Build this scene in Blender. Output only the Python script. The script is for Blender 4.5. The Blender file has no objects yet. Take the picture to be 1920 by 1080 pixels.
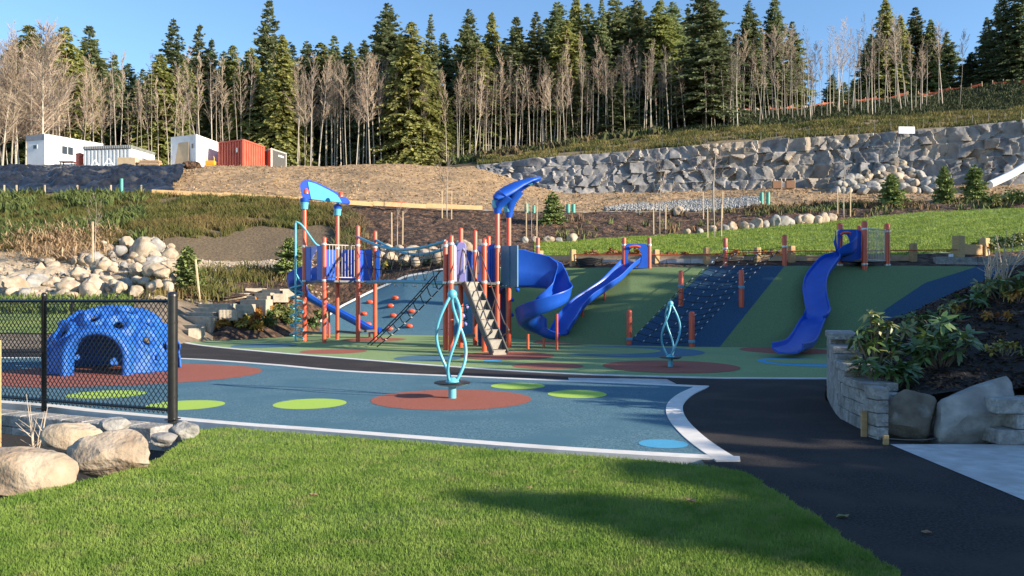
import bpy, bmesh, math, random
import numpy as np
from mathutils import Vector, Matrix

# ---------------------------------------------------------------- camera, sky, sun, exposure
scene = bpy.context.scene
F, CX, HY, CH = 1440.0, 960.0, 562.0, 1.8          # focal length (px), centre x, horizon row, eye height (m)
cam_d = bpy.data.cameras.new('camera'); cam = bpy.data.objects.new('camera', cam_d)
scene.collection.objects.link(cam); scene.camera = cam
cam.location = (0, 0, CH); cam.rotation_euler = (math.radians(90), 0, 0)
cam_d.sensor_width = 36.0; cam_d.lens = F/1920*36
cam_d.shift_y = (HY-540)/1920.0
cam_d.clip_start = 0.1; cam_d.clip_end = 3000

SUN_ELEV = math.radians(19); SUN_DIR = (0.915, -0.403)     # horizontal direction towards the sun
w = bpy.data.worlds.new('World'); scene.world = w; w.use_nodes = True
nt = w.node_tree; nt.nodes.clear()
sky = nt.nodes.new('ShaderNodeTexSky'); sky.sky_type = 'NISHITA'; sky.sun_disc = False
sky.sun_elevation = SUN_ELEV; sky.sun_rotation = math.atan2(SUN_DIR[0], SUN_DIR[1])
sky.altitude = 300; sky.air_density = 1.15; sky.dust_density = 0.15; sky.ozone_density = 4.6
bg = nt.nodes.new('ShaderNodeBackground'); bg.inputs['Strength'].default_value = 0.115
wo = nt.nodes.new('ShaderNodeOutputWorld')
nt.links.new(sky.outputs[0], bg.inputs[0]); nt.links.new(bg.outputs[0], wo.inputs[0])

sun_d = bpy.data.lights.new('sun', 'SUN'); sun_o = bpy.data.objects.new('sun', sun_d); scene.collection.objects.link(sun_o)
sun_d.energy = 5.0; sun_d.angle = math.radians(0.55); sun_d.color = (1.0, 0.86, 0.68)
_c = math.cos(SUN_ELEV)
sun_o.rotation_euler = Vector((-SUN_DIR[0]*_c, -SUN_DIR[1]*_c, -math.sin(SUN_ELEV))).to_track_quat('-Z', 'Y').to_euler()
sun_o.location = (30, -15, 40)
vs = scene.view_settings; vs.view_transform = 'Standard'; vs.look = 'None'; vs.gamma = 1.0; vs.exposure = 1.15; vs.use_curve_mapping = False
scene.cycles.max_bounces = 6; scene.cycles.diffuse_bounces = 3; scene.cycles.glossy_bounces = 3
scene.cycles.transparent_max_bounces = 6; scene.cycles.transmission_bounces = 3

# ---------------------------------------------------------------- helpers
col = scene.collection
rng = random.Random(7); nrg = np.random.default_rng(11)
def P(x, y, d):                                       # a pixel of the photograph at a known distance
    return Vector(((x-CX)/F*d, d, CH-(y-HY)/F*d))
def G(x, y, z=0.0):                                   # a pixel that lies on the level z
    return P(x, y, (CH-z)*F/(y-HY))
def px(X, Y): return CX+F*X/Y

def _hash(i, j, s):
    n = (i*374761393+j*668265263+s*1442695041) & 0xffffffff
    n = ((n ^ (n >> 13))*1274126177) & 0xffffffff
    return ((n ^ (n >> 16)) & 0xffff)/65535.0
def vnoise(x, y, s=0):
    x = np.asarray(x, float); y = np.asarray(y, float)
    i = np.floor(x).astype(np.int64); j = np.floor(y).astype(np.int64)
    fx = x-i; fy = y-j; fx = fx*fx*(3-2*fx); fy = fy*fy*(3-2*fy)
    return (_hash(i, j, s)*(1-fx)+_hash(i+1, j, s)*fx)*(1-fy)+(_hash(i, j+1, s)*(1-fx)+_hash(i+1, j+1, s)*fx)*fy
def fbm(x, y, s=0, o=4):
    r = 0; a = 0.5
    for k in range(o):
        r = r+a*(vnoise(x, y, s+k)*2-1); x = np.asarray(x)*2.03; y = np.asarray(y)*2.03; a *= 0.5
    return r

WO = {}                                               # world position of every object's origin
def mesh_from(name, v, f, smooth=False, angle=None):
    me = bpy.data.meshes.new(name)
    v = np.asarray(v, dtype=np.float32).reshape(-1, 3)
    if isinstance(f, np.ndarray):
        k = f.shape[1]; n = f.shape[0]
        me.vertices.add(len(v)); me.vertices.foreach_set('co', v.ravel())
        me.loops.add(n*k); me.loops.foreach_set('vertex_index', f.astype(np.int32).ravel())
        me.polygons.add(n); me.polygons.foreach_set('loop_start', np.arange(0, n*k, k, dtype=np.int32))
        me.update(calc_edges=True)
    else:
        me.from_pydata([tuple(map(float, p)) for p in v], [], [tuple(q) for q in f])
    if smooth:
        me.polygons.foreach_set('use_smooth', np.ones(len(me.polygons), dtype=bool))
        if angle: me.set_sharp_from_angle(angle=math.radians(angle))
    me.update()
    return me
def tag(o, label=None, cat=None, group=None, kind=None):
    if label: o['label'] = label
    if cat: o['category'] = cat
    if group: o['group'] = group
    if kind: o['kind'] = kind
    return o
def link(o, parent=None, at=(0, 0, 0)):
    col.objects.link(o)
    if parent is not None: o.parent = parent
    WO[o.name] = Vector(at); return o
def empty(name, loc, label=None, cat=None, group=None, rz=0.0, sc=1.0):
    o = bpy.data.objects.new(name, None); o.location = loc; o.rotation_euler = (0, 0, rz); o.scale = (sc, sc, sc)
    o.empty_display_size = 0.2
    link(o, None, loc); return tag(o, label, cat, group)
def obj(name, me, mat, parent=None, loc=None):
    """mesh data given in the parent's space (or its own space at loc)"""
    o = bpy.data.objects.new(name, me)
    if mat is not None and len(me.materials) == 0:
        for m in (mat if isinstance(mat, (list, tuple)) else [mat]): me.materials.append(m)
    at = Vector(WO[parent.name]) if parent is not None else Vector((0, 0, 0))
    if loc is not None: o.location = loc; at = at+Vector(loc)
    return link(o, parent, at)
class MB:
    def __init__(s): s.v = []; s.f = []; s.mi = []; s.cm = 0
    def add(s, v, f):
        b = len(s.v); s.v += [Vector(p) for p in v]; s.f += [tuple(b+i for i in q) for q in f]; s.mi += [s.cm]*len(f); return s
    def box(s, c, size, rz=0.0, M=None):
        hx, hy, hz = (q/2 for q in size); R = Matrix.Rotation(rz, 3, 'Z') if M is None else M
        c = Vector(c)
        pts = [c+R @ Vector((i*hx, j*hy, k*hz)) for k in (-1, 1) for j in (-1, 1) for i in (-1, 1)]
        return s.add(pts, [(0, 2, 3, 1), (4, 5, 7, 6), (0, 1, 5, 4), (2, 6, 7, 3), (0, 4, 6, 2), (1, 3, 7, 5)])
    def bar(s, a, b, wd, ht, up=(0, 0, 1)):           # rectangular bar from a to b
        a = Vector(a); b = Vector(b); t = (b-a); L = t.length; t.normalize(); u = Vector(up)
        sd = t.cross(u); sd.normalize(); u = sd.cross(t)
        M = Matrix((sd, t, u)).transposed()
        return s.box((a+b)/2, (wd, L, ht), M=M)
    def tube(s, pts, r, n=8, cap=True, closed=False):
        pts = [Vector(p) for p in pts]; k = len(pts); rs = r if isinstance(r, (list, tuple)) else [r]*k
        vs_ = []; nrm = None
        for i, p in enumerate(pts):
            if closed: t = pts[(i+1) % k]-pts[i-1]
            else: t = pts[min(i+1, k-1)]-pts[max(i-1, 0)]
            if t.length < 1e-9: t = Vector((0, 0, 1))
            t.normalize()
            if nrm is None: nrm = t.orthogonal().normalized()
            nrm = (nrm-t*nrm.dot(t))
            nrm = nrm.normalized() if nrm.length > 1e-6 else t.orthogonal().normalized()
            bn = t.cross(nrm)
            for j in range(n):
                a = 2*math.pi*j/n; vs_.append(p+(nrm*math.cos(a)+bn*math.sin(a))*rs[i])
        fs = []
        for i in range(k if closed else k-1):
            i2 = (i+1) % k
            for j in range(n): fs.append((i*n+j, i*n+(j+1) % n, i2*n+(j+1) % n, i2*n+j))
        if cap and not closed: fs.append(tuple(range(n-1, -1, -1))); fs.append(tuple((k-1)*n+j for j in range(n)))
        return s.add(vs_, fs)
    def lathe(s, c, prof, n=20):                       # profile of (radius, z) about a vertical axis
        c = Vector(c); vs_ = []; fs = []
        for r, z in prof:
            for j in range(n): a = 2*math.pi*j/n; vs_.append(c+Vector((r*math.cos(a), r*math.sin(a), z)))
        for i in range(len(prof)-1):
            for j in range(n): fs.append((i*n+j, i*n+(j+1) % n, (i+1)*n+(j+1) % n, (i+1)*n+j))
        fs.append(tuple(range(n-1, -1, -1))); fs.append(tuple((len(prof)-1)*n+j for j in range(n)))
        return s.add(vs_, fs)
    def prism(s, poly, off):                           # polygon (3D points) extruded by a vector
        n = len(poly); off = Vector(off); a = [Vector(p) for p in poly]
        return s.add(a+[p+off for p in a], [tuple(range(n-1, -1, -1)), tuple(range(n, 2*n))]+[(i, (i+1) % n, n+(i+1) % n, n+i) for i in range(n)])
    def build(s, name, mat, parent=None, smooth=False, angle=40, base=None, bevel=0):
        at = Vector(WO[parent.name]) if parent is not None else None
        if at is None:
            if base is None:
                A = np.array([tuple(p) for p in s.v]); base = (A[:, 0].mean(), A[:, 1].mean(), A[:, 2].min())
            at = Vector(base)
        me = mesh_from(name, [p-at for p in s.v], s.f, smooth, angle)
        bm = bmesh.new(); bm.from_mesh(me); bmesh.ops.recalc_face_normals(bm, faces=bm.faces); bm.to_mesh(me); bm.free()
        o = bpy.data.objects.new(name, me)
        for m in (mat if isinstance(mat, (list, tuple)) else [mat]): me.materials.append(m)
        if any(s.mi): me.polygons.foreach_set('material_index', np.array(s.mi, dtype=np.int32))
        if parent is None: o.location = at
        link(o, parent, at)
        if bevel:
            b = o.modifiers.new('bevel', 'BEVEL'); b.width = bevel; b.segments = 2; b.limit_method = 'ANGLE'
        return o
def copy_tree(src, loc, rz=0.0, sc=1.0):
    """a copy of a thing with copies of its parts and sub-parts; mesh data shared"""
    r = src.copy(); r.location = loc; r.rotation_euler = (0, 0, rz)
    r.scale = sc if isinstance(sc, (tuple, list)) else (sc, sc, sc)
    link(r, None, loc)
    def rec(a, b):
        for ch in [c for c in CH_OF.get(a.name, [])]:
            c = ch.copy(); link(c, b, loc); CH_OF.setdefault(b.name, []).append(c); rec(ch, c)
    rec(src, r); return r
CH_OF = {}
def reg(parent, *kids):
    CH_OF.setdefault(parent.name, []).extend(kids)
ORD = ['first', 'second', 'third', 'fourth', 'fifth', 'sixth', 'seventh', 'eighth', 'ninth', 'tenth', 'eleventh', 'twelfth', 'thirteenth', 'fourteenth', 'fifteenth', 'sixteenth', 'seventeenth', 'eighteenth', 'nineteenth', 'twentieth']
def ordw(i):
    if i < 20: return ORD[i]
    n = i+1; return '%d%s' % (n, 'th' if 10 <= n % 100 <= 20 else {1: 'st', 2: 'nd', 3: 'rd'}.get(n % 10, 'th'))

# ---------------------------------------------------------------- materials
def mat(name, c1, c2=None, scale=5.0, rough=0.8, bump=0.0, bscale=None, metal=0.0, detail=6.0, spec=0.5, c3=None, s3=0.7, f3=0.5, rand=0.0, coat=0.0, lo=0.35, hi=0.65, stretch=None, trans=0.0, sss=0.0):
    m = bpy.data.materials.new(name); m.use_nodes = True; n = m.node_tree; L = n.links.new
    b = n.nodes['Principled BSDF']; b.inputs['Roughness'].default_value = rough; b.inputs['Metallic'].default_value = metal
    b.inputs['Specular IOR Level'].default_value = spec
    if coat: b.inputs['Coat Weight'].default_value = coat; b.inputs['Coat Roughness'].default_value = 0.15
    tc = n.nodes.new('ShaderNodeNewGeometry'); vec = tc.outputs['Position']
    if stretch:
        mp = n.nodes.new('ShaderNodeMapping'); mp.inputs['Scale'].default_value = stretch; L(vec, mp.inputs[0]); vec = mp.outputs[0]
    out = None
    if c2 is None: c2 = tuple(q*0.85 for q in c1)
    nz = n.nodes.new('ShaderNodeTexNoise'); nz.inputs['Scale'].default_value = scale; nz.inputs['Detail'].default_value = detail; L(vec, nz.inputs['Vector'])
    rp = n.nodes.new('ShaderNodeValToRGB'); rp.color_ramp.elements[0].position = lo; rp.color_ramp.elements[1].position = hi
    rp.color_ramp.elements[0].color = (*c1, 1); rp.color_ramp.elements[1].color = (*c2, 1); L(nz.outputs[0], rp.inputs[0]); out = rp.outputs[0]
    if c3 is not None:
        n3 = n.nodes.new('ShaderNodeTexNoise'); n3.inputs['Scale'].default_value = s3; n3.inputs['Detail'].default_value = 4; L(vec, n3.inputs['Vector'])
        r3 = n.nodes.new('ShaderNodeValToRGB'); r3.color_ramp.elements[0].position = f3-0.08; r3.color_ramp.elements[1].position = f3+0.1; L(n3.outputs[0], r3.inputs[0])
        mx = n.nodes.new('ShaderNodeMix'); mx.data_type = 'RGBA'; L(r3.outputs[0], mx.inputs[0]); L(out, mx.inputs[6]); mx.inputs[7].default_value = (*c3, 1); out = mx.outputs[2]
    if rand:
        oi = n.nodes.new('ShaderNodeObjectInfo'); hs = n.nodes.new('ShaderNodeHueSaturation')
        mr = n.nodes.new('ShaderNodeMapRange'); mr.inputs['To Min'].default_value = 1-rand; mr.inputs['To Max'].default_value = 1+rand
        L(oi.outputs['Random'], mr.inputs[0]); L(mr.outputs[0], hs.inputs['Value']); L(out, hs.inputs['Color'])
        mh = n.nodes.new('ShaderNodeMapRange'); mh.inputs['To Min'].default_value = 0.5-rand*0.06; mh.inputs['To Max'].default_value = 0.5+rand*0.06
        ml = n.nodes.new('ShaderNodeMath'); ml.operation = 'FRACT'; mm = n.nodes.new('ShaderNodeMath'); mm.operation = 'MULTIPLY'; mm.inputs[1].default_value = 7.31
        L(oi.outputs['Random'], mm.inputs[0]); L(mm.outputs[0], ml.inputs[0]); L(ml.outputs[0], mh.inputs[0]); L(mh.outputs[0], hs.inputs['Hue'])
        out = hs.outputs[0]
    L(out, b.inputs['Base Color'])
    if bump:
        bz = n.nodes.new('ShaderNodeTexNoise'); bz.inputs['Scale'].default_value = bscale or scale*3; bz.inputs['Detail'].default_value = 5; L(vec, bz.inputs['Vector'])
        bp = n.nodes.new('ShaderNodeBump'); bp.inputs['Strength'].default_value = 0.8; bp.inputs['Distance'].default_value = bump; L(bz.outputs[0], bp.inputs['Height']); L(bp.outputs[0], b.inputs['Normal'])
    if trans:
        tr = n.nodes.new('ShaderNodeBsdfTranslucent'); ms = n.nodes.new('ShaderNodeMixShader'); ms.inputs[0].default_value = trans
        L(out, tr.inputs[0]); L(b.outputs[0], ms.inputs[1]); L(tr.outputs[0], ms.inputs[2]); L(ms.outputs[0], n.nodes['Material Output'].inputs[0])
    return m
M = {}
M['lawn'] = mat('lawn', (0.10, 0.15, 0.026), (0.16, 0.21, 0.045), 9, 0.95, 0.02, 60, c3=(0.15, 0.19, 0.05), s3=0.9, f3=0.62)
M['blade'] = mat('grass_blade', (0.14, 0.245, 0.038), (0.26, 0.36, 0.078), 2.2, 0.75, spec=0.25, detail=8, c3=(0.28, 0.32, 0.10), s3=4, f3=0.60, trans=0.35)
M['upper_lawn'] = mat('upper_lawn', (0.105, 0.17, 0.03), (0.175, 0.25, 0.05), 2.2, 0.95, 0.06, 7, c3=(0.22, 0.28, 0.05), s3=0.45, f3=0.58)
M['upper_blade'] = mat('upper_grass_blade', (0.15, 0.225, 0.036), (0.26, 0.33, 0.07), 1.2, 0.8, spec=0.2, trans=0.25)
M['dry_blade'] = mat('dry_grass_blade', (0.15, 0.13, 0.045), (0.27, 0.225, 0.09), 0.8, 0.85, spec=0.2, c3=(0.09, 0.105, 0.032), s3=0.4, f3=0.5, trans=0.2)
M['bank_blade'] = mat('bank_grass_blade', (0.065, 0.08, 0.022), (0.155, 0.15, 0.048), 0.9, 0.85, spec=0.2, c3=(0.19, 0.145, 0.06), s3=0.35, f3=0.54, trans=0.2)
M['bank'] = mat('bank_soil', (0.085, 0.06, 0.035), (0.15, 0.11, 0.06), 6, 0.95, 0.08, 6)
M['green_blade'] = mat('green_ground_cover', (0.08, 0.14, 0.03), (0.16, 0.2, 0.05), 2.0, 0.8, spec=0.25, trans=0.2)
M['soil'] = mat('site_soil', (0.14, 0.105, 0.07), (0.24, 0.19, 0.135), 1.6, 0.95, 0.05, 12)
M['dirt'] = mat('tan_dirt', (0.21, 0.135, 0.07), (0.37, 0.255, 0.14), 1.6, 0.95, 0.22, 2.6, detail=10, lo=.38, hi=.6, c3=(0.20, 0.14, 0.08), s3=0.22, f3=0.6)
M['dirt2'] = mat('grey_dirt', (0.33, 0.27, 0.19), (0.45, 0.375, 0.27), 1.8, 0.95, 0.12, 5, detail=9, c3=(0.25, 0.20, 0.14), s3=0.5, f3=0.58)
M['mulch'] = mat('bark_mulch', (0.022, 0.012, 0.007), (0.185, 0.10, 0.056), 3.2, 0.95, 0.30, 5, detail=10, lo=.40, hi=.66, c3=(0.030, 0.018, 0.012), s3=1.3, f3=0.55)
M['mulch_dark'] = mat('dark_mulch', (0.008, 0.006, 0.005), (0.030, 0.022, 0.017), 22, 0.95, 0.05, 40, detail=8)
M['forest'] = mat('forest_floor', (0.045, 0.035, 0.018), (0.10, 0.075, 0.03), 0.7, 1.0, 0.2, 2, c3=(0.05, 0.06, 0.02), s3=0.2)
M['hill_grass'] = mat('hill_grass', (0.022, 0.032, 0.012), (0.045, 0.05, 0.02), 0.8, 0.95, 0.2, 3, c3=(0.06, 0.05, 0.025), s3=0.3, f3=0.6)  # dark base colour stands in for the shade on the far slope
M['strip'] = mat('grass_strip_soil', (0.13, 0.095, 0.05), (0.20, 0.155, 0.075), 1.2, 0.95, 0.12, 4)
M['asphalt'] = mat('asphalt', (0.012, 0.011, 0.012), (0.055, 0.050, 0.048), 42, 0.88, 0.012, 90, detail=10, lo=.36, hi=.70, c3=(0.050, 0.042, 0.037), s3=0.9, f3=0.56, spec=0.25)
M['rubber_blue'] = mat('rubber_blue', (0.036, 0.105, 0.150), (0.125, 0.235, 0.285), 48, 0.9, 0.006, 120, detail=8, lo=0.38, hi=0.62, spec=0.25, c3=(0.060, 0.150, 0.20), s3=0.8, f3=.55)
M['rubber_green'] = mat('rubber_green', (0.16, 0.25, 0.095), (0.29, 0.39, 0.175), 34, 0.9, 0.006, 120, detail=9, spec=0.25, c3=(0.205, 0.29, 0.135), s3=.5, f3=.56)
M['rubber_red'] = mat('rubber_red', (0.23, 0.072, 0.048), (0.40, 0.135, 0.092), 48, 0.9, 0.004, 200, detail=4, spec=0.25)
M['rubber_lime'] = mat('rubber_lime', (0.33, 0.50, 0.07), (0.42, 0.60, 0.11), 75, 0.9, 0.004, 200, detail=4, spec=0.25)
M['rubber_sky'] = mat('rubber_sky', (0.06, 0.30, 0.50), (0.09, 0.37, 0.57), 75, 0.9, 0.004, 200, detail=4, spec=0.25)
M['rubber_navy'] = mat('rubber_navy', (0.055, 0.135, 0.19), (0.08, 0.18, 0.24), 75, 0.9, 0.004, 200, detail=4, spec=0.25)
M['kerb'] = mat('concrete_kerb', (0.62, 0.60, 0.56), (0.70, 0.68, 0.64), 6, 0.85, 0.003, 80, c3=(0.5, 0.48, 0.44), s3=1.5, f3=0.62)
M['concrete'] = mat('concrete', (0.42, 0.41, 0.39), (0.56, 0.55, 0.53), 5, 0.85, 0.004, 60, detail=10, c3=(0.36, 0.345, 0.32), s3=1.0, f3=0.56)
M['block'] = mat('concrete_block', (0.25, 0.243, 0.228), (0.40, 0.388, 0.36), 14, 0.9, 0.05, 22, rand=0.16, c3=(0.20, 0.19, 0.175), s3=3, f3=0.58)
M['blockjoint'] = mat('block_joint', (0.10, 0.095, 0.09), None, 20, 0.95)
M['step'] = mat('step_stone', (0.31, 0.265, 0.20), (0.42, 0.37, 0.29), 5, 0.9, 0.02, 18, rand=0.08)
M['boulder'] = mat('pale_boulder', (0.30, 0.24, 0.17), (0.45, 0.375, 0.285), 3.5, 0.9, 0.035, 16, detail=9, rand=0.10, c3=(0.31, 0.215, 0.135), s3=1.3, f3=0.62)
M['boulder_grey'] = mat('grey_boulder', (0.22, 0.215, 0.20), (0.36, 0.35, 0.325), 5, 0.9, 0.02, 24, detail=9, rand=0.08, c3=(0.22, 0.21, 0.2), s3=2.0, f3=0.6)
M['boulder_dark'] = mat('dark_boulder', (0.10, 0.085, 0.065), (0.19, 0.165, 0.13), 4, 0.9, 0.02, 24, detail=9, c3=(0.34, 0.33, 0.31), s3=2.4, f3=0.66)
M['rockwall'] = mat('sculpted_rock', (0.10, 0.103, 0.112), (0.235, 0.236, 0.238), 0.9, 0.9, 0.06, 4, detail=10, c3=(0.34, 0.27, 0.19), s3=0.13, f3=0.60)
M['gravel'] = mat('gravel', (0.20, 0.20, 0.19), (0.38, 0.375, 0.355), 3.0, 0.95, 0.1, 5, rand=0.15)
M['red'] = mat('coral_red_metal', (0.60, 0.085, 0.035), (0.64, 0.098, 0.042), 3, 0.38, coat=0.2)
M['blue'] = mat('blue_plastic', (0.009, 0.076, 0.43), (0.013, 0.089, 0.49), 2.5, 0.38, 0.0015, 25, spec=0.45)
M['domeblue'] = mat('dome_blue_plastic', (0.014, 0.11, 0.46), (0.022, 0.13, 0.53), 3, 0.55, 0.002, 30, spec=0.45)
M['navy'] = mat('navy_plastic', (0.008, 0.018, 0.12), None, 3, 0.5)
M['sky_blue'] = mat('sky_blue_metal', (0.11, 0.42, 0.53), (0.13, 0.46, 0.57), 4, 0.38, coat=0.2)
M['sky_panel'] = mat('sky_blue_plastic', (0.075, 0.36, 0.56), (0.085, 0.39, 0.59), 4, 0.7, spec=0.15)
M['canopy_blue'] = mat('canopy_blue_plastic', (0.012, 0.060, 0.46), (0.016, 0.070, 0.52), 2.5, 0.65, spec=0.15)
M['rail_blue'] = mat('teal_blue_metal', (0.07, 0.30, 0.42), (0.08, 0.33, 0.46), 4, 0.42)
M['lavender'] = mat('lavender_plastic', (0.30, 0.30, 0.66), (0.33, 0.33, 0.70), 3, 0.5)
M['slate'] = mat('slate_blue_plastic', (0.055, 0.19, 0.30), (0.07, 0.22, 0.34), 3, 0.5)
M['grey_metal'] = mat('grey_metal', (0.20, 0.19, 0.165), (0.25, 0.24, 0.21), 8, 0.5, metal=0.2)
M['dark_metal'] = mat('dark_grey_metal', (0.10, 0.098, 0.095), (0.13, 0.128, 0.12), 8, 0.5, metal=0.3)
M['handrail'] = mat('brown_grey_metal', (0.13, 0.10, 0.09), (0.16, 0.125, 0.11), 8, 0.4, metal=0.4)
M['galv'] = mat('galvanised_metal', (0.55, 0.55, 0.52), (0.65, 0.65, 0.62), 10, 0.4, metal=0.5)
M['bars'] = mat('beige_metal', (0.56, 0.50, 0.43), None, 10, 0.45)
M['black'] = mat('black_vinyl', (0.012, 0.012, 0.012), (0.018, 0.018, 0.018), 10, 0.32)
M['rope'] = mat('black_rope', (0.018, 0.018, 0.02), (0.03, 0.03, 0.033), 40, 0.9)
M['clip'] = mat('metal_clip', (0.6, 0.6, 0.58), None, 10, 0.4, metal=0.3)
M['timber'] = mat('cut_timber', (0.40, 0.25, 0.105), (0.50, 0.335, 0.16), 5, 0.8, 0.006, 30, stretch=(1, 1, 6), rand=0.1)
M['timber_grey'] = mat('weathered_timber', (0.36, 0.25, 0.15), (0.47, 0.34, 0.21), 5, 0.85, 0.006, 30, rand=0.1)
M['timber_orange'] = mat('new_timber', (0.66, 0.41, 0.19), (0.72, 0.47, 0.24), 3, 0.8, rand=0.05)
M['stake'] = mat('stake_wood', (0.50, 0.38, 0.24), (0.60, 0.47, 0.31), 5, 0.85, rand=0.1)
M['white'] = mat('white_paint', (0.72, 0.73, 0.74), (0.78, 0.79, 0.80), 1.5, 0.55, c3=(0.62, 0.62, 0.6), s3=0.8, f3=0.68)
M['white_grey'] = mat('pale_grey_paint', (0.50, 0.54, 0.57), (0.58, 0.62, 0.65), 1.5, 0.6)
M['roofgrey'] = mat('grey_roof', (0.33, 0.34, 0.36), None, 2, 0.7)
M['roofdark'] = mat('dark_roof', (0.13, 0.14, 0.12), (0.2, 0.21, 0.19), 3, 0.7)
M['container_red'] = mat('container_red', (0.47, 0.085, 0.05), (0.55, 0.115, 0.068), 1.2, 0.6, c3=(0.38, 0.07, 0.045), s3=0.8, f3=0.62)
M['glass'] = mat('dark_glass', (0.03, 0.035, 0.04), None, 2, 0.1)
M['plywood'] = mat('plywood', (0.47, 0.36, 0.22), (0.54, 0.42, 0.27), 2, 0.8)
M['tarp'] = mat('black_tarp', (0.008, 0.010, 0.014), (0.022, 0.025, 0.032), 2, 0.36, 0.05, 2, spec=0.5, c3=(0.13, 0.115, 0.095), s3=0.30, f3=.66)
M['teal_pipe'] = mat('teal_pipe', (0.055, 0.29, 0.235), (0.075, 0.34, 0.27), 3, 0.5)
M['yellow'] = mat('yellow_paint', (0.7, 0.36, 0.03), None, 3, 0.5)
M['orange'] = mat('orange_fence', (0.40, 0.075, 0.025), (0.50, 0.11, 0.04), 3, 0.7)
M['bark'] = mat('conifer_bark', (0.13, 0.10, 0.075), (0.24, 0.19, 0.145), 2, 0.95, 0.03, 10)
M['birch'] = mat('pale_bark', (0.30, 0.265, 0.215), (0.46, 0.415, 0.345), 1.2, 0.9, rand=0.25)
M['twig'] = mat('twig', (0.25, 0.19, 0.14), (0.37, 0.295, 0.225), 0.5, 0.9, rand=0.18)
M['twig_pale'] = mat('pale_twig', (0.42, 0.34, 0.25), (0.52, 0.43, 0.33), 0.5, 0.9)
M['twig_red'] = mat('reddish_twig', (0.36, 0.17, 0.12), (0.44, 0.24, 0.17), 0.5, 0.9)
M['fir'] = mat('fir_needles', (0.175, 0.215, 0.105), (0.29, 0.33, 0.165), 0.55, 0.8, spec=0.25, rand=0.25, trans=0.42)
M['fir_dark'] = mat('dark_fir_needles', (0.125, 0.16, 0.082), (0.21, 0.245, 0.125), 0.55, 0.8, spec=0.25, rand=0.25, trans=0.4)
M['cedar'] = mat('cedar_sprays', (0.225, 0.25, 0.08), (0.34, 0.355, 0.125), 0.6, 0.8, spec=0.25, rand=0.2, trans=0.42)
M['young_fir'] = mat('young_fir_needles', (0.17, 0.23, 0.075), (0.28, 0.34, 0.115), 3, 0.8, spec=0.25, rand=0.12, trans=0.15)
M['leaf'] = mat('rhododendron_leaf', (0.055, 0.105, 0.028), (0.10, 0.165, 0.045), 6, 0.4, spec=0.5, rand=0.2, trans=0.1)
M['leaf_pale'] = mat('pale_leaf', (0.20, 0.22, 0.07), (0.30, 0.30, 0.11), 6, 0.5, rand=0.15, trans=0.2)
M['leaf_orange'] = mat('autumn_leaf', (0.34, 0.145, 0.03), (0.46, 0.27, 0.05), 3, 0.6, rand=0.28, trans=0.25)
M['leaf_yellow'] = mat('yellow_leaf', (0.36, 0.29, 0.05), (0.46, 0.36, 0.08), 3, 0.6, rand=0.2, trans=0.25)
M['leaf_red'] = mat('red_leaf', (0.27, 0.075, 0.035), (0.36, 0.15, 0.05), 5, 0.6, rand=0.2, trans=0.2)
M['deadleaf'] = mat('dead_leaf', (0.22, 0.13, 0.07), (0.32, 0.2, 0.11), 8, 0.8)
# ---------------------------------------------------------------- terrain: contour lines given per direction, from the playground back to the wood
XS = np.array([-900, 0, 150, 300, 340, 400, 425, 480, 560, 620, 650, 700, 760, 900, 1010, 1060, 1150, 1300, 1450, 1600, 1750, 1920, 2800], float)
def zof(y, d): return CH-(np.asarray(y, float)-HY)/F*np.asarray(d, float)
def line(pts, zmode=False):
    """pts: (x, y or z, d) -> arrays over XS of distance and height"""
    xs = [p[0] for p in pts]; ds = [p[2] for p in pts]
    zs = [p[1] if zmode else float(zof(p[1], p[2])) for p in pts]
    return np.interp(XS, xs, ds), np.interp(XS, xs, zs)
LN = []
LN.append(line([(-900, -.03, 28), (300, -.03, 28), (340, -.03, 31.5), (400, -.03, 33.8), (425, -.03, 33.6), (480, -.03, 35.0), (560, -.03, 38.0), (620, -.03, 41.0), (700, -.03, 41.5), (900, -.03, 40), (1010, -.03, 35), (1150, -.03, 31.5), (2800, -.03, 29.5)], True))
LN.append(line([(-900, 560, 37), (300, 560, 37), (340, 562, 38.2), (400, 564, 39.0), (425, 566, 38.6), (480, 557, 40.6), (560, 545, 41.8), (620, 592, 42.6), (650, 573, 43.4), (700, 547, 44.3), (760, 520, 44), (900, 500, 43), (1010, 503, 40.3), (1150, 502, 37.6), (1300, 500, 36.9), (1450, 499, 36), (1600, 499, 35.6), (1920, 500, 35.1), (2800, 500, 34)]))
LN.append(line([(-900, 472, 46), (330, 474, 47), (400, 490, 47), (480, 490, 48), (620, 482, 48), (760, 488, 47), (900, 474, 45), (1010, 480, 42), (1150, 483, 39.5), (1300, 487, 38.6), (1450, 485, 38), (1600, 482, 37.5), (1750, 477, 37.5), (1920, 468, 37.5), (2800, 455, 37)]))
LN.append(line([(-900, 368, 60), (0, 368, 60), (330, 366, 60), (480, 372, 60), (620, 384, 60), (700, 430, 54), (760, 444, 52), (900, 452, 50), (1010, 454, 50), (1150, 447, 52), (1300, 438, 55), (1450, 425, 56), (1600, 410, 57), (1750, 397, 58), (1850, 388, 58.5), (1920, 390, 58.5), (2800, 385, 58)]))
LN.append(line([(-900, 366.5, 61), (330, 364.5, 61), (480, 371, 61), (620, 383, 61.5), (760, 388, 62), (900, 394, 62.5), (1010, 398, 63), (1150, 398, 64), (1300, 397, 65), (1450, 388, 65), (1600, 383, 65), (1750, 380, 65), (1920, 372, 65), (2800, 370, 65)]))
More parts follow.
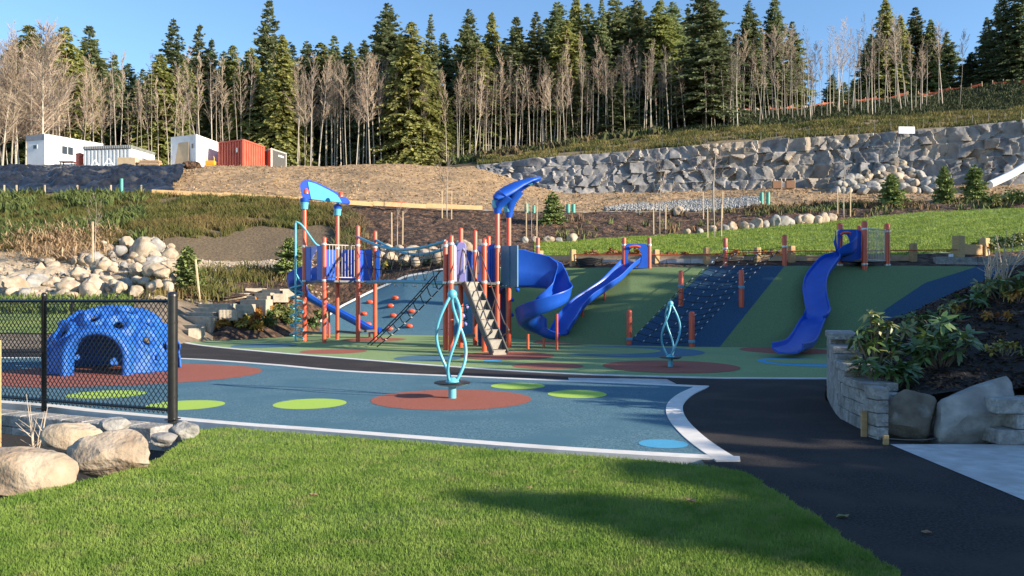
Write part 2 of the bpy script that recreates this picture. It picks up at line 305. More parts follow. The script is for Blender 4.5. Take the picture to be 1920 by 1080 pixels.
LN.append(line([(-900, 318, 80), (0, 318, 80), (330, 318, 80), (400, 309, 82), (480, 311, 84), (620, 312, 86), (700, 307, 88), (760, 306, 90), (900, 318, 93), (1010, 352, 89.5), (1060, 362, 88), (1150, 362, 88), (1300, 357, 86), (1450, 353, 84), (1600, 352, 82), (1750, 350, 80), (1920, 345, 77), (2800, 330, 75)]))
_d5, _z5 = LN[5]
def off_or(pts, dz, dd):                              # left of the rock wall the ground just runs on behind the crest
    d, z = line(pts); k = XS < 890
    d = np.where(k, _d5+dd, d); z = np.where(k, _z5+dz, z); return d, z
LN.append(off_or([(900, 312, 96), (1010, 299, 92.5), (1150, 288, 90), (1300, 275, 87.5), (1450, 264, 85.5), (1600, 255, 83.5), (1750, 245, 81.5), (1920, 228, 78.5), (2800, 200, 76)], 0.6, 9))
LN.append(off_or([(900, 300, 104), (1010, 284, 104), (1150, 262, 104), (1300, 246, 104), (1450, 236, 103), (1600, 222, 102), (1750, 215, 101), (1920, 205, 100), (2800, 180, 98)], 1.6, 18))
LN.append(off_or([(900, 290, 125), (1010, 272, 125), (1150, 248, 123), (1300, 226, 120), (1450, 208, 122), (1600, 194, 124), (1750, 180, 122), (1920, 152, 118), (2800, 110, 115)], 4.0, 42))
_d8, _z8 = LN[8]
LN.append((_d8*0+300, np.where(XS < 1250, _z8+14, _z8+2.0)))
AMP = [0.02, 0.02, 0.10, 0.10, 0.10, 0.16, 0.22, 0.35, 0.5, 1.0]
def _cols(x):
    x = np.asarray(x, float)
    return [np.interp(x, XS, d) for d, z in LN], [np.interp(x, XS, z) for d, z in LN]
def rough(X, Y, a):
    return a*(fbm(X*0.35, Y*0.35, 3, 3)*1.6+fbm(X*1.7, Y*1.7, 9, 3)*0.7)
def tz(X, Y):
    """height of the terrain at one point"""
    ds, zs = _cols(CX+F*X/Y); ds = [float(q) for q in ds]; zs = [float(q) for q in zs]
    if Y <= ds[0]: return 0.0
    return float(np.interp(Y, ds, zs)+rough(np.array(X), np.array(Y), float(np.interp(Y, ds, AMP))))
def T(x, d):                                          # terrain point in the direction of column x at distance d
    X = (x-CX)/F*d; return Vector((X, d, tz(X, d)))
def on_terrain(x, y, dmin=28.0, dmax=130.0):          # where the sight line through (x, y) meets the terrain
    prev = None
    for d in np.arange(dmin, dmax, 0.25):
        p = P(x, y, d)
        if p.z <= tz(p.x, d): return Vector((p.x, d, tz(p.x, d)))
    return T(x, dmax)
def zone(name, k, x0, x1, nx, ny, material, k2=None, lift=0.0, t0=0.0, t1=1.0, extra=None, kind='structure'):
    k2 = k+1 if k2 is None else k2
    xs = np.linspace(x0, x1, nx); ds, zs = _cols(xs)
    V = []
    for j in range(ny):
        t = t0+(t1-t0)*j/(ny-1)
        d = ds[k]*(1-t)+ds[k2]*t
        z = np.array([np.interp(d[i], [q[i] for q in ds], [q[i] for q in zs]) for i in range(nx)])
        a = np.array([np.interp(d[i], [q[i] for q in ds], AMP) for i in range(nx)])
        X = (xs-CX)/F*d; z = z+rough(X, d, a)+lift
        if extra is not None: z = z+extra(X, d, t)
        V.append(np.stack([X, d, z], 1))
    V = np.concatenate(V)
    i = np.arange(nx-1)[None, :]; j = np.arange(ny-1)[:, None]
    Fq = np.stack([j*nx+i, j*nx+i+1, (j+1)*nx+i+1, (j+1)*nx+i], -1).reshape(-1, 4)
    o = obj(name, mesh_from(name, V, Fq, True), material); o['kind'] = kind; return o

# base sheet reaching far to every side
b = MB(); b.add([(-600, -500, -.5), (600, -500, -.5), (600, 46, -.5), (-600, 46, -.5)], [(0, 1, 2, 3)])
b.build('ground', M['soil'], base=(0, 0, -.5))['kind'] = 'structure'
zone('garden_slope', 0, -900, 640, 90, 26, M['soil'])
zone('garden_slope_shoulder', 0, 640, 2800, 90, 8, M['soil'], lift=-.25)
zone('rubble_slope', 1, -900, 575, 130, 36, M['dirt2'], extra=lambda X, Y, t: 0.45*fbm(X*.9, Y*.9, 31, 4)*math.sin(math.pi*t))
zone('shrub_bed', 1, 575, 2800, 110, 12, M['mulch'])
zone('grass_bank', 2, -900, 660, 120, 20, M['bank'])
zone('mulch_hollow', 2, 660, 1002, 150, 36, M['mulch'], extra=lambda X, Y, t: .22*fbm(X*1.6, Y*1.6, 43, 3)*math.sin(math.pi*t))
zone('upper_lawn', 2, 1002, 2800, 140, 34, M['upper_lawn'])
zone('mulch_bed', 3, 600, 2400, 480, 44, M['mulch'], extra=lambda X, Y, t: (0.20*fbm(X*1.3, Y*1.3, 41, 4)+.10*fbm(X*4, Y*4, 42, 2))*min(1, math.sin(math.pi*t)*2))
zone('bank_top', 3, -900, 600, 60, 4, M['dirt'])
zone('dirt_slope', 4, -900, 2800, 300, 44, M['dirt'], extra=lambda X, Y, t: (0.55*fbm(X*.22, Y*.22, 51, 4)+0.18*fbm(X*1.1, Y*1.1, 52, 3))*math.sin(math.pi*t))
zone('site_pad', 5, -900, 895, 80, 10, M['dirt'])
zone('wall_backfill', 5, 895, 2800, 60, 4, M['soil'], lift=-.5)
zone('grass_strip', 6, 895, 2800, 120, 16, M['strip'])
zone('site_verge', 6, -900, 895, 60, 8, M['forest'])
zone('forest_floor', 7, -900, 1260, 90, 16, M['forest'])
zone('hill_slope', 7, 1260, 2800, 80, 16, M['hill_grass'])
zone('far_forest_floor', 8, -900, 2800, 90, 10, M['forest'])

# ---------------------------------------------------------------- flat surfaces
def smooth_poly(pts, n=8, closed=False):
    """Catmull-Rom through 2D points"""
    pts = [Vector((p[0], p[1])) for p in pts]; out = []; k = len(pts)
    rngs = range(k) if closed else range(k-1)
    for i in rngs:
        p0 = pts[i-1] if (closed or i > 0) else pts[0]*2-pts[1]
        p1 = pts[i]; p2 = pts[(i+1) % k]
        p3 = pts[(i+2) % k] if (closed or i+2 < k) else pts[-1]*2-pts[-2]
        for q in range(n):
            t = q/n
            out.append(0.5*((2*p1)+(p2-p0)*t+(2*p0-5*p1+4*p2-p3)*t*t+(3*p1-p0-3*p2+p3)*t**3))
    if not closed: out.append(pts[-1])
    return out
def gp(pts, z=0.0): return [(lambda p: (p.x, p.y))(G(x, y, z)) for x, y in pts]
def sheet(name, poly, z, material, kind='structure', parent=None, sub=None):
    bm = bmesh.new(); vs_ = [bm.verts.new((p[0], p[1], z)) for p in poly]; f = bm.faces.new(vs_)
    if f.normal.z < 0: f.normal_flip()
    bmesh.ops.triangulate(bm, faces=bm.faces)
    me = bpy.data.meshes.new(name); bm.to_mesh(me); bm.free()
    o = obj(name, me, material, parent)
    if kind and parent is None: o['kind'] = kind
    return o
def band(name, pts, width, z, th, material, parent=None, side=1):
    """flat band of concrete along a line, to one side of it, th thick"""
    n = len(pts); V = []
    for i, p in enumerate(pts):
        a = Vector(pts[max(i-1, 0)]); c = Vector(pts[min(i+1, n-1)]); t = (c-a).normalized(); nn = Vector((-t.y, t.x))*side*width
        for q, zz in ((Vector(p), z), (Vector(p)+nn, z), (Vector(p)+nn, z-th), (Vector(p), z-th)): V.append((q.x, q.y, zz))
    f = []
    for i in range(n-1):
        for j in range(4): f.append((i*4+j, i*4+(j+1) % 4, (i+1)*4+(j+1) % 4, (i+1)*4+j))
    f += [(3, 2, 1, 0), tuple((n-1)*4+j for j in range(4))]
    b = MB(); b.add(V, f); o = b.build(name, material, parent)
    if parent is None: o['kind'] = 'structure'
    return o

blue_top = gp([(-500, 672), (0, 672), (200, 672), (342, 674), (500, 685), (640, 697.5), (820, 706), (1005, 714), (1180, 721), (1326, 727.5)])
blue_right = gp([(1326, 728), (1300, 741), (1283, 757), (1281, 773), (1291, 792), (1316, 817), (1348, 841), (1388, 866)])
blue_bottom = gp([(1388, 866), (1200, 856), (1000, 843), (800, 827), (600, 811), (450, 800), (325, 789), (160, 773), (0, 757), (-500, 725)])
bt = smooth_poly(blue_top, 5); br = smooth_poly(blue_right, 8); bb = smooth_poly(blue_bottom, 5)
blue_s = sheet('blue_play_surface', bt+br[1:]+bb[1:], 0.012, M['rubber_blue'])
band('white_kerb', bb, 0.22, 0.02, 0.15, M['kerb'], side=-1)
band('white_kerb', br, 0.27, 0.021, 0.15, M['kerb'], side=-1)
band('white_kerb', bt, 0.26, 0.019, 0.15, M['kerb'], side=1)

green_low = gp([(349, 641), (362, 644.5), (402, 650), (506, 660), (640, 671), (835, 686.5), (1046, 699.5), (1300, 707.5), (1430, 709), (1565, 709.5), (1760, 709)])
green_up = gp([(349, 641), (358, 638), (395, 635), (440, 633), (512, 629), (575, 627)])
gl = smooth_poly(green_low, 5); gu = smooth_poly(green_up, 5)
back = [(-8.6, 42.5), (-3, 41.5), (2, 38.5), (8, 33.5), (20, 31.5), (24, 31.0), (24, 19)]
green_s = sheet('green_play_surface', gu+[Vector(p) for p in back]+gl[::-1][:-1], 0.012, M['rubber_green'])
band('white_kerb', gl, 0.24, 0.019, 0.15, M['kerb'], side=-1)
band('white_kerb', gu, 0.26, 0.0185, 0.15, M['kerb'], side=1)

# asphalt: the cross path and the path that runs along the right
pl = [(2.1, -6), (2.1, 4.7), (2.1, 6.5), (2.1, 8.25)]
pr = [(4.95, -6), (4.95, 6.8), (4.95, 9.4), (4.95, 10.1), (4.95, 11.6), (5.7, 14.0), (7.4, 18.0), (9.0, 20.5)]
asp = [(-40, 23.2)]+[(p[0], p[1]) for p in blue_top[1:]]
asp_poly = [(-40, 22.0), (1.0, 16.0), (2.2, 9.5)]+[pl[3], pl[2], pl[1], pl[0]]+pr+[(14, 21), (14, 26), (-8, 36), (-13, 36.0), (-14.2, 33.5), (-16, 30), (-40, 28.5)]
sheet('asphalt_path', asp_poly, 0.003, M['asphalt'])

# inlaid rubber circles
def circle(name, x0, x1, y0, y1, m, surf, z):
    c0 = G((x0+x1)/2, (y0+y1)/2+0.3); r = (x1-x0)/2/F*c0.y
    far = G((x0+x1)/2, y0).y; near = G((x0+x1)/2, y1).y; ry = max(min((far-near)/2, r*1.25), r*0.8); cy = (far+near)/2
    pts = [(c0.x+r*math.cos(a), cy+ry*math.sin(a)) for a in np.linspace(0, 2*math.pi, 49)[:-1]]
    return sheet(name, pts, z, M[m], None, surf)
zb = 0.016
circle('red_circle', 694, 997, 732, 771, 'rubber_red', blue_s, zb)
circle('lime_circle', 513, 647, 749, 769, 'rubber_lime', blue_s, zb)
circle('lime_circle', 920, 1022, 719, 731, 'rubber_lime', blue_s, zb)
circle('lime_circle', 1027, 1138, 733, 748, 'rubber_lime', blue_s, zb)
circle('lime_circle', 275, 416, 752, 771, 'rubber_lime', blue_s, zb)
circle('lime_circle', 128, 266, 733, 749, 'rubber_lime', blue_s, zb)
circle('sky_blue_circle', 1198, 1290, 826, 843, 'rubber_sky', blue_s, zb)
circle('red_circle', -70, 470, 683, 727, 'rubber_red', blue_s, zb)
circle('red_circle', 1133, 1387, 677, 701, 'rubber_red', green_s, zb+.004)
circle('navy_circle', 1040, 1322, 650, 671, 'rubber_navy', green_s, zb)
circle('green_inner_circle', 985, 1240, 652, 665, 'rubber_green', green_s, zb+.004)
circle('red_circle', 960, 1095, 681, 693, 'rubber_red', green_s, zb)
circle('red_circle', 862, 1040, 661, 676, 'rubber_red', green_s, zb+.008)
circle('navy_circle', 738, 866, 667, 678, 'rubber_navy', green_s, zb)
circle('sky_blue_circle', 906, 942, 675, 680, 'rubber_sky', green_s, zb)
circle('red_circle', 562, 686, 655.5, 664, 'rubber_red', green_s, zb)
circle('navy_circle', 434, 552, 645, 653, 'rubber_navy', green_s, zb)
circle('red_circle', 640, 760, 634, 640.5, 'rubber_red', green_s, zb)
circle('red_circle', 1000, 1130, 634, 652, 'rubber_red', green_s, zb+.012)
circle('red_circle', 1396, 1562, 650, 667, 'rubber_red', green_s, zb)
circle('sky_blue_circle', 1430, 1590, 671, 690, 'rubber_sky', green_s, zb)
circle('green_inner_circle', 1440, 1600, 675, 683, 'rubber_green', green_s, zb+.004)

# drain grate plate set in the path
sheet('concrete_pad', [(G(1068, 713).x, G(1068, 713).y+.5), (G(1255, 714).x, G(1255, 714).y+.3), (G(1275, 724).x, G(1275, 724).y+.35), (G(1070, 719).x, G(1070, 719).y+.35)], 0.0075, M['concrete'])
sheet('concrete_apron', [(G(1668, 834).x, G(1668, 834).y), (12, G(1900, 836).y), (12, 2.0), (4.57, 2.0), (4.57, 6.6)][:], 0.009, M['concrete'])

# ---------------------------------------------------------------- the rubber mound
MX = np.array([598, 640, 700, 760, 860, 1010, 1060, 1180, 1300, 1480, 1600, 1750, 1920, 2300], float)
_mb = [(598, 39.9), (700, 39.5), (860, 38.3), (960, 35.5), (1010, 33.5), (1060, 31.3), (1180, 30.0), (1300, 29.2), (1550, 28.3), (1750, 28), (2300, 27)]
_mc = [(598, 606, 41.0), (640, 576, 42.8), (700, 546, 44), (760, 520, 43.8), (860, 501, 43), (1010, 503, 40), (1180, 501, 37.3), (1300, 500, 36.6), (1480, 498.5, 35.7), (1700, 498.5, 35.3), (1900, 500, 35), (2300, 500, 33.7)]
def mound_pt(x, t):
    """t = 0 foot, 1 crest; softened at both ends"""
    d0 = np.interp(x, [p[0] for p in _mb], [p[1] for p in _mb])
    d1 = np.interp(x, [p[0] for p in _mc], [p[2] for p in _mc]); zc = np.interp(x, [p[0] for p in _mc], [float(zof(p[1], p[2])) for p in _mc])
    d = d0+(d1-d0)*t
    s = np.where(t < .12, t*t/.24, np.where(t > .86, 1-0.06-(0.07-(t-.86)*.5)*(1-t)/.14*1.0+.06-.0, (t-.06)))
    lin = (t-.06)/(.94-.07)
    s = np.clip(np.where(t < .12, (t*t/.24)/.87, np.where(t > .86, 1-((1-t)**2)/(.28)/.87, lin)), 0, 1)
    return (x-CX)/F*d, d, 0.014+(zc-0.014)*s
def mound_at(x, y):
    ts = np.linspace(0, 1, 400); X, d, z = mound_pt(np.full(400, float(x)), ts)
    yy = HY-(z-CH)/d*F; i = int(np.argmin(np.abs(yy-y))); return Vector((X[i], d[i], z[i]))
nx, ny = 520, 56
xs = np.linspace(598, 2300, nx); V = []; A = []
def seg_side(px_, py_, a, b):                          # >0 right of the picture line a-b (given top to bottom)
    return (px_-a[0])*(b[1]-a[1])-(py_-a[1])*(b[0]-a[0])
def zone_val(x, y):
    """signed value: > 0 blue, < 0 green (in mound surface coordinates: column and apparent row)"""
    v = np.full(x.shape, -50.0)
    v = np.maximum(v, 905-x+(y-560)*.35)                                            # left blue field
    l1 = np.interp(y, [500, 560, 600, 650], [1330, 1264, 1222, 1172]); r1 = np.interp(y, [500, 560, 610, 655], [1470, 1422, 1382, 1346])
    v = np.maximum(v, np.minimum(x-l1, r1-x))                                       # band under the net
    l2 = np.interp(y, [500, 510, 530, 560, 580, 640], [1830, 1800, 1735, 1690, 1660, 1600]); r2 = l2+np.interp(y, [500, 640], [130, 170])
    v = np.maximum(v, np.minimum(x-l2, r2-x))
    return v
for j in range(ny):
    t = np.full(nx, j/(ny-1)); X, d, z = mound_pt(xs, t)
    yy = HY-(z-CH)/d*F; V.append(np.stack([X, d, z], 1)); A.append(zone_val(xs, yy))
X, d, z = mound_pt(xs, np.ones(nx)); V.append(np.stack([(xs-CX)/F*(d+.9), d+.9, z-.03], 1)); A.append(A[-1]); ny += 1
V = np.concatenate(V); A = np.concatenate(A)
i = np.arange(nx-1)[None, :]; j = np.arange(ny-1)[:, None]
Fq = np.stack([j*nx+i, j*nx+i+1, (j+1)*nx+i+1, (j+1)*nx+i], -1).reshape(-1, 4)
me = mesh_from('rubber_mound', V, Fq, True)
at_ = me.attributes.new('colour_zone', 'FLOAT', 'POINT'); at_.data.foreach_set('value', A.astype(np.float32))
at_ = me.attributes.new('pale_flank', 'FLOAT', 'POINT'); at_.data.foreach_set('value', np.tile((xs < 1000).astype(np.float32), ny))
mm = mat('mound_rubber', (0.085, 0.14, 0.055), (0.17, 0.24, 0.105), 34, 0.9, 0.006, 120, detail=9, spec=0.25)
n = mm.node_tree; an = n.nodes.new('ShaderNodeAttribute'); an.attribute_name = 'colour_zone'
st = n.nodes.new('ShaderNodeMath'); st.operation = 'GREATER_THAN'; st.inputs[1].default_value = 0.0; n.links.new(an.outputs['Fac'], st.inputs[0])
bsd = n.nodes['Principled BSDF']; src = bsd.inputs['Base Color'].links[0].from_socket
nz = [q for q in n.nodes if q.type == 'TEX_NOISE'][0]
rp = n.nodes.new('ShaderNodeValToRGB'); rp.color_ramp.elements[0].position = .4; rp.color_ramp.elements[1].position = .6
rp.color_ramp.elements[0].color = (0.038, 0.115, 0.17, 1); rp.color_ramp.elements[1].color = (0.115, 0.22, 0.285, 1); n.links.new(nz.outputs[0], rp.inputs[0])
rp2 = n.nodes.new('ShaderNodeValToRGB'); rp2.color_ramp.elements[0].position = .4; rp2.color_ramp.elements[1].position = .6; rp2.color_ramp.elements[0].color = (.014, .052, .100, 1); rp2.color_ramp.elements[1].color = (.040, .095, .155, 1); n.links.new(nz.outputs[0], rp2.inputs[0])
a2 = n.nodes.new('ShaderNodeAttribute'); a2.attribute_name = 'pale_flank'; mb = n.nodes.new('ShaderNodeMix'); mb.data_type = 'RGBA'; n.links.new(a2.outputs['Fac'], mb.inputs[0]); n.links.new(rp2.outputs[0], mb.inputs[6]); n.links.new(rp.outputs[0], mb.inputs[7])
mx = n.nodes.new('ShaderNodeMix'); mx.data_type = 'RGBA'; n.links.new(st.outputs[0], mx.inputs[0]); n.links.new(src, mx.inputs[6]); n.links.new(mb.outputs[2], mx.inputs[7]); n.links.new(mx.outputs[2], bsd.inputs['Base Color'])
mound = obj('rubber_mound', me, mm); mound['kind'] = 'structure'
# pale edging along the mound's left rim
b = MB(); pts = []
for x in np.linspace(598, 905, 40):
    q = mound_pt(np.array([x]), np.array([1.0])); pts.append(Vector((q[0][0], q[1][0]+.1, q[2][0]-.01)))
b.tube(pts, 0.13, 6); b.build('mound_edging', M['kerb'], smooth=True)['kind'] = 'structure'

# ---------------------------------------------------------------- lawn in front (with a swelling towards the boulders)
lawn_left = gp([(372, 806), (335, 835), (296, 862), (225, 890), (140, 908), (0, 938), (-300, 1000)])
lawn_poly = [(p[0], p[1]-.20) for p in blue_bottom[:6]]
lawn_out = [(2.42, 8.0)]+[(p[0], p[1]-.22) for p in blue_bottom[1:6]]+[lawn_left[0]]+lawn_left[1:]+[(-14, -6), (2.49, -6), (2.49, 4.7), (2.50, 6.5)]
lawn = sheet('lawn', lawn_out, 0.008, M['lawn'])
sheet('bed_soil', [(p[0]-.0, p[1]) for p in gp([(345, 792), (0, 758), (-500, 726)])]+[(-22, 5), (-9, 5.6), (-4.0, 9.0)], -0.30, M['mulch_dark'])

def inside(poly, X, Y):
    r = np.zeros(X.shape, bool); n_ = len(poly); jn = n_-1
    for i_ in range(n_):
        xi, yi = poly[i_][0], poly[i_][1]; xj, yj = poly[jn][0], poly[jn][1]
        c = ((yi > Y) != (yj > Y)) & (X < (xj-xi)*(Y-yi)/((yj-yi)+1e-12)+xi); r ^= c; jn = i_
    return r
def blades(name, pts, h, wd, material, lean=0.5, seed=1, label=None, cat=None):
    """pts (n,3): one tapered blade (a bent pair of triangles) at each"""
    g = np.random.default_rng(seed); n_ = len(pts); a = g.uniform(0, 2*np.pi, n_); hh = h*g.uniform(.55, 1.25, n_); ln = g.uniform(.05, lean, n_)*hh
    a2 = g.uniform(0, 2*np.pi, n_); ww = wd*g.uniform(.7, 1.3, n_)
    sx = np.cos(a)*ww/2; sy = np.sin(a)*ww/2; lx = np.cos(a2)*ln; ly = np.sin(a2)*ln
    p = np.asarray(pts, float)
    A_ = p+np.stack([-sx, -sy, 0*sx], 1); B_ = p+np.stack([sx, sy, 0*sx], 1)
    mid = p+np.stack([lx*.35+sx*.8, ly*.35+sy*.8, hh*.6], 1); mid2 = p+np.stack([lx*.35-sx*.8, ly*.35-sy*.8, hh*.6], 1); tip = p+np.stack([lx, ly, hh], 1)
    V_ = np.stack([A_, B_, mid, mid2, tip], 1).reshape(-1, 3); k_ = np.arange(n_)[:, None]*5
    F_ = np.concatenate([k_+np.array([[0, 1, 2]]), k_+np.array([[0, 2, 3]]), k_+np.array([[3, 2, 4]])])
    o = obj(name, mesh_from(name, V_, F_), material); o['kind'] = 'stuff'
    return tag(o, label, cat)
# near lawn: denser close to the camera
N = 520000
Yr = 4.3+(11.3-4.3)*nrg.random(N)**1.45; Xr = nrg.uniform(-.70, .58, N)*Yr
ok = inside(lawn_out, Xr+.09*fbm(Xr*3, Yr*3, 301, 3), Yr+.12*fbm(Xr*3, Yr*3, 302, 3)) & (nrg.random(N) < .72+.9*np.clip(fbm(Xr*1.1, Yr*1.1, 303, 4)+.30, -.5, 1)); Xr = Xr[ok]; Yr = Yr[ok]
blades('lawn_grass', np.stack([Xr, Yr, 0*Xr+.006], 1), 0.034, 0.0052, M['blade'], 0.9, 3, 'short mown grass of the foreground lawn', 'grass')
# left lawn behind the dome
zone('left_lawn', 0, -400, 150, 40, 10, M['upper_lawn'], lift=.05, t0=.25, t1=.62)
# upper lawn tufts
def zone_points(k, x0, x1, n_, k2=None, seed=5, t0=0., t1=1.):
    g = np.random.default_rng(seed); k2 = k+1 if k2 is None else k2
    x = g.uniform(x0, x1, n_); t = g.uniform(t0, t1, n_); ds, zs = _cols(x)
    d = ds[k]*(1-t)+ds[k2]*t; z = zs[k]*(1-t)+zs[k2]*t
    ai = np.array(AMP); a = ai[k]*(1-t)+ai[k2]*t
    if k2 != k+1:
        D = np.array(ds); Z = np.array(zs); z = np.array([np.interp(d[i], D[:, i], Z[:, i]) for i in range(n_)]); a = np.array([np.interp(d[i], D[:, i], AMP) for i in range(n_)])
    X = (x-CX)/F*d; return np.stack([X, d, z+rough(X, d, a)], 1)
blades('upper_lawn_grass', zone_points(2, 1002, 2100, 110000, seed=21), 0.10, 0.03, M['upper_blade'], 0.8, 4, 'bright mown grass of the upper lawn above the mound', 'grass')
bp_ = zone_points(2, -300, 655, 120000, seed=22); kk = fbm(bp_[:, 0]*.5, bp_[:, 1]*1.2, 77, 3)
tt = np.interp(px(bp_[:, 0], bp_[:, 1]), [-300, 250, 330, 480, 655], [0.0, 0.05, .25, .45, .55]); ds_, zs_ = _cols(px(bp_[:, 0], bp_[:, 1])); tv = (bp_[:, 1]-ds_[2])/(ds_[3]-ds_[2])
bp_ = bp_[(kk > -0.30) & (tv > tt+.15*kk)]
blades('bank_grass', bp_, 0.42, 0.045, M['bank_blade'], 0.9, 6, 'long yellow-green grass on the steep bank below the black sheeting', 'grass')
sp_ = zone_points(6, 895, 2100, 60000, seed=23); kk = fbm(sp_[:, 0]*.3, sp_[:, 1]*.5, 79, 3); sp_ = sp_[kk > -.15]
blades('dry_grass', sp_, 0.45, 0.10, M['dry_blade'], 0.9, 7, 'dry yellowish grass along the top of the rock wall', 'grass')
hp_ = zone_points(7, 1240, 2100, 30000, seed=24)
blades('hill_grass', hp_, 0.5, 0.16, mat('shaded_hill_blade', (.026, .042, .014), (.055, .066, .022), .8, .9, trans=.1), 0.9, 8, 'grass on the far slope below the orange fence, darkened as if in shade', 'grass')  # blade colour darkened to carry the slope's shade

g_ = np.random.default_rng(66); ep = zone_points(2, 625, 690, 2600, seed=67); ep = ep[g_.random(len(ep)) < np.exp(-((px(ep[:, 0], ep[:, 1])-656)/16)**2)]
ep = np.repeat(ep, 5, 0)+g_.normal(0, .12, (len(ep)*5, 3))*np.array([1, 1, .1])
blades('edge_scrub', ep, .55, .06, mat('edge_scrub', (.07, .05, .028), (.17, .125, .06), .8, .9, c3=(.10, .11, .035), s3=.5), 1.0, 16, 'straggly brown growth where the grass bank meets the mulch', 'scrub')
# ---------------------------------------------------------------- plants: generators
def tris_to_mesh(name, T_): 
    T_ = np.asarray(T_, np.float32); n_ = T_.shape[0]
    return mesh_from(name, T_.reshape(-1, 3), np.arange(n_*T_.shape[1]).reshape(n_, T_.shape[1]))
def unit(v): return v/(np.linalg.norm(v, axis=-1, keepdims=True)+1e-9)
def conifer_crown(seed, H, R, base, nbr, kind, spray=0.5, shape=0.8, dens=5.0):
    g = np.random.default_rng(seed); out = []
    for i in range(nbr):
        t = g.random()**1.15
        if kind != 'cedar': lv = max(16, nbr//11); t = min(.995, (math.floor(t*lv)+.5+g.normal(0, .13))/lv); t = max(0, t)
        h = H*(base+(1-base)*t); L = R*(1-t)**shape*g.uniform(.55, 1.12)+.025*R
        if g.random() < .06: L *= 1.25
        az = g.uniform(0, 2*math.pi)
        if kind == 'cedar': pitch = math.radians(g.uniform(-5, 25)*(1 if t > .5 else .4)); droop = g.uniform(.35, .6)
        elif kind == 'spruce': pitch = math.radians(-8+35*t+g.uniform(-8, 8)); droop = g.uniform(.15, .35)
        else: pitch = math.radians(-4+38*t+g.uniform(-10, 10)); droop = g.uniform(.1, .3)
        dirv = np.array([math.cos(az)*math.cos(pitch), math.sin(az)*math.cos(pitch), math.sin(pitch)])
        sd = np.array([-math.sin(az), math.cos(az), 0])
        ns = max(4, int(L*dens)); s = np.sort(g.uniform(.12, 1, ns))
        p = np.array([0, 0, h])+dirv*(s*L)[:, None]+np.array([0, 0, -1])*(droop*L*(s**2))[:, None]
        for side in (-1, 1, 0):
            m_ = g.random(ns) < (.9 if side else .55)
            q = p[m_]; k = len(q)
            if not k: continue
            ln = spray*(.55+.6*g.random(k))*(1.1-.5*s[m_])*(.42+.58*min(1, (1-t)*3.5))
            down = (-.75 if kind == 'cedar' else -.30)*g.uniform(.4, 1.3, k)
            dv = unit(dirv[None, :]*g.uniform(.3, .9, k)[:, None]+sd[None, :]*side*g.uniform(.5, 1.0, k)[:, None]+np.array([0, 0, 1])*down[:, None]+g.normal(0, .15, (k, 3)))
            wv = unit(np.cross(dv, g.normal(0, 1, (k, 3))+np.array([0, 0, 1.2])))*(ln*g.uniform(.22, .40, k))[:, None]
            tip = q+dv*ln[:, None]; midp = q+dv*(ln*.45)[:, None]
            out.append(np.stack([q, midp+wv, tip, midp-wv], 1))
    q = np.array([[-.05, 0, H*.93], [.05, 0, H*.93], [.02, .03, H*1.01], [-.02, 0, H*1.01]]); out.append(q[None]*np.array([R*.4, R*.4, 1]))
    return tris_to_mesh('crown', np.concatenate(out))
def trunk_mesh(H, r, seed, n_=6, lean=0.15):
    g = random.Random(seed); b = MB(); pts = []; ph = g.uniform(0, 6)
    for i in range(7):
        t = i/6; pts.append((lean*math.sin(t*2.2+ph)*t, lean*math.cos(t*1.7+ph)*t, H*t-.4*(1-t)))
    b.tube(pts, [r*(1-t/6*.92) for t in range(7)], n_); 
    return mesh_from('trunk', b.v, b.f, True)
def bare_tree_meshes(seed, H, r, first=.45, nb=26, up=1.0, twigs=10, spread=.16, tw=.028):
    """trunk mesh, and a mesh of branches and twigs"""
    g = random.Random(seed); b = MB(); pts = []; ph = g.uniform(0, 6); ln = g.uniform(.01, .035)*H
    def axis(t): return Vector((ln*math.sin(t*2.5+ph)*t, ln*math.cos(t*2.0+ph)*t, H*t))
    for i in range(9): pts.append(axis(i/8)-Vector((0, 0, .3 if i == 0 else 0)))
    b.tube(pts, [r*(1-i/8*.9) for i in range(9)], 6); tr = mesh_from('trunk', b.v, b.f, True)
    c = MB(); tri = []
    for k in range(nb):
        t = first+(1-first)*(k+g.random())/nb; p = axis(t); az = g.uniform(0, 6.283); L = H*spread*(1.15-t)*g.uniform(.7, 1.5)+.4
        d0 = Vector((math.cos(az), math.sin(az), up*g.uniform(.7, 1.7))).normalized()
        q1 = p+d0*L*.5; d1 = (d0+Vector((0, 0, .35))).normalized(); q2 = q1+d1*L*.6
        c.tube([p, q1, q2], [r*.28*(1.2-t), r*.17*(1.2-t), .008], 3, cap=False)
        for j in range(twigs):
            s = g.uniform(.15, 1); o_ = p.lerp(q1, s*2) if s < .5 else q1.lerp(q2, s*2-1)
            tv = (d0+Vector((g.gauss(0, .55), g.gauss(0, .55), g.gauss(.25, .4)))).normalized(); tl = L*g.uniform(.25, .6)
            sv = tv.orthogonal().normalized()*tw; e = o_+tv*tl; tri.append((o_-sv, o_+sv, e))
            for _ in range(2):
                o2 = o_.lerp(e, g.uniform(.3, .8)); t2 = (tv+Vector((g.gauss(0, .6), g.gauss(0, .6), g.gauss(.15, .4)))).normalized(); tri.append((o2-sv*.6, o2+sv*.6, o2+t2*tl*.5))
    for q in tri: c.add(q, [(0, 1, 2)])
    return tr, mesh_from('crown', c.v, c.f)
def tree(name, tmesh, cmesh, tm, cm, loc, rz, sc, label, cat, group):
    e = empty(name, loc, label, cat, group, rz); e.scale = sc
    t = obj('trunk', tmesh, tm, e); c = obj('crown', cmesh, cm, e); return e

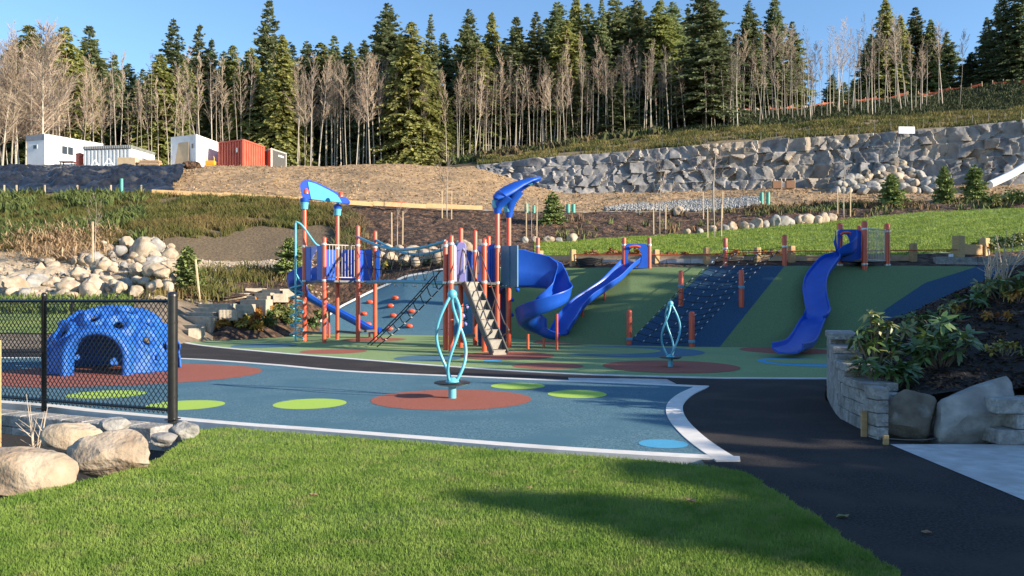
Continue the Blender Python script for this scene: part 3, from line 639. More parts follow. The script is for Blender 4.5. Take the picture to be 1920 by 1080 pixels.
SECT = [(-500, 60, 'left of the white office trailer'), (60, 200, 'behind the white office trailer'), (200, 320, 'behind the pale grey container'), (320, 420, 'behind the white box container'), (420, 560, 'behind the red container'),
        (560, 700, 'between the red container and the left blue canopy'), (700, 860, 'above the crest of the tan dirt slope'), (860, 1010, 'above the left end of the rock wall'), (1010, 1180, 'above the warm-toned stretch of rock wall'),
        (1180, 1350, 'above the middle of the rock wall'), (1350, 1520, 'left of the gap of open sky'), (1520, 1640, 'in the gap of open sky'), (1640, 1800, 'right of the gap of open sky'), (1800, 2600, 'at the far right edge')]
def section(x):
    for a, b_, s in SECT:
        if a <= x < b_: return s
    return 'out of view'
# ---- conifers of the wood: (column, row of the tip, distance, kind)
CONS = [(20, 95, 118, 'fir'), (55, 45, 122, 'cedar'), (90, 90, 128, 'fir'), (122, 47, 112, 'cedar'), (168, 47, 126, 'fir'), (192, 110, 132, 'fir'), (215, 100, 130, 'fir'), (240, 118, 135, 'dark'), (268, 128, 130, 'dark'),
        (300, 98, 112, 'cedar'), (325, 34, 118, 'spruce'), (345, 110, 113, 'cedar'), (375, 45, 128, 'fir'), (397, 72, 130, 'fir'), (420, 95, 132, 'dark'), (437, 82, 118, 'cedar'), (470, 88, 114, 'cedar'), (505, -2, 124, 'fir'), (530, 62, 110, 'cedar'),
        (548, 82, 122, 'dark'), (575, 75, 128, 'fir'), (602, 78, 128, 'cedar'), (627, 65, 130, 'fir'), (655, 78, 124, 'cedar'), (682, 74, 126, 'fir'), (705, 90, 120, 'dark'), (728, 5, 118, 'fir'), (772, 38, 109, 'cedar'), (750, 62, 126, 'fir'),
        (808, 24, 114, 'spruce'), (832, 60, 126, 'fir'), (856, 82, 128, 'dark'), (880, 15, 120, 'fir'), (900, 78, 118, 'cedar'), (922, 20, 122, 'cedar'), (945, 74, 127, 'dark'), (968, 30, 119, 'fir'), (1005, 20, 118, 'spruce'), (1025, 70, 126, 'dark'),
        (1045, 2, 122, 'fir'), (1062, 35, 116, 'cedar'), (1080, -8, 124, 'cedar'), (1102, 5, 126, 'fir'), (1128, -5, 118, 'spruce'), (1150, -14, 121, 'fir'), (1176, 10, 126, 'cedar'), (1195, -16, 122, 'fir'), (1215, 30, 117, 'dark'),
        (1238, -2, 118, 'cedar'), (1262, 2, 123, 'fir'), (1290, 12, 125, 'dark'), (1322, -60, 109, 'spruce'), (1352, 40, 121, 'dark'), (1380, 60, 126, 'fir'), (1405, 0, 124, 'fir'), (1428, 60, 127, 'dark'), (1452, -12, 126, 'fir'), (1486, 38, 128, 'fir'),
        (1160, 150, 110, 'dark'), (1090, 130, 112, 'dark'), (1285, 120, 111, 'dark'), (820, 150, 112, 'cedar'), (700, 150, 112, 'fir'), (500, 150, 116, 'dark'), (165, 150, 113, 'cedar'), (395, 150, 116, 'dark'),
        (1660, -4, 128, 'cedar'), (1632, 62, 131, 'fir'), (1688, 26, 130, 'cedar'), (1716, 12, 133, 'dark'), (1745, 34, 130, 'cedar'), (1776, 58, 132, 'fir'), (1560, 138, 150, 'dark'), (1582, 152, 152, 'dark'), (1601, 146, 155, 'fir'),
        (1822, 96, 126, 'dark'), (1850, 30, 124, 'spruce'), (1880, -20, 122, 'dark'), (1912, -60, 120, 'spruce'), (1945, -50, 124, 'dark')]
for q in range(110):                                    # the rows behind
    x = rng.uniform(-60, 1500); top = np.interp(x, [-60, 300, 560, 760, 1000, 1200, 1400, 1500], [115, 130, 110, 95, 75, 45, 75, 120])+rng.uniform(-12, 55)
    CONS.append((x, top, rng.uniform(124, 170), rng.choice(['fir', 'dark', 'dark', 'cedar'])))
CM = {}
for k, (kind, H, R, base, nbr, sp, shp, mt) in enumerate([('fir', 24, 4.3, .18, 520, .78, .66, 'fir'), ('fir', 24, 3.9, .22, 460, .78, .78, 'fir'), ('fir', 24, 4.6, .25, 330, .85, .8, 'fir'), ('dark', 24, 4.4, .08, 520, .78, .64, 'fir_dark'), ('dark', 24, 4.0, .14, 480, .75, .75, 'fir_dark'),
                                     ('cedar', 22, 4.6, .04, 700, .8, .56, 'cedar'), ('cedar', 22, 4.0, .08, 640, .8, .68, 'cedar'), ('spruce', 25, 4.4, .08, 560, .75, .76, 'fir_dark'), ('spruce', 25, 3.8, .12, 520, .75, .9, 'fir')]):
    CM.setdefault(kind, []).append((conifer_crown(100+k, H, R, base, nbr, 'cedar' if kind == 'cedar' else ('spruce' if kind == 'spruce' else 'fir'), sp, shp, 5.2), trunk_mesh(H*.985, .30, k), H, M[mt]))
CONS.sort(key=lambda c: c[0]); cnt = {}
TONE = {'fir': ('fir_tree', 'green fir'), 'dark': ('fir_tree', 'dark fir'), 'cedar': ('cedar_tree', 'yellow-green cedar'), 'spruce': ('spruce_tree', 'shaggy dark spruce')}
for x, top, d, kind in CONS:
    cm, tm, H, mt = rng.choice(CM[kind]); p = T(x, d); h = P(x, top, d).z-p.z
    s = h/H; wd = s*rng.uniform(1.0, 1.75); wd = max(wd, .9)
    row = 'tall' if h > 21 else ('mid-height' if h > 14 else 'low')
    sec = section(x); key = (row, kind, sec); c = cnt.get(key, 0); cnt[key] = c+1
    nm, tone = TONE[kind]
    tree(nm, tm, cm, M['bark'], mt, p-Vector((0, 0, .2)), rng.uniform(0, 6.28), (wd, wd, s), '%s %s %s, %s from left' % (row, tone, sec, ordw(c)), 'tree', 'conifers of the wood')
# ---- bare alders and birches along the edge of the wood
BM = [bare_tree_meshes(300+k, 12, rng.uniform(.065, .095), rng.uniform(.42, .66), rng.choice((16, 20, 28)), rng.uniform(1.0, 2.2), rng.choice((7, 9, 12)), rng.uniform(.10, .20), .020) for k in range(9)]
BM2 = [bare_tree_meshes(330+k, 12, .12, rng.uniform(.25, .4), 44, .9, 18, .27, .026) for k in range(4)]
BAR = []
for a, b_, n_, y0, y1, d0, d1 in [(-60, 130, 26, 80, 190, 92, 112), (130, 330, 22, 120, 190, 100, 114), (330, 470, 14, 120, 180, 102, 112), (540, 720, 28, 125, 165, 104, 112), (720, 860, 10, 130, 190, 106, 112), (850, 1060, 36, 118, 165, 105.5, 112),
                                  (1060, 1240, 30, 95, 160, 104.5, 112), (1240, 1380, 22, 90, 150, 105, 113), (1360, 1530, 34, 70, 140, 104, 118), (1520, 1620, 15, 45, 110, 103, 118), (1620, 1740, 18, 25, 110, 102, 116), (1740, 1800, 3, 40, 110, 104, 116)]:
    for q in range(n_): BAR.append((a+(b_-a)*(q+rng.random())/n_, rng.uniform(y0, y1)-22+(rng.uniform(10, 60) if rng.random() < .3 else 0), rng.uniform(d0, d1)))
BAR.sort(key=lambda c: c[0]); cnt = {}
for x, top, d in BAR:
    p = T(x, d); h = P(x, top, d).z-p.z; tm, cm = rng.choice(BM2 if (x < 130 and rng.random() < .6) else BM); s = h/12
    sec = section(x); c = cnt.get(sec, 0); cnt[sec] = c+1
    e = tree('bare_tree', tm, cm, M['birch'], M['twig'], p-Vector((0, 0, .1)), rng.uniform(0, 6.28), (max(s, .8)*rng.uniform(.7, 1.2), max(s, .8)*rng.uniform(.7, 1.2), s), 'slender leafless pale-trunked tree %s, %s from left' % (sec, ordw(c)), 'tree', 'leafless trees along the wood edge')
    e.rotation_euler = (rng.gauss(0, .03), rng.gauss(0.0, .045), rng.uniform(0, 6.28))
    if rng.random() < .12: e.rotation_euler[1] += rng.choice((-1, 1))*.10
# undergrowth at the foot of the wood
up = zone_points(7, -400, 1240, 9000, seed=61, t0=0., t1=.35)
blades('undergrowth', up, 1.0, 0.35, mat('undergrowth', (0.05, 0.05, 0.02), (0.14, 0.095, 0.045), 0.6, 0.9, c3=(0.06, 0.085, 0.025), s3=.25), 1.0, 9, 'brown and dark green undergrowth at the foot of the trees', 'undergrowth')

# ---- young conifers planted round the site
YF = [(conifer_crown(500+k, 2.6, 1.15, .02, 210, 'fir', .34, .6, 13), trunk_mesh(2.5, .035, 500+k, 6, .02)) for k in range(3)]
def young(x, yb, yt, d, label, k=0, wide=1.0, mt='young_fir'):
    p = T(x, d) if d > 30 else G(x, yb); h = P(x, yt, d).z-p.z; s = h/2.6
    return tree('young_fir', YF[k][1], YF[k][0], M['bark'], M[mt], p, k*1.3, (s*wide, s*wide, s), label, 'tree', 'young conifers planted round the site')
young(352, 568, 462, 39.5, 'young fir with a leaning stake, behind the right fence post', 0, 1.0)
young(543, 500, 446, 44, 'small dark green fir left of the sky-blue coil climber', 1, 1.1)
young(1036, 425, 360, 57, 'bushy young conifer in the mulch right of the upturned canopy', 2, 1.05)
young(1672, 388, 326, 62, 'yellow-green young fir in front of the boulder heap', 0, 1.0)
young(1770, 378, 312, 64, 'thin young fir right of the boulder heap', 1, .75)
young(1827, 372, 310, 64.5, 'full young fir near the white pipe at right', 2, .95)
# ---- staked saplings
SM = [bare_tree_meshes(600+k, 4.2, .035, .38, 12, 1.3, 5, .26, .012) for k in range(3)]
def stake(x, d, z0, z1, label, group='wooden stakes', lean=0.0, wd=.07, name='wooden_stake', mt='stake'):
    p = T(x, d) if d > 30 else Vector(((x-CX)/F*d, d, 0)); b = MB()
    a = Vector((p.x, p.y, p.z-.25)); e = Vector((p.x+lean, p.y, p.z+z1)); b.bar(a, e, wd, wd, up=(0, 1, 0))
    o = b.build(name, M[mt], base=(p.x, p.y, p.z)); return tag(o, label, 'stake', group)
def sapling(x, yt, d, label, where, k=0, stakes=(-1.0, 1.0), hs=2.0, mt='twig', wide=1.0, tk='birch'):
    p = T(x, d); h = P(x, yt, d).z-p.z; s = h/4.2
    tree('sapling', SM[k][0], SM[k][1], M[tk], M[mt], p, k*2.0, (max(s, .7)*wide, max(s, .7)*wide, s), label, 'tree', 'bare staked saplings')
    for i, sx in enumerate(stakes):
        stake(x+sx*F/d, d+.2*i, 0, hs, '%s wooden stake of the pair holding %s' % ('left' if i == 0 else 'right', where), lean=.05*sx)
sapling(745, 365, 50, 'bare sapling between two stakes above the rope bridge', 'the sapling above the rope bridge', 0, (-.35, .35), 2.2)
sapling(838, 275, 58, 'bare sapling at the top of the mulch left of the upturned canopy', 'the sapling left of the upturned canopy', 1, (-.35, .35), 2.1)
sapling(997, 372, 52, 'leaning bare sapling right of the upturned canopy posts', 'the sapling right of the upturned canopy', 2, (-.35, .35), 2.4)
sapling(1237, 310, 54.2, 'bare sapling at the back edge of the upper lawn', 'the sapling on the lawn edge', 0, (-.42, .42), 2.1)
sapling(1338, 268, 61, 'reddish many-branched sapling in front of the rock wall', 'the reddish sapling', 1, (-.8, .7), 2.1, 'twig_red', 1.7)
sapling(1340, 330, 51, 'bare sapling with dark guard standing on the upper lawn', 'the sapling on the upper lawn', 2, (-.45, .45), 2.2)
sapling(1582, 300, 58.2, 'pale bare sapling left of the boulder heap', 'the sapling left of the boulder heap', 0, (-.45, .5), 2.2, 'twig_pale', 1.3)
sapling(178, 378, 43, 'tall bare reddish sapling growing out of the boulder heap', 'the tall sapling in the boulder heap', 1, (-.12,), 2.6, 'twig_red', .9, 'twig_red')
stake(376, 38.6, 0, 2.1, 'lone slanting stake beside the young fir near the fence', lean=-.25)

# ---------------------------------------------------------------- leafy shrubs made of rosettes
def leaf_quad(L, W, curl):
    return [(0, 0, 0), (W/2, L*.4, .012), (W*.42, L*.72, -curl*.4), (0, L, -curl), (-W*.42, L*.72, -curl*.4), (-W/2, L*.4, .012)]
def rosette(seed, nl, L, W, droop, tilt0=.1, tilt1=1.0):
    g = random.Random(seed); b = MB()
    for i in range(nl):
        R = Matrix.Rotation(2.4*i+g.uniform(-.3, .3), 3, 'Z') @ Matrix.Rotation(g.uniform(tilt0, tilt1), 3, 'X') @ Matrix.Rotation(g.uniform(-.4, .4), 3, 'Y')
        sc = g.uniform(.7, 1.15); q = [R @ (Vector(v)*sc) for v in leaf_quad(L, W, droop)]
        b.add(q, [(0, 1, 5), (1, 2, 4, 5), (2, 3, 4)])
    b.tube([(0, 0, -.12), (0, 0, .02)], .008, 4)
    return mesh_from('leaf_cluster', b.v, b.f)
ROS = [rosette(k, 11, .19, .055, .06, -.5, .75) for k in range(3)]
ROS_S = [rosette(20+k, 14, .12, .05, .02, -.7, 1.2) for k in range(3)]
ROS_T = [rosette(40+k, 16, .09, .04, .01, -1.0, 1.3) for k in range(3)]
def shrub(name, loc, r, h, n_, rosettes, mts, label, seed, cat='shrub', group=None, sc=1.0, flat=.55, stem=True):
    g = random.Random(seed); e = empty(name, loc, label, cat, group)
    st = MB()
    for i in range(n_):
        a = g.uniform(0, 6.283); u = math.sqrt(g.random()); zz = h*(flat+(1-flat)*g.random())*(1-.45*u*u)
        p = Vector((r*u*math.cos(a), r*u*math.sin(a), zz))
        o = bpy.data.objects.new('leaf_cluster', g.choice(rosettes)); 
        me = o.data
        m_ = g.choice(mts)
        if len(me.materials) == 0: me.materials.append(None)
        link(o, e, loc); o.location = p; o.rotation_euler = (g.uniform(-.5, .5), g.uniform(-.5, .5), g.uniform(0, 6.28)); s = sc*g.uniform(.8, 1.25); o.scale = (s, s, s)
        o.material_slots[0].link = 'OBJECT'; o.material_slots[0].material = m_
        st.tube([(p.x*.15, p.y*.15, -.05), (p.x*.6, p.y*.6, zz*.55), tuple(p-Vector((0, 0, .02)))], .008*sc, 3, cap=False)
    if stem: obj('stem', mesh_from('stem', st.v, st.f), M['bark'], e)
    return e
# ---------------------------------------------------------------- boulders
def rock_mesh(seed, sub=3, rough_=.16, facets=5, flat=.0):
    g = np.random.default_rng(seed); bm = bmesh.new(); bmesh.ops.create_icosphere(bm, subdivisions=sub, radius=1.0)
    v = np.array([q.co[:] for q in bm.verts]); n_ = unit(v)
    disp = np.ones(len(v))
    for k in range(facets):                            # planes that shave the sphere: worn facets
        a = unit(g.normal(0, 1, 3)); c = g.uniform(.62, .93); dt = n_ @ a; lim = np.where(dt > 1e-3, c/np.maximum(dt, 1e-3), 9)
        disp = np.minimum(disp, lim*.55+.45*np.minimum(lim, 1.0)) if False else np.minimum(disp, np.where(lim < 1, lim, 1))
    for f_, a_ in ((1.6, rough_*.8), (3.5, rough_*.35), (8, rough_*.14)):
        o_ = g.uniform(0, 50, 3)
        disp = disp+a_*(fbm(v[:, 0]*f_+o_[0]+v[:, 2]*f_*.7, v[:, 1]*f_+o_[1]-v[:, 2]*f_*.6, seed, 2))
    v = n_*disp[:, None]
    for q, c in zip(bm.verts, v): q.co = c
    me = bpy.data.meshes.new('boulder'); bm.to_mesh(me); bm.free()
    me.polygons.foreach_set('use_smooth', np.ones(len(me.polygons), dtype=bool)); me.set_sharp_from_angle(angle=math.radians(38))
    return me
ROCKS = [rock_mesh(900+k, 3, .20, 16) for k in range(12)]
def rock(name, me, loc, size, rz, mt, label, cat='boulder', group=None, tilt=(0, 0)):
    o = bpy.data.objects.new(name, me)
    if len(me.materials) == 0: me.materials.append(None)
    o.location = loc; o.scale = size; o.rotation_euler = (tilt[0], tilt[1], rz); link(o, None, loc)
    o.material_slots[0].link = 'OBJECT'; o.material_slots[0].material = M[mt]
    return tag(o, label, cat, group)
def rock_px(x0, x1, y0, y1, d, mt, label, seed, group=None, depth=.8, rz=0.0, tilt=(0, 0), sub=4, sink=.12, zfrac=1.0):
    """a boulder that fills the pixel box at distance d (its centre)"""
    sx = (x1-x0)/2/F*d; sz = (y1-y0)/2/F*d; c = P((x0+x1)/2, (y0+y1)/2, d)
    return rock('boulder', rock_mesh(seed, sub, .17, 13), (c.x, c.y, c.z-sink*sz), (sx*1.06, sx*depth, sz*(1.06+sink)), rz, mt, label, group=group, tilt=tilt)
fg = 'boulders edging the front lawn'
rock_px(-60, 140, 836, 935, 7.5, 'boulder', 'big pale boulder cut by the left edge of view', 1, fg, .7, .1)
rock_px(130, 296, 806, 888, 8.2, 'boulder', 'big tan flat-topped boulder beside the lawn, second from the left', 2, fg, .62, -.05, (0, -.06))
rock_px(86, 192, 788, 842, 9.2, 'boulder', 'grey-tan boulder behind the big tan one, below the fence', 3, fg, .7, .4)
rock_px(184, 246, 778, 815, 9.9, 'boulder_grey', 'rounded grey boulder under the middle of the chain-link fence', 4, fg, .8, 1.)
rock_px(278, 332, 811, 838, 9.3, 'boulder_grey', 'small pale flat boulder right of the big tan one', 5, fg, .9, .3)
rock_px(316, 376, 787, 824, 10.0, 'boulder_grey', 'wedge-shaped grey boulder at the foot of the fence corner post', 6, fg, .8, -.5)

# ---------------------------------------------------------------- block walls
def block_mesh(L, D, H, seed, rough_face=.012):
    g = random.Random(seed); bm = bmesh.new(); bmesh.ops.create_cube(bm, size=1.0)
    bmesh.ops.scale(bm, vec=(L-.008, D, H-.006), verts=bm.verts)
    bmesh.ops.bevel(bm, geom=bm.edges[:], offset=.012, segments=1, affect='EDGES')
    for v in bm.verts: v.co += Vector((g.uniform(-1, 1), g.uniform(-1, 1), g.uniform(-.5, .5)))*rough_face*.5
    bmesh.ops.translate(bm, vec=(0, 0, H/2), verts=bm.verts)
    me = bpy.data.meshes.new('block'); bm.to_mesh(me); bm.free(); me.materials.append(M['block']); return me
BH = .19
BL = [block_mesh(.46, .40, BH, k) for k in range(4)]; BHALF = [block_mesh(.23, .40, BH, 10+k) for k in range(2)]; CAP = [block_mesh(.50, .46, BH*.62, 20+k, .004) for k in range(3)]
def block(parent, me, p, rz, name='block'):
    o = bpy.data.objects.new(name, me); at = Vector(WO[parent.name]); o.location = Vector(p)-at; o.rotation_euler = (0, 0, rz); link(o, parent, at); return o
def block_wall(name, path, tops, label, group=None, cap=True):
    """path: smooth list of 2D points; tops(s) gives number of courses at the distance s along it"""
    pts = [Vector(p) for p in path]; S = [0]
    for a, c in zip(pts, pts[1:]): S.append(S[-1]+(c-a).length)
    def at(s):
        s = max(0, min(S[-1]-1e-6, s))
        for i in range(len(pts)-1):
            if S[i+1] >= s: t = (s-S[i])/(S[i+1]-S[i]); return pts[i].lerp(pts[i+1], t), (pts[i+1]-pts[i])
        return pts[-1], pts[-1]-pts[-2]
    e = empty(name, (pts[0].x, pts[0].y, 0), label, 'wall', group)
    nc = max(tops(s) for s in np.linspace(0, S[-1], 60)); g = random.Random(5)
    for c in range(int(nc)+1):
        s = .23 if c % 2 else .0; s += .23
        while s < S[-1]:
            n_ = tops(s)
            if c < n_:
                p, t = at(s); a = math.atan2(t.y, t.x); block(e, g.choice(BL), (p.x, p.y, c*BH-.02), a)
            elif c == n_ and cap:
                p, t = at(s); a = math.atan2(t.y, t.x); block(e, g.choice(CAP), (p.x, p.y, c*BH-.02), a, 'cap_block')
            s += .462
    return e
wall_path = smooth_poly([(5.00, 10.25), (5.18, 11.6), (5.55, 12.8), (5.97, 14.0), (6.08, 14.3)], 6)
def wtops(s):
    Y = 10.25+s*.96
    return 6 if Y > 13.05 else (5 if Y > 12.15 else (4 if Y > 11.25 else 3))
block_wall('block_wall', wall_path, wtops, 'curved grey block wall stepping down beside the path')
# return of the wall facing the camera
e = empty('block_wall', (4.75, 10.0, 0), 'narrow end of pale stone blocks left of the dark boulder', 'wall')
for c in range(4): block(e, block_mesh(.17, .30, BH*.9, 60+c), (4.755, 10.02, c*BH*.9-.01), 0.12)
e = empty('block_wall', (6.2, 9.66, 0), 'grey block wall at the right edge beside the big leaning boulder', 'wall')
for c in range(4):
    for k in range(5):
        if c == 3 and k == 0: continue
        me_ = BL[(c+k) % 4]
        block(e, me_, (6.22+.462*k+(.23 if c % 2 else 0)+(.10 if c == 3 else 0), 9.66+.012*c+(.12 if c == 3 else 0), c*BH+.004), 0.03, 'cap_block' if c == 3 else 'block')
rock_px(1642, 1758, 722, 826, 10.02, 'boulder_dark', 'dark brown flat-faced boulder between block wall and leaning boulder', 11, None, .38, 0.0)
rock_px(1730, 1792, 714, 758, 10.9, 'boulder_dark', 'small brown boulder resting on top beside the dark boulder', 12, None, .8, .5)
c_ = P(1818, 772, 9.95); rock('boulder', rock_mesh(13, 4, .15, 12), (c_.x, c_.y, c_.z-.02), (.66, .38, .43), 0, 'boulder_grey', 'big grey boulder leaning against the right block wall', tilt=(0, -.78))
rock_px(1826, 1905, 548, 590, 15.6, 'boulder_grey', 'low pale rock on the crest of the dark planting bed', 14, None, .6, .2)

# ---------------------------------------------------------------- right planting bed
def bed_z(X, Y):
    u = px(X, Y); f = np.clip((Y-10.3)/5.4, 0, 1); f = f*f*(3-2*f)*.35+f*.65
    top = np.interp(u, [1560, 1620, 1700, 1800, 1920, 2300], [1.28, 1.34, 1.48, 1.95, 2.5, 3.4])
    lo = np.interp(u, [1560, 1640, 1900, 2300], [.52, .52, .62, 1.0])
    z = lo+(top-lo)*f
    return z-np.clip((Y-17.2)/3.5, 0, 1)*top*.9
nx_, ny_ = 110, 90; V = []
for j in range(ny_):
    Y = 10.15+(21-10.15)*j/(ny_-1)
    xl = float(np.interp(Y, [10.15, 11.6, 14, 14.4, 16, 18, 21], [5.15, 5.34, 6.1, 6.3, 8.0, 10.0, 13.0])); X = np.linspace(xl, 19, nx_)
    z = bed_z(X, np.full(nx_, Y)); z = z+.05*fbm(X*2.2, Y*2.2, 91, 4)+.035*fbm(X*9, Y*9, 92, 3); V.append(np.stack([X, np.full(nx_, Y), z], 1))
V = np.concatenate(V); i = np.arange(nx_-1)[None, :]; j = np.arange(ny_-1)[:, None]
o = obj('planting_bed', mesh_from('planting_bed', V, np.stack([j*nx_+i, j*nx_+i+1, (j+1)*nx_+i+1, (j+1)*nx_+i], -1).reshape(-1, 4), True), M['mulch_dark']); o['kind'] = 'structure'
# loose chips over it
g = np.random.default_rng(3); Y = g.uniform(10.3, 17, 9000); X = np.interp(Y, [10.15, 11.6, 14, 16.4, 18.4], [5.25, 5.44, 6.3, 8.6, 10.6])+g.random(9000)*7; Z = bed_z(X, Y)+.05*fbm(X*2.2, Y*2.2, 91, 4)+.02
a = g.uniform(0, 6.28, 9000); L_ = g.uniform(.02, .06, 9000); dv = np.stack([np.cos(a)*L_, np.sin(a)*L_, g.normal(0, .015, 9000)], 1); sv = np.stack([-np.sin(a)*.012, np.cos(a)*.012, g.normal(0, .008, 9000)], 1); p_ = np.stack([X, Y, Z], 1)
o = obj('mulch_chips', tris_to_mesh('mulch_chips', np.stack([p_-dv-sv, p_+dv-sv, p_+dv+sv, p_-dv+sv], 1)), M['mulch']); tag(o, 'loose bark chips over the dark planting bed', 'mulch', kind='stuff')
def bed(x, y):                                        # where the sight line meets the bed
    for d in np.arange(10.3, 20, .05):
        p = P(x, y, d)
        if p.z <= float(bed_z(np.array(p.x), np.array(d))): return Vector((p.x, d, float(bed_z(np.array(p.x), np.array(d)))))
    return Vector(((x-CX)/F*16, 16, 1.2))
lf = [M['leaf'], M['leaf'], M['leaf'], M['leaf_pale']]
rg = 'rhododendrons in the right planting bed'
shrub('rhododendron', bed(1640, 700), .34, .92, 28, ROS, lf, 'tall rhododendron with paler top just right of the block wall steps', 1, 'shrub', rg, 1.15, .25)
shrub('rhododendron', bed(1655, 722), .36, .42, 16, ROS, lf[:3], 'low dark rhododendron right in front of the tall one', 2, 'shrub', rg, 1.15, .4)
shrub('rhododendron', bed(1722, 648), .34, .50, 14, ROS, lf, 'rhododendron with pale leaf tips in the middle of the bed', 3, 'shrub', rg, 1.1, .4)
shrub('rhododendron', bed(1765, 690), .42, .74, 24, ROS, lf[:3], 'wide rhododendron at the centre of the bed, nearest the big boulder', 4, 'shrub', rg, 1.15, .25)
shrub('rhododendron', bed(1745, 612), .50, .26, 9, ROS, [M['leaf']], 'low spreading rhododendron on the crest of the bed', 5, 'shrub', rg, 1.0, .4)
shrub('rhododendron', bed(1815, 580), .36, .28, 7, ROS, [M['leaf']], 'small dark rhododendron on the crest left of the pale rock', 6, 'shrub', rg, 1.0, .4)
shrub('rhododendron', bed(1872, 560), .45, .42, 15, ROS, lf, 'rhododendron growing behind the pale rock, under bare stems', 7, 'shrub', rg, 1.05, .3)
shrub('rhododendron', bed(1915, 555), .40, .40, 12, ROS, lf, 'rhododendron cut by the right edge of view', 8, 'shrub', rg, 1.05, .3)
shrub('shrub', bed(1882, 672), .26, .24, 12, ROS_T[:], [M['leaf_yellow'], M['leaf_pale']], 'small yellow-green shrub low in the dark bed', 9, 'shrub', None, 1.0, .3)
shrub('shrub', bed(1866, 602), .26, .20, 12, ROS_T, [M['leaf_red'], M['leaf_orange']], 'small rusty-red shrub in the dark bed', 10, 'shrub', None, 1.0, .3)
shrub('shrub', bed(1792, 592), .28, .22, 11, ROS_T, [M['leaf_orange'], M['leaf_pale']], 'small bronze shrub between rhododendrons on the bed crest', 12, 'shrub', None, 1.0, .3)
shrub('shrub', bed(1908, 566), .28, .22, 11, ROS_T, [M['leaf_orange'], M['leaf_yellow']], 'small orange shrub at the right edge of the bed', 13, 'shrub', None, 1.0, .3)
def bare_shrub(p, h, label, n_=9, mt='twig_pale', seed=1, spread=.5, r=.012):
    g = random.Random(seed); b = MB()
    for k in range(n_):
        a = g.uniform(0, 6.28); d = Vector((math.cos(a)*spread*g.uniform(.3, 1), math.sin(a)*spread*g.uniform(.3, 1), 1)).normalized(); L = h*g.uniform(.6, 1.1); q = Vector(p)
        m_ = q+d*L*.5+Vector((g.gauss(0, .04), g.gauss(0, .04), 0))*h; e_ = m_+(d+Vector((g.gauss(0, .25), g.gauss(0, .25), .3))).normalized()*L*.5
        b.tube([q-Vector((0, 0, .05)), m_, e_], [r, r*.7, r*.3], 4)
        for t in range(3):
            s = q.lerp(m_, g.uniform(.5, 1)) if t else m_; b.tube([s, s+(d+Vector((g.gauss(0, .7), g.gauss(0, .7), 0))).normalized()*L*g.uniform(.2, .4)], [r*.55, r*.2], 3)
    return tag(b.build('bare_shrub', M[mt], base=p), label, 'shrub')
bare_shrub(bed(1858, 555)+Vector((0, .1, .1)), .95, 'bare pale-stemmed shrub rising above the bed crest', 10, seed=4, spread=.7, r=.014)
bare_shrub(bed(1895, 545)+Vector((0, .2, .1)), 1.0, 'bare pale-stemmed shrub nearer the right edge of view', 8, seed=5, spread=.6, r=.014)
# stakes and a wire ring in front of the wall
def small_stake(x, y, h, label, wd=.07):
    p = G(x, y); b = MB(); b.box((p.x, p.y, h/2-.05), (wd, .04, h+.1)); return tag(b.build('wooden_stake', M['timber'], base=(p.x, p.y, 0)), label, 'stake', 'short survey stakes by the path')
small_stake(1620, 819, .34, 'tall pale stake standing against the block wall end')
small_stake(1661, 834, .12, 'stubby wooden peg at the corner of the concrete apron', .06)
b = MB(); c0 = G(1695, 822)
for q in range(4):
    b.tube([(c0.x+(.36+.02*q)*math.cos(a), c0.y+.05+(.24+.03*q)*math.sin(a), .012+.006*q) for a in np.linspace(0, 6.283, 33)[:-1]], .008, 5, closed=True)
tag(b.build('hose_coil', M['dark_metal'], base=(c0.x, c0.y, 0)), 'flat coil of dark hose in front of the dark boulder', 'hose')

# ---------------------------------------------------------------- chain-link fence on the left and its low wall
def chainlink(name, posts, zb, zt, label, cell=.098, wire=.0085, corner=0, post_r=.04, rail_z=None):
    e = empty(name, (posts[0][0], posts[0][1], 0), label, 'fence')
    for k, p in enumerate(posts):
        r = post_r*1.75 if k == corner else post_r
        b = MB(); b.lathe((p[0], p[1], 0), [(r, -.02), (r, zt+.04), (r*1.08, zt+.045), (r*1.08, zt+.075), (r*.85, zt+.105), (r*.4, zt+.12)], 16); po = b.build('post', M['black'], e, True)
        b = MB(); b.box((p[0], p[1], .028), (.17, .17, .015)); b.build('base_plate', M['black'], po)
        if k == corner:
            for zz in (.35, .85, zt-.35): b = MB(); b.lathe((p[0], p[1], zz), [(r*1.06, 0), (r*1.06, .03)], 16); b.build('tension_band', M['black'], po)
    for a, c in zip(posts, posts[1:]):
        for zz, nm in ((zt-.02, 'top_rail'), (zb+.06, 'bottom_rail')):
            b = MB(); b.tube([(a[0], a[1], zz), (c[0], c[1], zz)], .024, 8); b.build(nm, M['black'], e, True)
        A_ = Vector((a[0], a[1])); C_ = Vector((c[0], c[1])); D_ = (C_-A_); L = D_.length; D_.normalize(); n_ = int(L/cell); cw = L/n_; hr = cw*1.12; rows = int((zt+.07-zb)/(hr/2))
        b = MB(); nn = Vector((-D_.y, D_.x))
        for i_ in range(n_+1):
            pts = []
            for r_ in range(rows+1):
                s = i_*cw+(cw/2 if (r_ % 2) else 0); s = min(max(s, 0), L)
                pts.append(Vector((A_.x+D_.x*s+nn.x*.003*(1 if r_ % 2 else -1), A_.y+D_.y*s+nn.y*.003*(1 if r_ % 2 else -1), zb+r_*hr/2)))
            b.tube(pts, wire, 3, cap=False)
            pts2 = [Vector((A_.x+D_.x*min(max(i_*cw-(cw/2 if (r_ % 2) else 0), 0), L), A_.y+D_.y*min(max(i_*cw-(cw/2 if (r_ % 2) else 0), 0), L), zb+r_*hr/2)) for r_ in range(rows+1)]
            b.tube(pts2, wire, 3, cap=False)
        o = b.build('wire_mesh', M['black'], e)
    return e
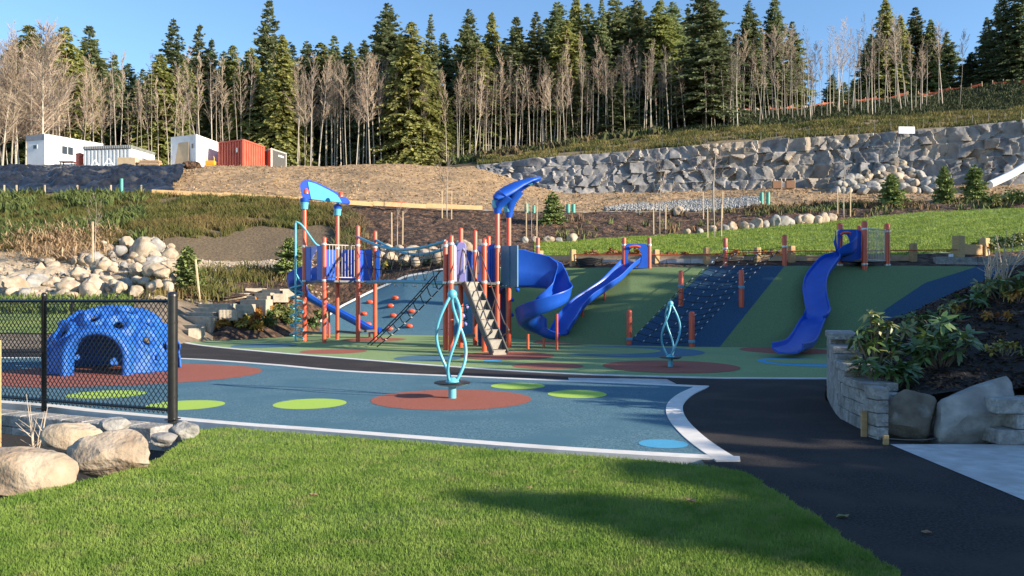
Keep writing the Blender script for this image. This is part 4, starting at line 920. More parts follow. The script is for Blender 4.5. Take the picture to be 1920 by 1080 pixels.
pA = G(325, 789); pB = G(84, 768); dv = (pB-pA)
fposts = [(pA.x-.0, pA.y-.02)]+[(pA.x+dv.x*k, pA.y+dv.y*k-.02) for k in (1, 2, 3)]
chainlink('chain_link_fence', fposts, .10, 1.80, 'black chain-link fence panel in front of the blue dome')
qA = G(120, 671.5); chainlink('chain_link_fence', [(qA.x, 24.1), (qA.x-2.6, 24.15), (qA.x-5.2, 24.2), (qA.x-7.8, 24.3)], .10, 1.78, 'farther black chain-link fence behind the blue dome', .13, .007, 9)
# retaining blocks below the fence
e = empty('retaining_wall', (pA.x, pA.y, -.3), 'low block edging wall under the chain-link fence', 'wall')
t_ = Vector((dv.x, dv.y)).normalized(); ang = math.atan2(t_.y, t_.x)
for k in range(20):
    for c in range(2):
        s = -.25+.462*k+(.23 if c else 0); nn = Vector((-t_.y, t_.x)); 
        block(e, BL[(k+c) % 4], (pA.x+t_.x*s+nn.x*.42, pA.y+t_.y*s+nn.y*.42, -.375+c*BH), ang)
b = MB(); b.bar((-6.74, 10.0, -.3), (-6.74, 10.0, 1.27), .11, .11, up=(0, 1, 0)); tag(b.build('timber_post', M['timber'], base=(-6.62, 10, -.3)), 'upright timber post at the left edge in front of the fence', 'post')
bare_shrub((-6.15, 9.9, -.28), .85, 'thin bare stems in the bed below the fence', 5, 'twig_pale', 9, .45, .009)

# ---------------------------------------------------------------- stairs on the left
def step_box(e, x0, x1, d, z, h, dep, name='step', skew=0.0, m='step'):
    X0 = (x0-CX)/F*d; X1 = (x1-CX)/F*d; b = MB()
    b.add([(X0, d, z-h), (X1, d+skew, z-h), (X1, d+dep+skew, z-h), (X0, d+dep, z-h), (X0, d, z), (X1, d+skew, z), (X1, d+dep+skew, z), (X0, d+dep, z)], [(3, 2, 1, 0), (4, 5, 6, 7), (0, 1, 5, 4), (1, 2, 6, 5), (2, 3, 7, 6), (3, 0, 4, 7)])
    return b.build(name, M[m], e, bevel=.015)
SK = -math.tan(math.radians(27))
def stair(x0, x1, y, d, h, dep, name='step'):
    """pixel span and row of the front edge's left end at distance d; the edge runs nearer towards the right"""
    X0 = (x0-CX)/F*d; X1 = (x1-CX)/F*d; return step_box(e, x0, x1, d, float(zof(y, d)), h, dep, name, (X1-X0)*(SK if name == 'step' else .45))
e = empty('stone_steps', tuple(T(380, 33.2)), 'lower flight of pale stone steps right of the fence corner post', 'steps')
for x0, x1, y, d in ((371, 442, 569.5, 37.6), (359, 440, 577, 36.9), (347, 411, 585, 36.2), (333, 410, 593, 35.5), (326, 380, 608.5, 34.3), (322, 366, 617, 33.6)): stair(x0, x1, y, d, .95, 1.1)
for x0, x1, y, d in ((357, 372, 567.5, 37.9), (330, 359, 577.5, 36.9), (441, 466, 570.5, 36.4), (410, 440, 581, 35.3), (353, 369, 616, 33.0)): stair(x0, x1, y, d, .5, .75, 'side_block')
e = empty('stone_steps', tuple(T(480, 37.8)), 'upper flight of pale stone steps left of the coil climber', 'steps')
for x0, x1, y, d in ((491, 531, 542, 40.7), (477, 513, 549, 40.0), (462, 508, 555, 39.3), (450, 508, 561.5, 38.6)): stair(x0, x1, y, d, .8, 1.1)
for x0, x1, y, d in ((459, 491, 540.5, 40.7), (442, 463, 549.5, 39.9), (530, 552, 541.5, 39.9), (512, 531, 550.5, 39.2)): stair(x0, x1, y, d, .45, .75, 'side_block')
# shrubs beside the stairs
def tshrub(x, y, d, r, h, n_, ros, mts, label, seed, group, sc=1.6):
    p = on_terrain(x, y, d-6, d+6); return shrub('shrub', p, r, h, n_, ros, mts, label, seed, 'shrub', group, sc, .3, False)
og = 'autumn shrubs beside the stone steps'
zone('stair_mulch', 0, 400, 640, 40, 14, M['mulch'], lift=.035)
zone('stair_mulch_upper', 1, 330, 575, 50, 8, M['mulch'], lift=.16, t0=0, t1=.33)
AUT = [(416, 612, 'first'), (428, 602, ''), (452, 613, ''), (462, 600, ''), (480, 598, ''), (478, 615, ''), (461, 586, ''), (484, 576, ''), (489, 588, ''), (503, 582, ''), (516, 572, ''), (540, 562, ''), (528, 566, '')]
AUT.sort()
for k, (x, y, _) in enumerate(AUT):
    top = y < 592
    tshrub(x, y+4, 35 if y > 590 else 37, .36, .42, 15, ROS_S, [M['leaf_orange']] if (top or k % 3 == 0) else [M['leaf_yellow'], M['leaf_orange']], '%s autumn-coloured shrub beside the steps, %s from the left' % ('rusty orange' if top else 'golden orange', ordw(k)), 60+k, og, 1.7)
for k, (x, y) in enumerate([(506, 610), (514, 598), (527, 586), (538, 596), (547, 610), (549, 590), (600, 600), (588, 612)]):
    tshrub(x, y+4, 36, .42, .5, 15, ROS_S, [M['leaf'], M['leaf_pale']], 'green leafy shrub beside the coil climber, %s from the left' % ordw(k), 90+k, 'green shrubs beside the coil climber', 1.7)
rd = []
for (x0, x1, y0, y1, n_) in [(390, 560, 508, 538, 1900), (330, 420, 538, 568, 1300), (640, 700, 470, 520, 500), (250, 340, 520, 560, 700)]:
    g = np.random.default_rng(x0)
    for q in range(n_ // 10):
        p = on_terrain((x0+x1)/2+g.normal(0, .30)*(x1-x0), (y0+y1)/2+g.normal(0, .28)*(y1-y0), 35, 50); c = g.normal(0, .16, (10, 2)); rd += [(p.x+c[i][0], p.y+c[i][1], p.z-.03) for i in range(10)]
blades('reed_grass', np.array(rd), .6, .05, M['bank_blade'], .7, 12, 'clumps of long green and straw grass above the stone steps', 'grass')
hd = zone_points(0, -300, 250, 2500, seed=71, t0=.62, t1=.95)
blades('hedge_grass', hd, .4, .09, M['green_blade'], .8, 13, 'dark low growth behind the far chain-link fence', 'ground cover')

# ---------------------------------------------------------------- boulder heap on the left
g = random.Random(21); hp = []
def scatter_px(n_, x0, x1, y0, y1, dmin):
    out = []
    for _ in range(n_*30):
        x = g.uniform(x0, x1); y = g.uniform(y0, y1)
        if all(((x-a)/1.0)**2+((y-c)/.8)**2 > dmin**2 for a, c in out): out.append((x, y))
        if len(out) >= n_: break
    return out
hp = scatter_px(60, 0, 185, 470, 556, 11)+scatter_px(85, 165, 322, 460, 556, 10.5)
hp = [q for q in hp if not (q[0] < 70 and q[1] < 500) and not (215 < q[0] < 250 and 500 < q[1] < 545)]
hp.sort()
for k, (x, y) in enumerate(hp):
    p = on_terrain(x, y+7, 34, 52); s = g.choice((g.uniform(.13, .24), g.uniform(.22, .36), g.uniform(.3, .58)))
    where = 'upper' if y < 500 else ('middle' if y < 530 else 'lower')
    rock('boulder', ROCKS[k % 12], (p.x, p.y, p.z+s*.45+(g.uniform(0, .55) if 190 < x < 310 else 0)), (s*g.uniform(.9, 1.35), s, s*g.uniform(.7, 1.0)), g.uniform(0, 6.28), 'boulder' if g.random() < .85 else 'boulder_grey', 'pale boulder in the %s part of the left heap, %s from left' % (where, ordw(k)), group='boulders heaped above the dome', tilt=(g.uniform(-.6, .6), g.uniform(-.6, .6)))
p = on_terrain(272, 486, 36, 52); rock('boulder', rock_mesh(77, 3, .1, 5), (p.x, p.y+.3, p.z+.45), (1.0, .8, 1.0), .4, 'boulder', 'largest boulder crowning the left heap', group='boulders heaped above the dome', tilt=(0, .45))
p = on_terrain(288, 508, 36, 52); rock('boulder', rock_mesh(78, 3, .1, 6), (p.x, p.y, p.z+.3), (.8, .6, .55), .4, 'boulder_grey', 'angular grey and rust boulder below the largest one in the left heap', group='boulders heaped above the dome', tilt=(.2, -.3))
# small stones in the rubble
st_ = MB(); g2 = np.random.default_rng(8)
sp_ = np.concatenate([zone_points(1, 0, 620, 1500, seed=81, t0=.1, t1=.95), zone_points(1, 340, 560, 900, seed=82, t0=.3, t1=1.)])
ico = [Vector(v) for v in ((0, 0, 1), (.9, 0, .1), (0, .9, -.1), (-.9, 0, .1), (0, -.9, 0), (0, 0, -1))]
for p in sp_:
    s = g2.uniform(.04, .13); st_.add([Vector(p)+Vector((v.x*s*g2.uniform(.7, 1.3), v.y*s*g2.uniform(.7, 1.3), v.z*s*.7)) for v in ico], [(0, 1, 2), (0, 2, 3), (0, 3, 4), (0, 4, 1), (5, 2, 1), (5, 3, 2), (5, 4, 3), (5, 1, 4)])
o = st_.build('rubble', M['boulder'], base=(0, 0, 0)); tag(o, 'loose small stones over the left dirt slope', 'rubble', kind='stuff')
# dead brush above the heap
b = MB(); g = random.Random(31)
for q in range(4200):
    x = g.gauss(115, 50); y = g.uniform(436, 494); p = on_terrain(x, y, 40, 58)+Vector((0, -.2, .25)) if q % 12 == 0 else p+Vector((g.gauss(0, .25), g.gauss(0, .2), g.gauss(0, .05)))
    d = Vector((g.gauss(0, 1), g.gauss(0, .6), g.uniform(-.1, .55))).normalized()*g.uniform(.35, .95); sv = Vector((0, 0, 1)).cross(d).normalized()*.022 if d.xy.length > .01 else Vector((.02, 0, 0))
    m_ = p+d*.55+Vector((0, 0, .12)); b.add([p-sv, p+sv, m_+sv*.7, m_-sv*.7, p+d], [(0, 1, 2, 3), (3, 2, 4)])
tag(b.build('dead_brush', mat('dead_brush', (.34, .23, .13), (.46, .33, .2), 1.0, .9), base=tuple(T(110, 45))), 'tangle of cut brown brush above the left boulder heap', 'brush', kind='stuff')
# dark green scrub at the left of the bank
sc_ = zone_points(2, -300, 270, 14000, seed=83, t0=0.1, t1=.98); kk = fbm(sc_[:, 0]*.45, sc_[:, 1]*.8, 84, 3); sc_ = sc_[kk > .0]
blades('scrub', sc_, .75, .16, mat('scrub', (.05, .08, .02), (.12, .15, .04), 1.2, .9, trans=.15), 1.0, 14, 'dark green scrub on the left part of the bank', 'scrub')
# fallen leaves and a scrap on lawn and path
def litter(x, y, s, mt, label, name='fallen_leaf', z=.03):
    p = G(x, y); b = MB(); rz = x*.7; R = Matrix.Rotation(rz, 3, 'Z')
    q = [(-1, 0, .0), (-.3, .55, .25), (.5, .4, .1), (1, 0, .3), (.4, -.5, .15), (-.4, -.45, .35)]
    b.add([Vector((p.x, p.y, z))+R @ (Vector(v)*s) for v in q]+[Vector((p.x, p.y, z+.0))], [(0, 1, 6), (1, 2, 6), (2, 3, 6), (3, 4, 6), (4, 5, 6), (5, 0, 6)]); 
    o = b.build(name, M[mt], base=(p.x, p.y, z)); md = o.modifiers.new('thickness', 'SOLIDIFY'); md.thickness = .004; return tag(o, label, 'leaf')
litter(1296, 946, .055, 'deadleaf', 'curled dead leaf in the shaded right part of the lawn')
litter(588, 934, .04, 'deadleaf', 'small dead leaf on the sunny left part of the lawn')
litter(1580, 972, .06, 'leaf_pale', 'crumpled pale leaf where lawn meets path', z=.012)
litter(1737, 1002, .045, 'deadleaf', 'brown leaf lying on the black asphalt path', z=.012)
litter(992, 921, .03, 'deadleaf', 'tiny brown leaf near the middle of the lawn')
# ---------------------------------------------------------------- play equipment helpers
def post(e, X, Y, z0, z1, r=.092, m='red', name='post'):
    b = MB(); b.lathe((X, Y, 0), [(r, z0-.05), (r, z1-r*.8), (r*.92, z1-r*.35), (r*.6, z1-r*.08), (r*.2, z1)], 16)
    o = b.build(name, M[m], e, True, 50); POSTS[(e.name, round(X, 3), round(Y, 3))] = o; return o
POSTS = {}
def clamp(e, X, Y, z, r=.105, h=.09, m='galv'):
    e = POSTS.get((e.name, round(X, 3), round(Y, 3)), e); b = MB(); b.lathe((X, Y, z), [(r, 0), (r*1.03, h*.15), (r*1.03, h*.85), (r, h)], 14); b.box((X, Y-r*1.1, z+h/2), (.05, .06, h*.9)); return b.build('clamp', M[m], e, True, 40)
def tube(e, pts, r, m, name, n=8): b = MB(); b.tube(pts, r, n); return b.build(name, M[m], e, True, 60)
def spline(pts, n=8):
    pts = [Vector(p) for p in pts]; out = []; k = len(pts)
    for i in range(k-1):
        p0 = pts[i-1] if i else pts[0]*2-pts[1]; p1 = pts[i]; p2 = pts[i+1]; p3 = pts[i+2] if i+2 < k else pts[-1]*2-pts[-2]
        for q in range(n):
            t = q/n; out.append(.5*((2*p1)+(p2-p0)*t+(2*p0-5*p1+4*p2-p3)*t*t+(3*p1-p0-3*p2+p3)*t**3))
    return out+[pts[-1]]
def chute(e, path, w, hl, hr, m='blue', th=.035, name='slide_chute', bank=None, lip=.05):
    """U-shaped trough swept along path; hl, hr wall heights as functions of t (0..1) seen along the run (left, right)"""
    path = [Vector(p) for p in path]; k = len(path); V = []
    for i, p in enumerate(path):
        t = (path[min(i+1, k-1)]-path[max(i-1, 0)]).normalized(); sd = t.cross(Vector((0, 0, 1))).normalized(); up = sd.cross(t)
        if bank: q = Matrix.Rotation(bank(i/(k-1)), 3, t); sd = q @ sd; up = q @ up
        a = i/(k-1); L_, R_ = hl(a), hr(a)
        prof = [(-w-lip, L_-.02), (-w-lip*.6, L_+.015), (-w, L_), (-w*.985, L_*.45), (-w*.88, .10), (-w*.62, .025), (0, 0), (w*.62, .025), (w*.88, .10), (w*.985, R_*.45), (w, R_), (w+lip*.6, R_+.015), (w+lip, R_-.02),
                (w+th, R_-.05), (w*.985+th, R_*.42), (w*.9+th*.8, .06), (w*.62, -th), (0, -th-.01), (-w*.62, -th), (-w*.9-th*.8, .06), (-w*.985-th, L_*.42), (-w-th, L_-.05)]
        V += [p+sd*x+up*z for x, z in prof]
    n_ = 22; f = []
    for i in range(k-1):
        for j in range(n_): f.append((i*n_+j, (i+1)*n_+j, (i+1)*n_+(j+1) % n_, i*n_+(j+1) % n_))
    f += [tuple(range(n_)), tuple((k-1)*n_+j for j in range(n_-1, -1, -1))]
    b = MB(); b.add(V, f); return b.build(name, M[m], e, True, 50)
def panel(e, a, c, z0, z1, th, m, name='panel', round_=.10, bevel=.012, holes=0):
    """upright panel between plan points a and c, rounded top corners"""
    a = Vector((a[0], a[1], 0)); c = Vector((c[0], c[1], 0)); L = (c-a).length; t = (c-a).normalized(); nn = Vector((-t.y, t.x, 0)); r = min(round_, L*.45)
    prof = [(0, z0), (L, z0)]+[(L-r+r*math.cos(q), z1-r+r*math.sin(q)) for q in np.linspace(0, math.pi/2, 6)]+[(r-r*math.sin(q), z1-r+r*math.cos(q)) for q in np.linspace(0, math.pi/2, 6)]
    b = MB(); b.prism([a+t*x-nn*th/2+Vector((0, 0, z)) for x, z in prof], nn*th); return b.build(name, M[m], e, bevel=bevel)
def ramp(a, b_): return lambda t: a+(b_-a)*t
def leaf_outline(L, W, n=24): pass

# ---------------------------------------------------------------- the big composite structure
PS = empty('play_structure', (-4, 30, 0), 'large coral-red and blue play structure with two towers, rope bridge and slides', 'playground')
DL, DR = 2.62, 2.42                                     # deck heights, left and right tower
Lp = {'p1': (-8.97, 33.2), 'p2': (-7.82, 32.0), 'p3': (-7.86, 34.6), 'p4': (-6.58, 32.8), 'p5': (-6.04, 33.9)}
for k, (X, Y) in Lp.items():
    post(PS, X, Y, 0, {'p1': 6.25, 'p2': 4.42, 'p3': 6.15, 'p4': 4.97, 'p5': 4.84}[k])
    for zz in (DL-.06, DL+1.45): clamp(PS, X, Y, zz)
Rp = {'a': (-2.36, 27.3), 'b': (-2.09, 26.4), 'c': (-1.92, 28.8), 'd': (-1.46, 30.4), 'e': (-.96, 26.6), 'f': (-.53, 27.9), 'g': (-.12, 28.8), 'h': (-.94, 30.8)}
for k, (X, Y) in Rp.items():
    post(PS, X, Y, 0, {'a': 3.92, 'b': 4.02, 'c': 4.50, 'd': 4.55, 'e': 3.92, 'f': 5.2, 'g': 5.1, 'h': 4.36}[k])
    for zz in (DR-.06, DR+1.25): clamp(PS, X, Y, zz)
def deck(pts, z, name='deck'):
    b = MB(); b.prism([(x, y, z-.09) for x, y in pts], (0, 0, .09)); o = b.build(name, M['dark_metal'], PS, bevel=.01)
    return o
deck([Lp['p1'], Lp['p2'], Lp['p4'], Lp['p5'], Lp['p3']], DL)
deck([Rp['a'], Rp['b'], Rp['e'], Rp['f'], Rp['g'], Rp['h'], Rp['d'], Rp['c']], DR)
# left tower: arch panel between p1 and p2, barrier between p2 and p4, solid panels at the back
a, c = Vector(Lp['p1']), Vector(Lp['p2'])
def inset(a, c, t0, t1): a = Vector(a); c = Vector(c); return a.lerp(c, t0), a.lerp(c, t1)
q0, q1 = inset(Lp['p1'], Lp['p2'], .08, .34); panel(PS, q0, q1, DL-.02, DL+1.45, .05, 'blue', 'side_panel', .05)
q0, q1 = inset(Lp['p1'], Lp['p2'], .66, .94); panel(PS, q0, q1, DL-.02, DL+1.45, .05, 'blue', 'side_panel', .05)
A_, C_ = Vector((*inset(Lp['p1'], Lp['p2'], .34, .66)[0], 0)), Vector((*inset(Lp['p1'], Lp['p2'], .34, .66)[1], 0))
b = MB(); b.prism([A_+Vector((0, 0, DL+1.45)), A_+Vector((0, 0, DL+.85)), A_.lerp(C_, .5)+Vector((0, 0, DL+1.12)), C_+Vector((0, 0, DL+1.36)), C_+Vector((0, 0, DL+1.45))], (.02, .04, 0)); b.build('gusset', M['lavender'], PS)
b = MB(); B0 = Vector((*Lp['p2'], 0)); B1 = Vector((*Lp['p4'], 0)); up_ = lambda z: Vector((0, 0, z))
b.tube([B0+up_(DL+1.48), B1+up_(DL+1.48)], .022, 8); b.tube([B0+up_(DL+.12), B1+up_(DL+.12)], .022, 8); barr = b.build('barrier_rail', M['bars'], PS, True)
for k in range(1, 10):
    q = B0.lerp(B1, .06+k*.092); b = MB(); b.tube([q+up_(DL+.12), q+up_(DL+1.48)], .013, 6); b.build('bar', M['bars'], barr, True)
for i0, i1, t0, t1, hh in (('p3', 'p5', .10, .48, 1.42), ('p3', 'p5', .52, .92, 1.42), ('p1', 'p3', .55, .92, 1.42)):
    q0, q1 = inset(Lp[i0], Lp[i1], t0, t1); panel(PS, q0, q1, DL-.02, DL+hh, .06, 'blue', 'side_panel', .08)
q0, q1 = inset(Lp['p4'], Lp['p5'], .05, .28); panel(PS, q0, q1, DL-.02, DL+1.3, .06, 'blue', 'side_panel', .05)
q0, q1 = (-5.98, 33.75), (-5.80, 33.75); panel(PS, q0, q1, DL-.02, DL+1.35, .06, 'blue', 'side_panel', .05)
b = MB()
for i0, i1, zz in (('p1', 'p2', .40), ('p3', 'p4', .38), ('p4', 'p5', .44)):
    b = MB(); b.bar((*Lp[i0], zz), (*Lp[i1], zz), .10, .10); b.build('cross_beam', M['dark_metal'], PS)
# slide of the left tower, starting at the back left
chute(PS, spline([(-9.0, 34.4, DL-.05), (-9.75, 34.9, DL-.15), (-9.9, 35.6, 2.1), (-9.2, 36.0, 1.6), (-8.3, 36.1, 1.15), (-7.3, 36.1, .62), (-6.7, 36.1, .30), (-6.2, 36.1, .22)], 6), .36, lambda t: .75-.5*min(1, t*3), lambda t: .75-.5*min(1, t*3), 'blue', name='left_slide')
tube(PS, [(-8.6, 36.1, 0), (-8.6, 36.1, 1.2)], .05, 'red', 'slide_support'); tube(PS, [(-6.7, 36.1, 0), (-6.7, 36.1, .3)], .05, 'red', 'slide_support')
# coil climber at the left corner
cx_, cy_ = -9.22, 32.9
tube(PS, [(cx_-.05, cy_, 0), (cx_-.05, cy_, 5.05)]+spline([(cx_-.02, cy_, 5.15), (cx_+.25, cy_+.02, 4.95), (cx_+.75, cy_+.05, 4.25), (cx_+.95, cy_+.1, 4.1)], 4), .045, 'sky_blue', 'coil_pole')
tube(PS, [(cx_+.28*math.cos(q), cy_+.28*math.sin(q), .1+2.35*q/(6.283*6)) for q in np.linspace(0, 6.283*6, 110)]+[(cx_+.12, cy_, 2.65), (cx_-.03, cy_, 2.9)], .036, 'sky_blue', 'coil')
# ---- bridge: two sagging hand rails, net sides, foot rail with hanging stirrups
def sag(p, q, s, n=18): p = Vector(p); q = Vector(q); return [p.lerp(q, i/n)-Vector((0, 0, s*math.sin(math.pi*i/n))) for i in range(n+1)]
front_r = sag((-6.58, 32.75, 4.48), (-2.36, 27.25, 3.88), .42); back_r = sag((-6.04, 33.9, 4.45), (-1.92, 28.8, 3.95), .55)
foot = sag((-6.3, 33.3, DL-.05), (-2.2, 27.9, DR-.02), -.06)
for r_ in (front_r, back_r): tube(PS, r_, .055, 'rail_blue', 'bridge_rail')
fbm_ = tube(PS, [p+Vector((0, 0, -.02)) for p in foot], .075, 'rail_blue', 'foot_beam')
tube(PS, [p+Vector((.3, .25, -.02)) for p in foot], .05, 'rail_blue', 'foot_beam')
for r_, nm in ((front_r, 'net_side'), (back_r, 'net_side')):
    b = MB()
    for i in range(1, 18, 2): b.tube([r_[i], r_[i].lerp(foot[i], .5)+Vector((0, 0, -.05)), foot[i]], .016, 5)
    for f_ in (.35, .68): b.tube([r_[i].lerp(foot[i], f_) for i in range(19)], .014, 5)
    b.build(nm, M['rope'], PS)
for i in range(1, 18, 2):
    p = foot[i]; t = (foot[i+1]-foot[i-1]).normalized(); b = MB(); b.tube([p-t*.16, p-t*.14-Vector((0, 0, .20)), p+t*.14-Vector((0, 0, .20)), p+t*.16], .014, 5); b.build('stirrup', M['dark_metal'], fbm_, True)
# ---- rope ladder from the right tower down to the left
tops = [Vector((-2.9, 28.3, DR+.25)), Vector((-2.55, 27.7, DR+.45)), Vector((-2.36, 27.2, DR-.02))]
feet = [Vector((-5.75, 30.6, .02)), Vector((-5.5, 29.9, .02)), Vector((-5.1, 29.0, .02))]
for p, q in zip(tops, feet): rp_ = tube(PS, sag(p, q, .10, 10), .022, 'rope', 'climbing_rope', 6)
for i in range(1, 10):
    f_ = i/10.5; b = MB(); pts = []
    for k in range(3): pts.append(tops[k].lerp(feet[k], f_)-Vector((0, 0, .10*math.sin(math.pi*f_))))
    b.tube([pts[0], pts[0].lerp(pts[1], .5)-Vector((0, 0, .07)), pts[1], pts[1].lerp(pts[2], .5)-Vector((0, 0, .07)), pts[2]], .02, 6); b.build('rung', M['rope'], rp_, True)
    b = MB(); b.box(pts[2], (.06, .06, .05)); b.build('rope_clip', M['clip'], rp_)
# ---- right tower panels
def vpanel(x0, x1, y0, y1, d0, d1, m, th=.05, name='side_panel', rd=.14):
    p = P(x0, 0, d0); q = P(x1, 0, d1); panel(PS, (p.x, p.y), (q.x, q.y), float(zof(y1, (d0+d1)/2)), float(zof(y0, (d0+d1)/2)), th, m, name, rd)
vpanel(834, 846, 450, 530, 27.9, 27.2, 'navy')
vpanel(838, 856, 458, 528, 28.2, 28.4, 'lavender')
vpanel(857, 874, 454, 531, 26.75, 26.7, 'lavender', rd=.22); vpanel(895, 909, 459, 533, 26.7, 26.62, 'lavender', rd=.22)
for xg, y0_, y1_ in ((870, 466, 512), (897, 470, 513)):
    p = P(xg, y0_, 26.62); q = P(xg, y1_, 26.62); tube(PS, spline([p+Vector((-.04, .03, 0)), p+Vector((0, -.05, -.06)), q+Vector((0, -.05, .06)), q+Vector((-.04, .03, 0))], 4), .018, 'handrail' if xg > 880 else 'bars', 'hand_grip', 6)
vpanel(915, 934, 458, 532, 28.1, 27.95, 'blue', .06)
for k in range(4):
    x = 917.5+k*4.2; p = P(x, 466, 27.98); q = P(x, 526, 27.98); tube(PS, [p, q], .02, 'blue', 'panel_rib', 6)
vpanel(876, 886, 470, 505, 30.6, 30.6, 'blue'); vpanel(877, 884, 503, 532, 30.5, 30.5, 'navy')
p = P(940, 0, 28.2); q = P(971, 0, 27.55); panel(PS, (p.x, p.y), (q.x, q.y), float(zof(538.5, 28)), float(zof(461, 28)), .06, 'slate', 'slide_entry_panel', .05)
p = P(955, 0, 27.85); tube(PS, [(p.x, p.y-.04, float(zof(537, 28))), (p.x, p.y-.04, float(zof(463, 28)))], .016, 'slate', 'panel_seam', 6)
for x in (943, 949, 962, 968):
    p = P(x, 535.5, 27.9); b = MB(); b.box(p+Vector((0, -.08, 0)), (.03, .04, .03)); b.build('bolt', M['galv'], PS)
p = P(897, 0, 29.6); q = P(948, 0, 29.4); panel(PS, (p.x, p.y), (q.x, q.y), .02, DR-.12, .10, 'navy', 'climbing_panel', .03)
for x, y, d in ((970, 543, 28.3), (960, 562, 28.9), (875, 575, 29.0), (868, 592, 29.0), (873, 607, 29.2), (960, 590, 29.0)):
    p = P(x, y, d); b = MB(); b.lathe((p.x, p.y, p.z), [(.03, -.08), (.07, -.05), (.085, 0), (.06, .05), (.02, .075)], 10); b.build('climbing_pod', M['lavender'] if x < 900 else M['blue'], PS, True)
for y0_, x0_, x1_ in ((630, 853, 890),): b = MB(); b.bar(P(x0_, y0_, 28.7), P(x1_, y0_-1, 29.2), .1, .11); b.build('cross_beam', M['grey_metal'], PS)
for k, (x, y) in enumerate(((826, 618), (858, 602), (858, 587), (864, 575))):
    b = MB(); p = P(x, y, 28.3); b.tube([p, p+Vector((.35, .1, .05)), p+Vector((.28, .1, .25))], .02, 5); b.build('climbing_loop', M['rope'], PS, True)
# ---- stair ladder
top = Vector((-1.42, 26.55, DR)); bot = Vector((-.40, 24.75, .06)); run = (bot-top); hd_ = Vector((run.x, run.y, 0)).normalized(); pr_ = Vector((-hd_.y, hd_.x, 0))
if pr_.x < 0: pr_ = -pr_
HW = .27
for s in (-1, 1):
    b = MB(); b.bar(top+pr_*HW*s+Vector((0, 0, -.05)), bot+pr_*HW*s, .045, .24, up=(hd_.x, hd_.y, 1)); sg_ = b.build('stringer', M['dark_metal'], PS)
for k in range(8):
    t = k/7.4; c = top.lerp(bot, t)+Vector((0, 0, -.02)); M3 = Matrix((pr_, -hd_, Vector((0, 0, 1)))).transposed()
    b = MB(); b.box(c, (HW*2-.05, .26, .03), M=M3); b.build('tread', M['grey_metal'], sg_)
    b = MB(); b.box(c+hd_*.11+Vector((0, 0, -.15)), (HW*2-.05, .02, .28), M=Matrix.Rotation(.0, 3, 'Z') @ M3); b.build('riser', M['grey_metal'], sg_)
for s in (-1, 1):
    o_ = pr_*(HW+.03)*s; r0 = top-hd_*.35+o_+Vector((0, 0, .02)); r1 = top+o_-hd_*.12+Vector((0, 0, .95)); r2 = top+o_+hd_*.12+Vector((0, 0, 1.0)); r3 = bot+o_-hd_*.35+Vector((0, 0, 1.12)); r4 = bot+o_+hd_*.05+Vector((0, 0, .72)); r5 = bot+o_-hd_*.42+Vector((0, 0, .52))
    hr_ = tube(PS, spline([r0, r1, r2, r2.lerp(r3, .5), r3, r3.lerp(r4, .6)+hd_*.04, r4, r5], 5), .022, 'handrail', 'handrail')
    for t in (.45,): c = top.lerp(bot, t); tube(hr_, [c+o_, c+o_+hd_*.30+Vector((0, 0, .52))], .016, 'handrail', 'rail_strut', 6)
# ---- spiral slide
cx_, cy_, R_ = 1.17, 28.3, .60
path = [Vector((.10, cy_+R_+.0, 2.30)), Vector((.70, cy_+R_+.02, 2.30))]
for q in np.linspace(90, -270, 46)[1:]:
    t = (90-q)/360; path.append(Vector((cx_+R_*math.cos(math.radians(q)), cy_+R_*math.sin(math.radians(q)), 2.30-1.86*t)))
path += [Vector((cx_+.25, cy_+R_+.0, .36)), Vector((cx_+.60, cy_+R_-.02, .30))]
path = [path[0], path[0].lerp(path[1], .5)]+path[1:]
hw = lambda t: 1.36-.82*min(1, max(0, (t-.02)/.17))
spi = chute(PS, path, .35, lambda t: hw(t) if t < .9 else .46-.25*(t-.9)*10, lambda t: hw(t)*(1.0 if t < .2 else 1.0) if t < .9 else .46-.25*(t-.9)*10, 'blue', name='spiral_slide', bank=lambda t: -.10 if .1 < t < .9 else 0)
tube(spi, [(cx_+.42, 27.2, 0), (cx_+.42, 27.2, 1.3)], .045, 'red', 'slide_support'); tube(spi, [(.58, 27.9, 0), (.58, 27.9, .55)], .05, 'red', 'slide_support')
tube(spi, [(cx_, cy_, 0), (cx_, cy_, .4)], .04, 'red', 'slide_support')
# ---- canopies
def canopy(rows, th, m, name, rim=None):
    """rows: list of cross lines (each a list of points); skin of thickness th"""
    nr, nc_ = len(rows), len(rows[0]); b = MB(); V = [Vector(p) for r_ in rows for p in r_]
    b.add(V, [(i*nc_+j, i*nc_+j+1, (i+1)*nc_+j+1, (i+1)*nc_+j) for i in range(nr-1) for j in range(nc_-1)])
    o = b.build(name, M[m], PS, True, 60); md = o.modifiers.new('thickness', 'SOLIDIFY'); md.thickness = th; md.offset = 0; return o
